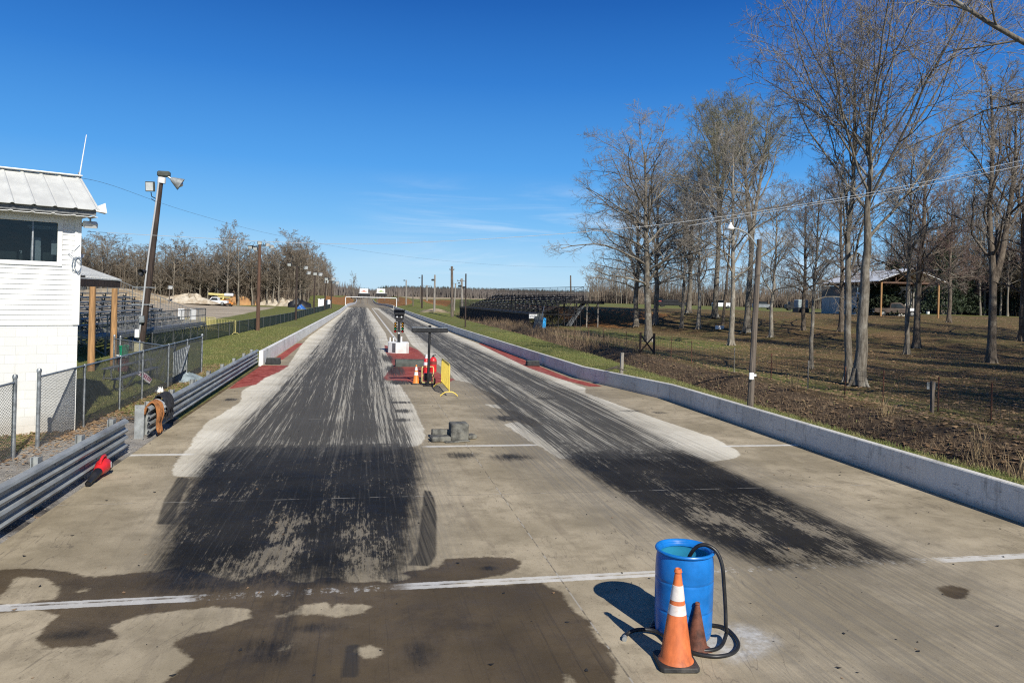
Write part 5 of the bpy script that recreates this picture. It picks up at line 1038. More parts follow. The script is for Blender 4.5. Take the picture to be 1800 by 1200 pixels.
# ------------------------------------------------------------------ utility poles along the right
def pole(label, bpx, tpx, r0, mname='greywood', arms=(), lamps=(), depth=None, grp='wooden poles beyond the right lane', r1=None):
    b = at(*bpx) if depth is None else Vector((D(*bpx, depth).x, depth, gz(D(*bpx, depth).x, depth))); tp = D(*tpx, b.y)
    t = thing('utility_pole', label, 'utility pole', b, 0, grp); mb = MB(); mb.tube([b-Vector((0, 0, .4)), tp], [r0, (r1 or r0*.7)], 10); mb.build('pole', M[mname], t, True)
    for f, w, ang in arms:
        c = b.lerp(tp, f); d = Vector((math.cos(ang), math.sin(ang), 0))*w/2; mb = MB(); mb.bar(c-d, c+d, .10); [mb.lathe([(0, 0), (.05, 0), (.06, .12), (0, .2)], 8, c+d*s+Vector((0, 0, .05))) for s in (-.9, -.3, .3, .9)]; mb.build('cross_arm', M['polewood'], t, True)
    for f, dx_, dz_, s in lamps:
        c = b.lerp(tp, f)+Vector((dx_, -.15, dz_)); mb = MB(); mb.bbox(c, (s, s*.7, s*.6), s*.15); mb.tube([b.lerp(tp, f), c], .03, 6); mb.build('fixture', M['black'], t, True)
    return t
pole('pole with a lamp arm, left of the dark pole beyond the right lane', (714, 536), (714, 492), .25, 'greywood', lamps=[(.98, -.6, 0, .5)])
pole('thin dark pole just right of the far gantry', (726, 538), (726, 502), .2, 'polewood')
pole('dark timber pole with a white top light, beside the pale pole', (741.7, 541.7), (742, 483), .25, 'darkwood', lamps=[(.9, -.8, .1, .35)])
pole('short pale pole with a lamp head behind the dirt mound', (750.5, 529), (750.5, 501), .28, 'greywood', arms=[(.96, 2.4, 0)])
pole('pole dark at the foot with a round lamp below its top', (763.5, 548), (764.5, 483), .2, 'greywood', lamps=[(.86, -.35, .0, .55)])
pole('tallest timber pole of the group, dark near the ground', (795, 557), (794.3, 468), .27, 'polewood', arms=[(.93, .8, .3)])
pole('pale pole with two lamp heads behind the tallest pole', (798, 546), (801, 498), .2, 'greywood', lamps=[(.99, -.8, .05, .45), (.99, .8, .15, .45)])
pole('pale pole carrying a dark transformer can and short cross arm', (813, 555.5), (811.5, 489.5), .24, 'greywood', arms=[(.93, 1.6, .2)], lamps=[(.80, -.35, 0, .6), (.80, .35, -.2, .5)])
pole('slim dark pole at the left end of the black grandstand', (818, 575), (819, 481), .085, 'darkwood', r1=.075)
pole('thin pole rising behind the black grandstand', (1003, 560), (1003, 484), .2, 'polewood', depth=150)
pole('faint far pole between the gantry and the dark pole', (739, 532), (739, 502), .2, 'polewood')
pole('distant pole left of the pole with the lamp arm', (700, 530), (699.5, 505), .3, 'polewood')
up = pole('near grey timber pole with a curved street lamp arm, in front of the lawn trees', (1318, 715), (1335, 421), .105, 'polewood', grp=None, r1=.08); up['category'] = 'lamp pole'
b = Vector(up.location); tp = D(1335, 421, b.y); l0 = D(1284, 400, b.y)
mb = MB(); mb.tube(spline([tp-Vector((0, 0, .35)), D(1318, 415, b.y), D(1303, 405, b.y), D(1290, 401, b.y), l0], 6), .028, 8); mb.build('lamp_arm', M['galv'], up, True)
mb = MB(); mb.lathe([(.04, .10), (.06, .08), (.11, 0), (.12, -.04), (.10, -.07), (.0, -.10)], 16, l0); mb.lathe([(.0, .16), (.04, .16), (.04, .08)], 10, l0); mb.build('lamp_head', M['whitemetal'], up, True)
mb = MB(); c = D(1321, 661, b.y-.17); mb.bbox(c, (.16, .06, .22), .02); mb.box(c+Vector((.1, 0, .03)), (.14, .03, .07), rz=.3); mb.build('split_scar', M['white'], up, True)
# ------------------------------------------------------------------ overhead wires
def wire(label, pts, r, mname):
    o = MB().tube(spline(pts, 8), r, 5).build('overhead_wire', M[mname]); tag(o, label, 'wire', 'overhead wires')
wire('pale overhead wire crossing the sky from the timing building to the right trees', [D(153, 407, 20.5), D(330, 417, 20.4), D(500, 426, 20.3), D(660, 428.5, 20.2), D(850, 420, 20), D(1035, 407, 19.6), D(1200, 390, 19.3), D(1400, 361, 18.8), D(1600, 325, 18.2), D(1800, 281, 17.6), D(2100, 215, 17)], .006, 'cable')
wire('second pale overhead wire just under the first on the right', [D(1210, 397, 19.3), D(1380, 368, 18.9), D(1600, 331, 18.2), D(1800, 290, 17.6), D(2100, 225, 17)], .006, 'cable')
wire('thin dark overhead wire sloping down across the left sky', [D(143, 313, 21.5), D(200, 327, 24), D(330, 372, 30), D(480, 412, 38), D(640, 441, 46), D(780, 458, 52), D(900, 467, 57), D(1035, 470, 62)], .0048, 'darkcable')
# ------------------------------------------------------------------ black grandstand
SF = Vector((20.1, 84.0, 0)); srz = rad(3.55)
bleacher('grandstand', 'black steel grandstand with dark seats and white seat numbers', SF, srz, 42.0, 9, .235, .55, 1.72, ('standblack', 'standseat', 'standblack'), 2.1, 1.15, .32, .30, markers=2.6)
Rz = Matrix.Rotation(srz, 4, 'Z'); sw = lambda x, y, z: SF+Rz @ Vector((x, y, z))
mb = MB(); vs = [sw(-1.0, 0, -.1), sw(-1.0, 42, -.1), sw(-1.0, 42, 1.6), sw(-1.0, 0, 1.6)]; M['skirt'] = mat('black_shade_cloth', (.012, .012, .014), .9)
mb.bar(sw(-.9, 21, .8)-Rz.to_3x3() @ Vector((0, 20.9, 0)), sw(-.9, 21, .8)+Rz.to_3x3() @ Vector((0, 20.9, 0)), .02, 1.5); o = mb.build('shade_cloth', M['skirt']); tag(o, 'black shade cloth hung along the front of the grandstand', 'screen')
t = thing('access_platform', 'dark elevated steel platform on legs behind the grandstand', 'platform', sw(5.9, 3, 0), srz); dk = MB(); dk.box((1.9, 4.2, 3.25), (5.6, 3.6, .16)); dk.box((1.9, 2.35, 3.10), (5.6, .12, .34)); dk.build('deck', M['standblack'], t)
mb = MB(); 
for x in np.arange(-.7, 4.7, .45): mb.bar((x, 2.4, 3.3), (x, 2.4, 3.75), .03)
mb.bar((-.8, 2.4, 3.75), (4.7, 2.4, 3.75), .05); mb.bar((-.8, 2.4, 3.52), (4.7, 2.4, 3.52), .04); mb.build('guard_rail', M['standblack'], t)
for x in (-.6, 1.0, 2.4, 3.9):
    mb = MB(); mb.bar((x, 2.4, -.3), (x, 2.4, 3.2), .14); mb.build('leg', M['standblack' if x < 2 else 'greywood'], t)
for a_, b_ in (((2.4, 2.36, .5), (3.9, 2.36, 3.1)), ((3.9, 2.44, .8), (2.4, 2.44, 3.1)), ((1.0, 2.4, 1.2), (-.6, 2.4, 3.1))): mb = MB(); mb.bar(a_, b_, .075); mb.build('brace', M['standblack'], t)
mb = MB(); mb.bar((-.2, 1.9, .1), (2.2, 3.0, 3.1), .8, .10); mb.build('stair', M['galvpost'], t)
q = D(937, 556, 82.6); t = thing('notice_sign', 'white sign panel on the near corner of the black grandstand', 'sign', q); mb = MB(); mb.bbox((0, 0, 0), (.95, .05, .50), .01); mb.build('panel', M['white'], t); mb = MB(); mb.bar((-.3, .05, -1.3), (-.3, .05, .2), .06); mb.bar((.3, .05, -1.3), (.3, .05, .2), .06); mb.build('posts', M['standblack'], t)
mb = MB(); [mb.box((-.30+.15*i, -.03, .06*(i % 2)), (.09, .008, .16)) for i in range(5)]; mb.build('faded_print', M['galvpost'], t)
q0, q1 = at(943, 578), D(950, 552, 82.2); t = thing('stair_ramp', 'dark grey ramp rising to the near end of the grandstand', 'ramp', q0); mb = MB(); mb.bar(q0+Vector((.1, 0, -.1)), q1+Vector((.4, 2.0, 0)), .95, .10); mb.build('ramp', M['grey'], t, True); mb = MB(); mb.tube([q0+Vector((.55, 0, .2)), q0+Vector((.5, .2, .9)), q1+Vector((.9, 1.9, .9))], .03, 6); mb.build('handrail', M['galvpost'], t, True)
q = at(954, 576); t = thing('blue_drum', 'bright blue drum at the near corner of the black grandstand', 'drum', q); mb = MB(); mb.lathe([(0, 0), (.36, 0), (.38, .05), (.38, .4), (.40, .42), (.38, .44), (.38, .8), (.40, .82), (.38, .84), (.37, 1.15), (0, 1.13)], 18); mb.build('drum', mat('sky_blue_plastic', (.03, .32, .72), .4), t); mb = MB(); mb.lathe([(.385, 1.12), (.40, 1.14), (.38, 1.17), (.3, 1.17), (0, 1.18)], 18); mb.build('lid', M['bluebarrel'], t)
# ------------------------------------------------------------------ lawn fence, gate, posts
wf = [G(1010, 600), G(1060, 611), G(1100, 620), G(1148, 628), G(1215, 645), G(1290, 662), G(1355, 675), G(1420, 687), G(1485, 697), G(1552, 708), G(1638, 726), G(1742, 740), G(1860, 765)]
wf[10] = (18.62, wf[10][1])
t = thing('wire_fence', 'low wire fence on thin steel posts along the edge of the wooded lawn', 'fence', (*wf[5], 0)); P = [Vector((x, y, gz(x, y))) for x, y in wf]; k = 0
full = []
for a, b in zip(P[:-1], P[1:]):
    n = max(1, round((b-a).length/3.4)); full += [a.lerp(b, i/n) for i in range(n)]
full.append(P[-1])
for q in full:
    q.z = gz(q.x, q.y); mb = MB(); mb.bar(q-Vector((0, 0, .2)), q+Vector((0, 0, 1.12)), .032); mb.box(q+Vector((0, 0, 1.1)), (.04, .04, .08)); mb.build('post', M['rustcone' if random.Random(q.x).random() < .7 else 'greywood'], t, True)
mb = MB()
for h in (.12, .3, .48, .66, .84, 1.02): mb.tube([q+Vector((0, -.02, h+.015*math.sin(q.y*3+h*9))) for q in full], .0045, 4)
for a, b in zip(full[:-1], full[1:]):
    n = int((b-a).length/.3)
    for i in range(n): q = a.lerp(b, i/n); mb.bar(q+Vector((0, -.02, .12)), q+Vector((0, -.02, 1.02)), .006)
mb.build('wire_mesh', M['darkwire'], t, True, None)
a, b = G(1125, 627), G(1149, 629); a, b = Vector((*a, gz(*a))), Vector((*b, gz(*b))); t = thing('brace_post_pair', 'two dark timber posts joined by a crossed brace in the lawn fence', 'fence brace', (a+b)/2)
for q in (a, b): mb = MB(); mb.tube([q-Vector((0, 0, .3)), q+Vector((0, 0, 1.25))], .075, 8); mb.build('post', M['darkwood'], t, True)
mb = MB(); mb.bar(a+Vector((0, -.06, .1)), b+Vector((0, -.06, 1.15)), .07); mb.build('brace', M['darkwood'], t, True); mb = MB(); mb.bar(a+Vector((0, .06, 1.15)), b+Vector((0, .06, .1)), .07); mb.build('brace', M['darkwood'], t, True)
q = at(1092, 657); t = thing('wooden_post', 'single grey wooden post on the ditch bank by the right wall', 'post', q); mb = MB(); mb.bar((0, 0, -.3), (.02, 0, .92), .13); o = mb.build('post', M['greywood'], t); mb = MB(); mb.bbox((.02, 0, .935), (.14, .14, .03), .01); mb.build('post_top', M['greywood'], t)
q = at(1638, 725); t = thing('sign_post', 'dark wooden post with a small grey sign seen from behind', 'sign', q); mb = MB(); mb.bar((0, 0, -.3), (.0, 0, 1.02), .09); mb.build('post', M['polewood'], t); mb = MB(); mb.bbox((0, .06, .86), (.32, .015, .24), .01); mb.build('panel', M['galvpost'], t)
q = at(1265, 579); t = thing('white_box', 'small white box lying on the lawn among the trees', 'box', q, .3); mb = MB(); mb.bbox((0, 0, .17), (.85, .5, .34), .03); mb.build('box', M['white'], t); mb = MB(); mb.bbox((0, 0, .36), (.88, .53, .05), .02); mb.build('lid', M['white'], t)
# branch snagged on the wall
mb = MB(); q = Vector((9.75, 28.6, .57)); mb.tube([q+Vector((-.12, .1, -.22)), q+Vector((.05, 0, .03)), q+Vector((.35, -.25, .14)), q+Vector((.75, -.5, .05))], [.01, .03, .035, .012], 6); mb.tube([q+Vector((.2, -.12, .1)), q+Vector((.5, -.1, .2)), q+Vector((.7, -.2, .02))], [.025, .02, .008], 5); mb.tube([q+Vector((.35, -.25, .14)), q+Vector((.6, -.1, .25))], [.018, .006], 5)
tag(mb.build('fallen_branch', M['stump']), 'dark broken branch snagged on top of the right wall', 'branch')
# ------------------------------------------------------------------ pavilion, vehicles, camper
A = at(1548, 556); prz = rad(-11.5); t = thing('pavilion', 'open sided pole barn with white metal roof, part walled, behind the trees', 'pavilion', A, prz)
hE, PWd, PL = 4.45, 7.4, 18.0
for x in (0, PWd):
    for y in (0, 6, 12, 18): mb = MB(); mb.tube([(x, y, -.6), (x, y, hE)], .13, 8); mb.build('post', M['wood' if y == 0 else 'greywood'], t)
for s in (0, 1):
    xa, xb_ = (-.7, PWd/2) if s == 0 else (PWd+.7, PWd/2); mb = MB(); za, zb_ = hE+.12, hE+1.85
    mb.addv([(xa, -.7, za), (xa, PL+.7, za), (xb_, PL+.7, zb_), (xb_, -.7, zb_), (xa, -.7, za-.06), (xa, PL+.7, za-.06), (xb_, PL+.7, zb_-.06), (xb_, -.7, zb_-.06)], [(0, 1, 2, 3), (4, 7, 6, 5), (0, 4, 5, 1), (0, 3, 7, 4), (1, 5, 6, 2)])
    mb.build('roof_slope', M['whitemetal'], t)
mb = MB()
for y in np.arange(0, PL+.1, 3):
    mb.bar((0, y, hE-.05), (PWd, y, hE-.05), .10, .2); mb.bar((0, y, hE), (PWd/2, y, hE+1.7), .1); mb.bar((PWd, y, hE), (PWd/2, y, hE+1.7), .1)
    for f in (.25, .5, .75): mb.bar((PWd*f, y, hE), (PWd*f, y, hE+1.7*(1-abs(f-.5)*2)), .08)
    mb.bar((PWd*.25, y, hE), (PWd*.5, y, hE+1.6), .07); mb.bar((PWd*.75, y, hE), (PWd*.5, y, hE+1.6), .07)
mb.bar((0, 0, hE-.05), (0, PL, hE-.05), .12, .3); mb.bar((PWd, 0, hE-.05), (PWd, PL, hE-.05), .12, .3); mb.build('truss', M['redwood'] if 'redwood' in M else mat('red_brown_timber', (.13, .075, .05), .8, 0, .2, 3), t)
M['shedwall'] = mat('grey_shed_cladding', (.47, .44, .39), .6, 0, .1, 1, stretch=(1, 3, .2), dirt=((.19, .16, .13), .5)); M['shedtop'] = mat('brown_shed_cladding', (.17, .145, .115), .75, 0, .2, 2)
mb = MB(); mb.box((-.1, 12.2, 1.15), (.06, 11.6, 2.9)); mb.box((PWd/2, 6.4, 1.9), (PWd, .06, 4.4)); mb.build('wall', M['shedwall'], t); mb = MB(); mb.box((-.1, 12.2, 3.35), (.05, 11.6, 1.5)); mb.build('upper_wall', M['shedtop'], t)
mb = MB(); mb.box((-.16, 6.5, 1.6), (.08, .14, 3.2)); mb.box((-.16, 5.0, 3.0), (.08, 2.8, .16)); mb.box((-.16, 3.7, 1.9), (.08, .14, 2.2)); mb.build('door_frame', M['white'], t)
def pickup(label, loc, rz, body, lower, grp=None, s=1.0, hood=False):
    t = thing('pickup_truck', label, 'pickup truck', loc, rz, grp); t.scale = (s, s, s)
    low = [(-2.65, .50), (-2.65, .98), (-.75, 1.02), (.9, 1.02), (2.35, .98), (2.62, .82), (2.65, .45), (2.2, .40), (-2.3, .40)]
    Mx = Matrix.Translation((0, .92, 0)) @ Matrix.Rotation(rad(90), 4, 'X')
    mb = MB(); mb.prism(low, Mx, 1.84); o = mb.build('body', body, t, angle=30); b = o.modifiers.new('b', 'BEVEL'); b.width = .06; b.segments = 2; b.limit_method = 'ANGLE'
    mb = MB(); cab = [(-.85, 1.0), (-.75, 1.62), (-.45, 1.72), (.35, 1.72), (.65, 1.6), (1.1, 1.0)]; mb.prism(cab, Matrix.Translation((0, .80, 0)) @ Matrix.Rotation(rad(90), 4, 'X'), 1.6); o = mb.build('cab', body, t, angle=30); b = o.modifiers.new('b', 'BEVEL'); b.width = .05; b.segments = 2; b.limit_method = 'ANGLE'
    for y in (-.81, .81): mb = MB(); mb.prism([(-.72, 1.06), (-.66, 1.55), (.36, 1.58), (.92, 1.06)] if y < 0 else [(-.72, 1.06), (.92, 1.06), (.36, 1.58), (-.66, 1.55)][::-1], Matrix.Translation((0, y+.005, 0)) @ Matrix.Rotation(rad(90), 4, 'X'), .012); mb.build('side_window', M['glassdark'], t)
    mb = MB(); mb.addv([(.72, -.7, 1.56), (.72, .7, 1.56), (1.08, .74, 1.06), (1.08, -.74, 1.06)], [(0, 3, 2, 1)]); [mb.v.__setitem__(i, (v[0]+.04, v[1], v[2])) for i, v in enumerate(mb.v)]; mb.build('windscreen', M['glassdark'], t)
    if lower: mb = MB(); mb.box((-.2, 0, .56), (4.5, 1.86, .24)); mb.build('lower_panel', lower, t)
    for x in (-1.65, 1.72):
        for y in (-.80, .80):
            mb = MB(); mb.lathe([(.20, -.12), (.36, -.13), (.385, -.09), (.385, .09), (.36, .13), (.20, .12)], 20, (x, y, .385), Matrix.Rotation(rad(90), 3, 'X')); w_ = mb.build('wheel', M['tyre'], t); mb = MB(); mb.lathe([(0, -.125), (.19, -.12), (.20, -.10), (.2, .10), (.19, .12), (0, .125)], 14, (x, y, .385), Matrix.Rotation(rad(90), 3, 'X')); mb.build('rim', M['galv'], w_)
    if hood: mb = MB(); mb.bbox((1.80, 0, 1.02), (1.66, 1.80, .09), .03); mb.bbox((2.0, -.93, .86), (1.25, .03, .30), .01); mb.build('hood', M['truckwhite'], t)
    for y in (-.68, .68): mb = MB(); mb.bbox((2.62, y, .74), (.08, .30, .16), .02); mb.build('headlight', M['lens'], t)
    mb = MB(); mb.bbox((2.68, 0, .50), (.10, 1.8, .16), .03); mb.bbox((-2.70, 0, .50), (.10, 1.8, .14), .03); mb.build('bumper', M['galv'], t)
    return t
pv = Matrix.Translation(A) @ Matrix.Rotation(prz, 4, 'Z'); q = pv @ Vector((3.2, 2.6, 0)); q.z = gz(q.x, q.y); pickup('old brown and white pickup parked under the pavilion roof', q, prz+rad(-12), M['truckbrown'], None, s=1.05, hood=True)
q = at(1704, 553); t = thing('camper', 'small white camper shell standing on the far lawn', 'camper', q, rad(-40)); mb = MB(); mb.bbox((0, 0, 1.02), (3.1, 1.9, 1.6), .15); mb.build('shell', M['truckwhite'], t)
for x in (-.85, .75): mb = MB(); mb.bbox((x, -.955, 1.2), (.85, .03, .55), .02); mb.build('window', M['glassdark'], t)
for x in (-1, 1): mb = MB(); mb.box((x, 0, .1), (.3, 1.5, .3)); mb.build('support', M['galvpost'], t)
q = at(1631, 552); t = thing('white_bucket', 'small white bucket on the lawn left of the camper', 'bucket', q); mb = MB(); mb.lathe([(0, 0), (.30, 0), (.36, .85), (.33, .85), (.28, .05), (0, .05)], 14); mb.build('bucket', M['white'], t); mb = MB(); mb.lathe([(.37, .55), (.38, .8), (.37, .86)], 14); mb.build('band', M['black'], t)
# left parking lot
q = at(378, 536.5); k = 1.0; pickup('white pickup parked across the lot before the clay heaps', q, rad(176), M['truckwhite'], None)
t = thing('boom_lift', 'yellow boom with a white end raised above the white pickup', 'boom', q+Vector((.6, 3.2, 0)))
mb = MB(); mb.bbox((-.9, 0, 2.25), (3.4, .6, .5), .08, M=Matrix.Rotation(rad(3), 3, 'Y')); mb.bbox((.6, .2, 1.75), (2.6, .5, .4), .06); mb.build('boom', M['paleyellow'], t); mb = MB(); mb.bbox((1.55, 0, 2.25), (1.8, .8, .6), .1); mb.build('basket', M['white'], t); mb = MB(); mb.bbox((0, 0, .9), (2.2, 1.4, .6), .08); mb.bar((.4, 0, 1.1), (.6, 0, 2.2), .3); mb.build('chassis', M['paleyellow'], t)
for x in (-.8, .8): mb = MB(); mb.lathe([(0, -.75), (.42, -.75), (.45, -.6), (.45, .6), (.42, .75), (0, .75)], 16, (x, 0, .45), Matrix.Rotation(rad(90), 3, 'X')); mb.build('wheels', M['tyre'], t)
q = at(396, 538); M['carorange'] = mat('orange_car_paint', (.62, .24, .05), .35); t = thing('orange_car', 'small orange car parked at the right end of the white pickup', 'car', q, rad(178))
mb = MB(); mb.prism([(-1.7, .35), (-1.75, .75), (-1.2, .88), (1.1, .88), (1.7, .72), (1.75, .35)], Matrix.Translation((0, .8, 0)) @ Matrix.Rotation(rad(90), 4, 'X'), 1.6); mb.build('body', M['carorange'], t, angle=25); mb = MB(); mb.prism([(-1.1, .86), (-.75, 1.35), (.4, 1.38), (.95, .86)], Matrix.Translation((0, .7, 0)) @ Matrix.Rotation(rad(90), 4, 'X'), 1.4); mb.build('cabin', M['carorange'], t, angle=25)
for y in (-.71, .71): mb = MB(); mb.prism([(-.95, .92), (.78, .92), (.35, 1.30), (-.70, 1.28)], Matrix.Translation((0, y+.006, 0)) @ Matrix.Rotation(rad(90), 4, 'X'), .012); mb.build('window', M['glassdark'], t)
for x in (-1.1, 1.1): mb = MB(); mb.lathe([(0, -.8), (.29, -.82), (.31, -.7), (.31, .7), (.29, .82), (0, .8)], 16, (x, 0, .31), Matrix.Rotation(rad(90), 3, 'X')); mb.build('wheels', M['tyre'], t)
for i, (px_, py_, sx, sy, sz, mn, lb) in enumerate([(330, 533, 5.5, 2.5, 1.5, 'rubble', 'low pale gravel heap left of the white pickup'), (362, 533, 3.2, 2, 1.6, 'clay', 'orange clay heap just left of the white pickup'), (415, 536, 6.5, 3, 2.0, 'clay', 'long orange clay heap right of the orange car'), (449, 535.5, 4.5, 2.6, 2.3, 'clay', 'highest clay heap right behind the tall brown light pole'), (472, 537, 3.0, 2.4, 1.7, 'rubble', 'whitish rubble heap right of the tall brown light pole'), (492, 537.5, 4.0, 2.4, 1.5, 'rubble', 'middle pale rubble heap along the lot edge'), (508, 538.5, 2.6, 2.2, 1.3, 'rubble', 'last pale rubble heap beside the black heap')]):
    blob('dirt_heap', mn, at(px_, py_), sx, sy, sz, 20+i, 30, .45, lb, 'dirt heap', 1.0, .8, 'dirt heaps along the parking lot')
blob('tyre_heap', 'black', at(524, 540.5), 3.0, 1.6, 1.6, 40, 30, .5, 'black heap of old tyres past the rubble', 'tyre heap', 1, .6)
q = at(529, 543); blob('plastic_sheet', 'bluetarp', q, 1.0, .6, .7, 41, 20, .4, 'small blue plastic sheet in front of the black heap', 'plastic sheet')
q = at(571, 541.5); t = thing('white_shed', 'white shed with a dark doorway beyond the fence poles', 'shed', q); mb = MB(); mb.bbox((-.85, 0, 1.0), (1.3, 1.8, 2.1), .04); mb.bbox((.95, 0, .95), (1.1, 1.8, 2.0), .04); mb.build('wall', M['white'], t); mb = MB(); mb.box((.1, .1, .9), (.7, 1.5, 1.9)); mb.build('doorway', M['black'], t); mb = MB(); mb.bbox((-.85, 0, 2.1), (1.5, 2.0, .12), .03); mb.build('roof', M['whitemetal'], t)
# far vehicles on the terrace, right
def far_car(nm, label, px_, py_, w, h, mname, dist, grp='vehicles parked far beyond the lawn'):
    q = D(px_, py_, dist); z = gz(q.x, dist); t = thing(nm, label, nm.split('_')[-1], (q.x, dist, z), rad(-18), grp)
    mb = MB(); mb.bbox((0, 0, .3+h*.32), (w, 1.7, h*.62), .12); mb.build('body', M[mname], t); mb = MB(); mb.bbox((-.05*w, 0, .3+h*.78), (w*.55, 1.5, h*.45), .15); mb.build('cabin', M['glassdark' if mname != 'black' else 'black'], t)
    for x in (-.32*w, .32*w): mb = MB(); mb.lathe([(0, -.85), (.33, -.85), (.34, .85), (0, .85)], 14, (x, 0, .33), Matrix.Rotation(rad(90), 3, 'X')); mb.build('wheels', M['tyre'], t)
far_car('red_truck', 'red truck far off between the first lawn trunks', 1161, 540, 2.2, 1.7, 'redpaint', 170)
far_car('black_trailer', 'long black trailer far off between two lawn trunks', 1180, 542, 6.5, 1.3, 'black', 152)
far_car('white_car', 'white car far off left of the thin leaning trunk', 1268, 541, 4.0, 1.5, 'truckwhite', 150)
far_car('silver_car', 'pale car far off right of the thin leaning trunk', 1340, 542, 4.2, 1.4, 'galvpost', 150)
far_car('dark_car', 'dark car far off left of the walled end of the pavilion', 1398, 543, 4.2, 1.5, 'black', 140)
q = D(1408, 530, 104); t = thing('water_tank', 'pale blue grey tank on a dark stand left of the pavilion', 'tank', (q.x, 104, gz(q.x, 104))); mb = MB(); mb.bbox((0, 0, 1.35), (1.7, 1.3, 1.3), .12); mb.build('tank', M['greytarp'], t); mb = MB(); mb.box((0, 0, .3), (1.9, 1.5, .7)); mb.build('stand', M['black'], t)
# ------------------------------------------------------------------ bare trees
def norm(a): return a/np.maximum(np.linalg.norm(a, axis=-1, keepdims=True), 1e-9)
def tubes(P, R, n):
    """P (N,K,3), R (N,K) -> verts, quads"""
    N, K, _ = P.shape; T = norm(np.concatenate([P[:, 1:2]-P[:, :1], P[:, 2:]-P[:, :-2], P[:, -1:]-P[:, -2:-1]], 1))
    ref = np.where(np.abs(T[:, :1, 2:3]) < .9, np.array([0, 0, 1.0]), np.array([1.0, 0, 0])); X = norm(np.cross(np.broadcast_to(ref, T.shape), T)); Y = np.cross(T, X)
    a = 2*np.pi*np.arange(n)/n
    V = P[:, :, None]+R[:, :, None, None]*(X[:, :, None]*np.cos(a)[None, None, :, None]+Y[:, :, None]*np.sin(a)[None, None, :, None])
    I = np.arange(N*K*n).reshape(N, K, n); J = np.roll(I, -1, 2)
    F = np.stack([I[:, :-1], J[:, :-1], J[:, 1:], I[:, 1:]], -1).reshape(-1, 4)
    return V.reshape(-1, 3), F
def polyl(r, p0, d0, L, K, wob, up):
    N = len(p0); P = np.zeros((N, K, 3)); P[:, 0] = p0; d = norm(d0); st = (L/(K-1))[:, None]
    for k in range(1, K):
        d = norm(d+wob*r.randn(N, 3)+np.asarray(up).reshape(-1, 1)*np.array([0, 0, 1.0])); P[:, k] = P[:, k-1]+d*st
    return P
def children(r, P, R, L, n, t0, t1, ang, asd, lr, rr_, K, wob, up, tpow=1.0, tipf=.6, rmin=.004):
    """n children on every branch; returns P, R, L"""
    N, Kp, _ = P.shape; u = (np.arange(n)[None]+r.rand(N, n))/n; t = t0+(t1-t0)*u**tpow
    s = t*(Kp-1); i = np.minimum(s.astype(int), Kp-2); f = (s-i)[..., None]; ii = np.arange(N)[:, None]
    p = P[ii, i]*(1-f)+P[ii, i+1]*f; tan = norm(P[ii, i+1]-P[ii, i]); rp = R[ii, i]*(1-f[..., 0])+R[ii, i+1]*f[..., 0]
    az = np.arange(n)[None]*2.4+r.rand(N, 1)*6.3+r.randn(N, n)*.35
    ref = np.where(np.abs(tan[..., 2:3]) < .92, np.array([0, 0, 1.0]), np.array([1.0, 0, 0])); X = norm(np.cross(ref, tan)); Y = np.cross(tan, X)
    A = np.clip(ang+asd*r.randn(N, n), .15, 1.7)[..., None]
    d = tan*np.cos(A)+np.sin(A)*(X*np.cos(az)[..., None]+Y*np.sin(az)[..., None])
    Lc = lr*L[:, None]*(1-tipf*(t-t0)/max(1e-6, t1-t0))*(.7+.6*r.rand(N, n)); rc = np.maximum(np.minimum(rr_*rp, rp*.9), rmin)
    upv = up(t) if callable(up) else np.full(t.shape, up)
    Pc = polyl(r, p.reshape(-1, 3), d.reshape(-1, 3), Lc.ravel(), K, wob, upv.ravel()); taper = np.linspace(1, .35, K)
    return Pc, rc.reshape(-1, 1)*taper[None], Lc.ravel()
def bent(pts, K):
    P = np.array(pts, float); s = np.r_[0, np.cumsum(np.linalg.norm(np.diff(P, axis=0), axis=1))]; q = np.linspace(0, s[-1], K)
    return np.stack([np.interp(q, s, P[:, j]) for j in range(3)], 1)
def two_mat_mesh(name, parts, mats):
    Vs, Fs, Ms, o = [], [], [], 0
    for V_, F_, m in parts: Vs.append(V_); Fs.append(F_+o); Ms.append(np.full(len(F_), m, np.int32)); o += len(V_)
    me = array_mesh(name, np.concatenate(Vs), np.concatenate(Fs), mats[0], 180)
    for m in mats[1:]: me.materials.append(m)
    me.polygons.foreach_set('material_index', np.concatenate(Ms)); return me
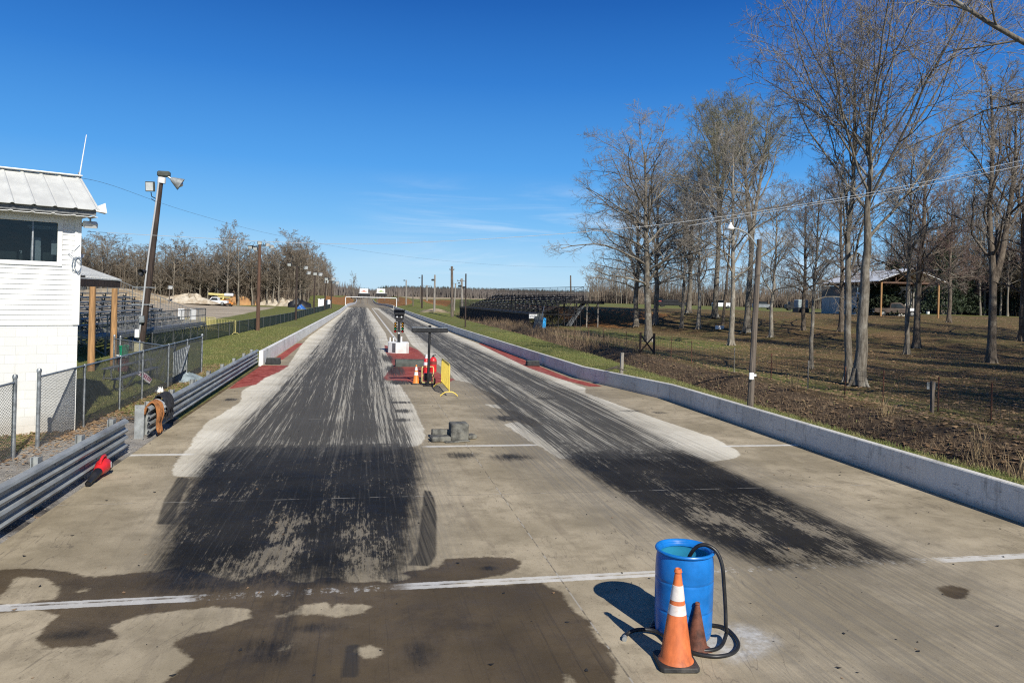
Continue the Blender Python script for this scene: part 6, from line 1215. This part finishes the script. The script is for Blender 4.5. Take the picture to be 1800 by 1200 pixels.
def tree_proto(seed, H=19, r0=.32, t0=.38, n1=20, a1=.85, l1=.36, up1=None, spread=.05, trunk=None, forks=0, lv=(7, 6, 5, 3), tw=(.015, .0075, .005), tpow=1.0, tip1=.55, sides=12, wob1=.13):
    r = np.random.RandomState(seed)
    if trunk is None:
        K0 = 14; z = np.linspace(0, H, K0); wx = np.cumsum(r.randn(K0))*spread; wy = np.cumsum(r.randn(K0))*spread
        T = [np.stack([wx-wx[0], wy-wy[0], z], 1)]
    else: T = [bent(q, 14) for q in trunk]
    P0 = np.array(T); K0 = P0.shape[1]; s = np.linspace(0, 1, K0); R0 = np.tile(r0*(1-.78*s**1.1), (len(T), 1)); R0[:, 0] *= 1.3; R0[:, 1] *= 1.04 if K0 > 8 else 1
    for k in range(1, len(T)): R0[k] *= .86; R0[k, 0] = R0[k, 1]
    L0 = np.full(len(T), H, float)
    # root flare
    fl = []
    if sides > 6:
        for a in np.arange(0, 6.28, 1.15)+r.rand(): fl.append(np.array([[math.cos(a)*r0*.5, math.sin(a)*r0*.5, .75], [math.cos(a)*r0*1.0, math.sin(a)*r0*1.0, .28], [math.cos(a)*r0*1.5, math.sin(a)*r0*1.5, .02], [math.cos(a)*r0*2.4, math.sin(a)*r0*2.4, -.12]]))
    up1 = up1 or (lambda t: np.interp(t, [.3, .55, 1], [-.03, .05, .12]))
    P1, R1, L1 = children(r, P0, R0, L0, n1, t0, .985, a1, .16, l1, .50, 9, wob1, up1, tpow, tip1, .02)
    P2, R2, L2 = children(r, P1, R1, L1, lv[0], .18, .97, .75, .2, .46, .52, 7, .15, .045, 1, .5, .012)
    P3, R3, L3 = children(r, P2, R2, L2, lv[1], .15, .98, .75, .2, .50, .55, 5, .16, .04, 1, .45, tw[0])
    # trunks' own leading tips keep branching
    P4, R4, L4 = children(r, P3, R3, L3, lv[2], .12, .98, .7, .22, .55, .7, 4, .17, .03, 1, .4, tw[1])
    parts0 = [tubes(P0, R0, sides)+(0,)]
    if fl: F_ = np.array(fl); parts0.append(tubes(F_, np.tile(np.array([r0*.55, r0*.42, r0*.25, r0*.1]), (len(fl), 1)), 7)+(0,))
    parts = [tubes(P1, R1, 7)+(0,), tubes(P2, R2, 5)+(0,), tubes(P3, R3, 4)+(1,), tubes(P4, np.maximum(R4, tw[1]*.6), 3)+(1,)]
    if lv[3]:
        P5, R5, L5 = children(r, P4, R4, L4, lv[3], .2, 1.0, .65, .2, .65, .8, 3, .15, .03, 1, .3, tw[2]); parts.append(tubes(P5, np.maximum(R5, tw[2]*.7), 3)+(1,))
    return parts0, parts
TREES = {}
def proto(key, barkm, twigm, **kw):
    p0, p1 = tree_proto(**kw); TREES[key] = (two_mat_mesh('trunk', p0, [M[barkm]]), two_mat_mesh('crown', p1, [M[barkm], M[twigm]]))
def tree(key, label, loc, rz=0, s=1.0, group=None, lean=(0, 0), sz=None, name='bare_tree', cat='tree'):
    t = thing(name, label, cat, loc, rz, group); t.rotation_euler = (lean[0], lean[1], rz); t.scale = (s, s, sz or s)
    link('trunk', TREES[key][0], t); link('crown', TREES[key][1], t); return t
proto('tall', 'barkgrey', 'twiggrey', seed=14, H=17.8, r0=.285, t0=.26, n1=30, a1=.82, l1=.39, up1=lambda t: np.interp(t, [.24, .5, .7, 1], [-.09, -.03, .07, .09]), tip1=.30)
proto('tallgreen', 'barkgrey', 'twiggreen', seed=23, H=20, r0=.28, t0=.42, n1=20, a1=.62, l1=.36, trunk=[[(0, 0, 0), (.15, 0, 6), (.3, .1, 10), (1.2, .3, 15), (1.9, .6, 20)], [(.22, 0, 7.6), (-.5, -.2, 11), (-1.1, -.2, 15), (-1.6, .2, 19)]])
proto('slim', 'barkgrey', 'twiggrey', seed=31, H=15.5, r0=.18, t0=.34, n1=20, a1=.72, l1=.28, tip1=.25)
proto('dark', 'barkdark', 'twigred', seed=43, H=17, r0=.28, t0=.26, n1=24, a1=.85, l1=.35, tip1=.3)
proto('pale', 'barkpale', 'twiggrey', seed=57, H=16.5, r0=.235, t0=.30, n1=22, a1=.75, l1=.34, tip1=.28)
proto('forked', 'barkdark', 'twiggrey', seed=71, H=18, r0=.26, t0=.30, n1=18, a1=.70, l1=.32, trunk=[[(0, 0, 0), (.0, 0, 4), (.05, .1, 6.2), (-.35, .2, 9), (-.2, .2, 14), (-.6, .2, 18)], [(.05, 0, 5.2), (.9, .1, 7.2), (1.5, .2, 9.5), (2.3, .3, 13), (2.2, .4, 17)]])
up_v = lambda t: np.interp(t, [.3, .55, .8, 1], [-.02, .03, .05, .06])
proto('vase', 'barkgrey', 'twiggrey', seed=88, H=11.0, r0=.265, t0=.50, n1=17, a1=.72, l1=.92, up1=up_v, tpow=.42, tip1=.10, lv=(8, 6, 5, 3), wob1=.085, tw=(.015, .008, .005))
def up_(px, py): return at(px, py)
TL = [
 ('tall', (1140, 601), .2, 1.0, (.01, -.045), 'tall tree left of the crossed fence brace, its trunk bending near the ground'),
 ('tall', (1118, 575), 2.2, .98, (0, .015), 'dark trunked tall tree standing just behind the bending leftmost trunk'),
 ('tall', (1152, 571), 4.0, 1.02, (0, .04), 'tall tree leaning right behind the two leftmost lawn trunks'),
 ('slim', (1198, 577), 1.0, 1.02, (0, -.01), 'slim tree with a knotty trunk, third trunk right of the fence brace'),
 ('tall', (1210, 550), 5.1, 1.02, (0, .03), 'thick trunked tree farther back behind the slim knotty trunk'),
 ('pale', (1228, 578), 2.8, .92, (0, .02), 'straight pale barked tree right of the slim knotty trunk'),
 ('tallgreen', (1256, 559), .6, 1.15, (0, .035), 'budding tree with a broad flared base at the lit lawn edge'),
 ('pale', (1285, 607), 1.4, .95, (0, .015), 'pale barked tree with bleached roots just left of the near timber lamp pole'),
 ('tallgreen', (1312, 585), .15, 1.12, (0, .02), 'big forked budding tree directly behind the near timber lamp pole'),
 ('pale', (1355, 593), 5.6, .78, (0, .03), 'smaller pale tree just right of the near timber lamp pole'),
 ('dark', (1412, 581), .9, .72, (0, .01), 'short grey tree in front of the walled left end of the pavilion'),
 ('slim', (1425, 648), 3.3, .62, (0, -.03), 'thin crooked young tree close to the wire fence, before the pavilion'),
 ('dark', (1478, 583), 2.1, .85, (0, .015), 'twiggy dark tree in front of the white door frame of the pavilion'),
 ('slim', (1491, 672), 4.4, .92, (0, .02), 'slimmer trunk hidden close behind the biggest spreading tree'),
 ('vase', (1508, 679), .3, 1.0, (0, .012), 'biggest spreading tree on the right with a straight lichen grey trunk'),
 ('slim', (1594, 623), 2.9, .98, (0, .005), 'pale ridged trunk in front of the pavilion truck, left of a leaning trunk'),
 ('dark', (1611, 612), 5.5, .95, (.02, .02), 'thick dark leaning tree in front of the pavilion gable'),
 ('forked', (1742, 638), .2, 1.0, (0, .01), 'dark forked tree near the right edge, left trunk bent at a knee'),
 ('pale', (1668, 585), 3.9, .80, (0, .0), 'reddish twigged tree between the pavilion and the dark forked tree'),
 ('dark', (1795, 600), 1.9, .85, (0, .0), 'tree at the right photo edge behind the dark forked tree'),
]
for key, (px_, py_), rz, s, ln, lb in TL:
    if px_ == 1668: key = 'dark'; tree(key, lb, D(px_, 560, 72).to_2d().to_3d()+Vector((0, 0, gz(D(px_, 560, 72).x, 72))), rz, s, 'bare trees on the lawn', ln); continue
    q_ = 1 if key != 'tall' else .90
    tree(key, lb, at(px_, py_), rz, s/q_**.9, 'bare trees on the lawn', ln, s*q_)
# thin dead trunk leaning among the trees
b = at(1270, 571); mb = MB(); mb.tube([b-Vector((0, 0, .2)), D(1277, 500, b.y), D(1282, 440, b.y), D(1284, 390, b.y)], [.17, .14, .10, .05], 8); t = thing('dead_trunk', 'thin dark leaning dead trunk behind the pale tree by the lamp pole', 'dead tree', b); mb.build('trunk', M['barkdark'], t, True)
mb = MB(); [mb.tube([D(1282, 440, b.y), D(1282+dx_, 425-abs(dx_)*.4, b.y+.3)], [.05, .015], 5) for dx_ in (-14, 11)]; mb.build('branch', M['barkdark'], t, True)
# trees just outside the frame: one reaches in with its limbs, all of them shade the lawn
t = thing('bare_tree', 'tree outside the right photo edge with thick limbs reaching in at the top corner', 'tree', (26.5, 16.5, gz(26.5, 16.5)), 0, 'bare trees on the lawn')
r_ = np.random.RandomState(5); o_ = Vector(t.location); L_ = lambda *p: [tuple(q-o_) for q in p]
lm = [bent([(0, 0, 6.5)]+L_(D(1960, 190, 16.6), D(1860, 108, 17.0), D(1795, 72, 17.3), D(1735, 38, 17.6), D(1690, 8, 18), D(1610, -40, 18.6)), 12), bent([(0, 0, 5.5)]+L_(D(1920, 160, 17.2), D(1800, 178, 18.0), D(1740, 190, 18.6), D(1690, 215, 19), D(1640, 240, 19.6), D(1590, 262, 20)), 12), bent([(0, 0, 7), (.3, 1, 10), (-.6, 1.5, 13), (-1.5, 2, 17)], 12), bent([(0, 0, 5), (1.5, -1, 9), (2.5, -2, 14), (3, -2, 17)], 12)]
P1 = np.array(lm); R1 = np.array([.15, .065, .15, .16])[:, None]*np.linspace(1, .3, 12)[None]; L1 = np.array([8, 8, 9, 9.])
P2, R2, L2 = children(r_, P1, R1, L1, 11, .25, .98, .75, .2, .38, .5, 8, .14, .05, 1, .4, .012); P3, R3, L3 = children(r_, P2, R2, L2, 7, .15, .98, .75, .2, .5, .55, 6, .16, .04, 1, .45, .012); P4, R4, L4 = children(r_, P3, R3, L3, 6, .12, .98, .7, .2, .55, .7, 4, .16, .03, 1, .4, .0065)
link('crown', two_mat_mesh('crown', [tubes(P1, R1, 9)+(0,), tubes(P2, R2, 5)+(0,), tubes(P3, R3, 4)+(1,), tubes(P4, R4, 3)+(1,)], [M['barkgrey'], M['twiggrey']]), t)
link('trunk', two_mat_mesh('trunk', [tubes(np.array([bent([(0, 0, -.3), (.1, 0, 3), (0, 0, 7.2)], 6)]), np.array([[.36, .32, .30, .28, .26, .22]]), 14)+(0,)], [M['barkgrey']]), t)
for x, y, k, rz in ((23.5, -3, 'tall', 1), (31, 3, 'dark', 2), (38, 11, 'pale', 3), (30, 12, 'dark', .5), (46, 22, 'tall', 4), (40, 24, 'dark', 5), (54, 33, 'pale', 1.5), (48, 38, 'dark', 2.6), (27.5, 6, 'slim', 2), (58, 46, 'tall', .4), (44, 2, 'tall', 2.2), (62, 38, 'dark', 3.1), (28, 1, 'tall', 3.6), (35, 7, 'tall', .9), (43, 15, 'tallgreen', 2), (50, 27, 'tall', 1.1), (56, 27, 'dark', .2), (34, 17, 'tall', 5), (66, 48, 'tall', 2.2), (38, -2, 'dark', 4.1)):
    tree(k, 'bare tree outside the right photo edge that only casts shade on the lawn', (x, y, gz(x, y)), rz, .95, 'shade trees outside the frame')
# ------------------------------------------------------------------ woods
FK = []
for i, (sd_, h, n1) in enumerate([(101, 15, 13), (102, 16.5, 14), (103, 14, 12), (104, 17.5, 15), (105, 15.5, 13)]):
    proto('far%d' % i, 'foresttrunk', 'forestbrown', seed=sd_, H=h, r0=.20, t0=.25, n1=n1+6, a1=.72, l1=.31, tip1=.40, lv=(6, 5, 5, 0), tw=(.026, .018, .02), sides=6, wob1=.10); FK.append('far%d' % i)
rr = random.Random(12)
def wood(n, fx, label, group, s0=.85, s1=1.15, sink=0, zk=1.0):
    for i in range(n):
        x, y = fx(rr, i, n); s = rr.uniform(s0, s1); tree(FK[rr.randrange(5)], label, (x, y, gz(x, y)-sink), rr.uniform(0, 6.3), s, group, (rr.uniform(-.03, .03), rr.uniform(-.03, .03)), s*rr.uniform(.88, 1.08)*zk)
lab1 = 'bare brown tree in the wood behind the left parking lot'
wood(140, lambda r, i, n: (-118+104*(i+.6*r.random())/n, 184+r.random()*10+(8 if i % 2 else 0)), lab1, 'trees of the left wood', 1.0, 1.35, 0, .66)
wood(52, lambda r, i, n: (-15-r.random()*9, 196+240*(i+.6*r.random())/n), lab1, 'trees of the left wood', .95, 1.25, 0, .80)
wood(6, lambda r, i, n: (-64-i*4.5, 160+r.random()*10), lab1, 'trees of the left wood', .9, 1.15)
tree(FK[3], 'taller bare tree standing over the left wood right of the cone lamp pole', (*D(399, 530, 178).to_2d(), 0), 1.0, .98, 'trees of the left wood')
tree(FK[4], 'lone bare tree at the far right end of the left wood by the gantry', (*D(621, 520, 455).to_2d(), 0), 1.0, .95, 'trees of the left wood')
lab2 = 'bare tree in the tall wood behind the camper on the right'
wood(54, lambda r, i, n: ((lambda a, d: (math.sin(a)*d, math.cos(a)*d))(rad(38.5+13*(i+r.random())/n), 178+r.random()*26)), lab2, 'trees of the right wood', .95, 1.40)
lab3 = 'far bare tree in the low wood beyond the right lawn'
wood(64, lambda r, i, n: ((lambda a, d: (math.sin(a)*d, math.cos(a)*d))(rad(17.3+24*(i+r.random())/n), 285+r.random()*45)), lab3, 'trees of the far right wood', .75, 1.0)
def sticks(name, label_kind, n, gen, hmin, hmax, w, material, seed, crook=.06):
    r = np.random.RandomState(seed); x, y = gen(r, n); z = tz(x, y)-.2; h = hmin+(hmax-hmin)*r.rand(n)**1.3; a = r.rand(n)*6.28; l = r.randn(n, 2)*crook
    tip = np.stack([x+l[:, 0]*h, y+l[:, 1]*h, z+h], 1); ww = w*(.5+r.rand(n)); B = []
    for k in range(3): B.append(np.stack([x+np.cos(a+k*2.094)*ww, y+np.sin(a+k*2.094)*ww, z], 1))
    V_ = np.stack(B+[tip], 1).reshape(-1, 3); i = np.arange(n)[:, None]*4
    F_ = np.concatenate([i+np.array([[0, 1, 3]]), i+np.array([[1, 2, 3]]), i+np.array([[2, 0, 3]])]); o = link(name, array_mesh(name, V_, F_, material, None)); tag(o, kind='stuff'); return o
M['under1'] = mat('dark_brown_undergrowth', (.13, .098, .07), .95, 0, .3, .1); M['under2'] = mat('grey_brown_undergrowth', (.19, .15, .112), .95, 0, .3, .1)
def polar(a0, a1, d0, d1): return lambda r, n: (lambda a, d: (np.sin(a)*d, np.cos(a)*d))(np.radians(a0+(a1-a0)*r.rand(n)), d0+(d1-d0)*r.rand(n))
sticks('left_undergrowth', '', 34000, lambda r, n: (-125+109*r.rand(n), 190+30*r.rand(n)), 1.5, 12.5, .055, M['under2'], 1, .10)
sticks('left_undergrowth', '', 9000, lambda r, n: (-15.5-14*r.rand(n), 200+240*r.rand(n)), 1.0, 10, .08, M['under1'], 2, .09)
sticks('left_undergrowth', '', 9000, lambda r, n: (-125+110*r.rand(n), 205+15*r.rand(n)), 1.0, 8, .12, M['under1'], 7, .12)
sticks('right_undergrowth', '', 14000, polar(38.5, 52, 186, 220), 1.5, 14, .08, M['under2'], 3, .08)
sticks('right_undergrowth', '', 9000, polar(38.5, 52, 190, 222), 1.0, 8, .12, M['under1'], 8, .1)
sticks('far_right_wood', '', 16000, polar(17.5, 44, 300, 345), 2.0, 10.5, .12, M['under2'], 4, .10)
sticks('far_right_wood', '', 8000, polar(17.5, 44, 305, 350), 1.5, 7, .16, M['under1'], 9, .12)
M['ridge1'] = mat('distant_brown_wood', (.135, .115, .10), .95, 0, .25, .02); M['ridge2'] = mat('distant_evergreen_wood', (.055, .070, .058), .95, 0, .25, .02)
sticks('distant_wood', '', 30000, lambda r, n: (-60+560*r.rand(n), 690+160*r.rand(n)), 3, 11, .8, M['ridge1'], 5, .10)
sticks('distant_wood', '', 9000, lambda r, n: (20+560*r.rand(n), 820+260*r.rand(n)), 4, 12, 1.5, M['ridge2'], 6, .06)
sticks('distant_wood', '', 9000, lambda r, n: (-400+400*r.rand(n), 560+100*r.rand(n)), 3, 13, .7, M['ridge1'], 15, .1)
# two leafy evergreens behind the pavilion, one at the right edge
def evergreen(label, loc, h, w, seed):
    r = np.random.RandomState(seed); n = 5200; u = r.rand(n); z = h*(.06+.94*u); rad_ = w*np.sqrt(np.maximum(.02, 1-(u-.25)**2*1.6))*(1-u*.55)*r.rand(n)**.4*(1+.25*np.sin(u*19+r.rand(n)*2)); a = r.rand(n)*6.28
    c = np.stack([rad_*np.cos(a), rad_*np.sin(a), z], 1); s = .14+.16*r.rand(n); e1 = norm(r.randn(n, 3))*s[:, None]; e2 = norm(r.randn(n, 3))*s[:, None]
    V_ = np.stack([c-e1, c+e2*.7, c+e1, c-e2*.7], 1).reshape(-1, 3); F_ = np.arange(4*n).reshape(-1, 4); t = thing('evergreen_tree', label, 'tree', loc, 0, 'evergreens behind the lawn')
    link('crown', array_mesh('crown', V_, F_, M['evergreen'], None), t); MB().tube([(0, 0, -.3), (0, 0, h*.9)], [.22, .05], 7).build('trunk', M['barkdark'], t)
for i, (px_, d, h, w, lb) in enumerate([(1568, 122, 7.5, 3.6, 'dark evergreen seen through the open end of the pavilion'), (1655, 165, 15, 4.0, 'tall dull green evergreen right of the pavilion roof'), (1550, 118, 5.5, 3.2, 'low dark evergreen left behind the parked pavilion truck'), (1772, 176, 14, 4.4, 'green evergreen near the right photo edge behind the forked tree'), (1690, 178, 9, 4.2, 'dull evergreen standing behind the white camper')]):
    q = D(px_, 540, d*.75); evergreen(lb, (q.x, q.y, gz(q.x, q.y)), h, w, 60+i)
# ------------------------------------------------------------------ low vegetation and litter
def blades(name, n, gen, h0, h1, w, material, seed, lean=.35, zoff=0.0):
    r = np.random.RandomState(seed); x, y = gen(r, n); ok = ~((x > xl(y)-.05) & (x < xr(y)+.2)); x, y = x[ok], y[ok]; n = len(x); z = tz(x, y)-.01+zoff
    h = h0+(h1-h0)*r.rand(n)**1.5; a = r.rand(n)*6.28; l = lean*r.randn(n, 2); ww = w*(.6+.8*r.rand(n)); dx_, dy_ = np.cos(a)*ww, np.sin(a)*ww
    b0 = np.stack([x-dx_, y-dy_, z], 1); b1 = np.stack([x+dx_, y+dy_, z], 1); m = np.stack([x+l[:, 0]*h*.4, y+l[:, 1]*h*.4, z+h*.6], 1); m0 = m-np.stack([dx_, dy_, 0*dx_], 1)*.7; m1 = m+np.stack([dx_, dy_, 0*dx_], 1)*.7
    t = np.stack([x+l[:, 0]*h, y+l[:, 1]*h, z+h], 1); V_ = np.stack([b0, b1, m1, m0, t], 1).reshape(-1, 3); i = np.arange(n)[:, None]*5
    F_ = np.concatenate([i+np.array([[0, 1, 2]]), i+np.array([[0, 2, 3]]), i+np.array([[3, 2, 4]])]); tag(link(name, array_mesh(name, V_, F_, material, None)), kind='stuff')
def curled(name, n, gen, s0, s1, material, seed, inside=False):
    r = np.random.RandomState(seed); x, y = gen(r, n); ok = np.full(n, True) if inside else ~((x > xl(y)-.05) & (x < xr(y)+.2)); x, y = x[ok], y[ok]; n = len(x); z = ztrack(y)+.006 if inside else tz(x, y)+.012+.02*r.rand(n)
    s = s0+(s1-s0)*r.rand(n)**2; a = r.rand(n)*6.28; ca, sa = np.cos(a)*s, np.sin(a)*s; k = .45*s*r.rand(n); c = np.stack([x, y, z], 1)
    e1 = np.stack([ca, sa, k], 1); e2 = np.stack([-sa*.6, ca*.6, k*.6*(r.rand(n)-.2)], 1); V_ = np.stack([c-e1*np.array([1, 1, -1]), c+e2, c+e1, c-e2], 1).reshape(-1, 3)
    tag(link(name, array_mesh(name, V_, np.arange(4*n).reshape(-1, 4), material, None)), kind='stuff')
def band(x0, x1, y0, y1, p=1.0): return lambda r, n: (x0+(x1-x0)*r.rand(n), y0+(y1-y0)*r.rand(n)**p)
blades('verge_grass', 26000, band(11.2, 13.9, 8, 70, 1.4), .04, .13, .006, M['grass'], 1, .5)
blades('left_grass', 30000, band(-9.5, -4.9, 22, 75, 1.4), .04, .13, .007, M['grass'], 2, .5)
blades('left_grass', 9000, band(-13, -7.2, 18, 45, 1.2), .04, .14, .007, M['grass'], 12, .5)
def ditch(r, n): y = 10+75*r.rand(n)**1.4; return np.interp(y, _XD, _YD)+.45+.6*r.randn(n), y
blades('ditch_weeds', 26000, ditch, .04, .20, .006, M['ditchweed'], 3, .8)
def ditch2(r, n): y = 48+85*r.rand(n); return np.interp(y, _XD, _YD)+1.9+1.1*r.randn(n), y
blades('tall_weeds', 4500, ditch2, .2, .9, .014, M['ditchweed'], 4, .45)
def tuft(r, n):
    c = [(13.6, 13.2), (14.1, 14.6), (13.2, 12.5), (14.7, 15.2), (15.5, 19.5), (15.9, 25), (16.3, 50), (16.6, 53), (15.8, 56), (17, 44)]; k = r.randint(0, len(c), n); P = np.array(c)[k]; return P[:, 0]+.10*r.randn(n), P[:, 1]+.14*r.randn(n)
blades('straw_tufts', 520, tuft, .3, 1.0, .008, M['weed'], 5, .35)
def lawn(r, n): y = 14+75*r.rand(n)**1.3; return 14.2+(20+.75*(y-14))*r.rand(n), y
curled('lawn_leaves', 42000, lawn, .03, .11, M['litter'], 6)
blades('lawn_grass', 8000, lawn, .04, .12, .012, M['grass'], 7, .6)
def fenceline(r, n): y = 18+18*r.rand(n); return -6.35+.28*r.randn(n), y
curled('fence_leaves', 2600, fenceline, .03, .07, M['litter'], 8)
def fence2(r, n): y = 15.5+5*r.rand(n); return -7.2+.6*r.randn(n), y
curled('fence_leaves', 1600, fence2, .03, .07, M['litter'], 9)
# gravel bits on the verge
def verge(r, n): return -5.9+.55*r.randn(n), 8+14*r.rand(n)
curled('verge_gravel', 2500, verge, .012, .035, M['rubble'], 10)
def specks(r, n): y = 6+26*r.rand(n)**1.6; return xl(y)+(xr(y)-xl(y))*r.rand(n), y
curled('rubber_crumbs', 420, specks, .006, .035, M['tyre'], 11, True)
curled('strip_leaves', 60, specks, .015, .035, M['litter'], 13, True)
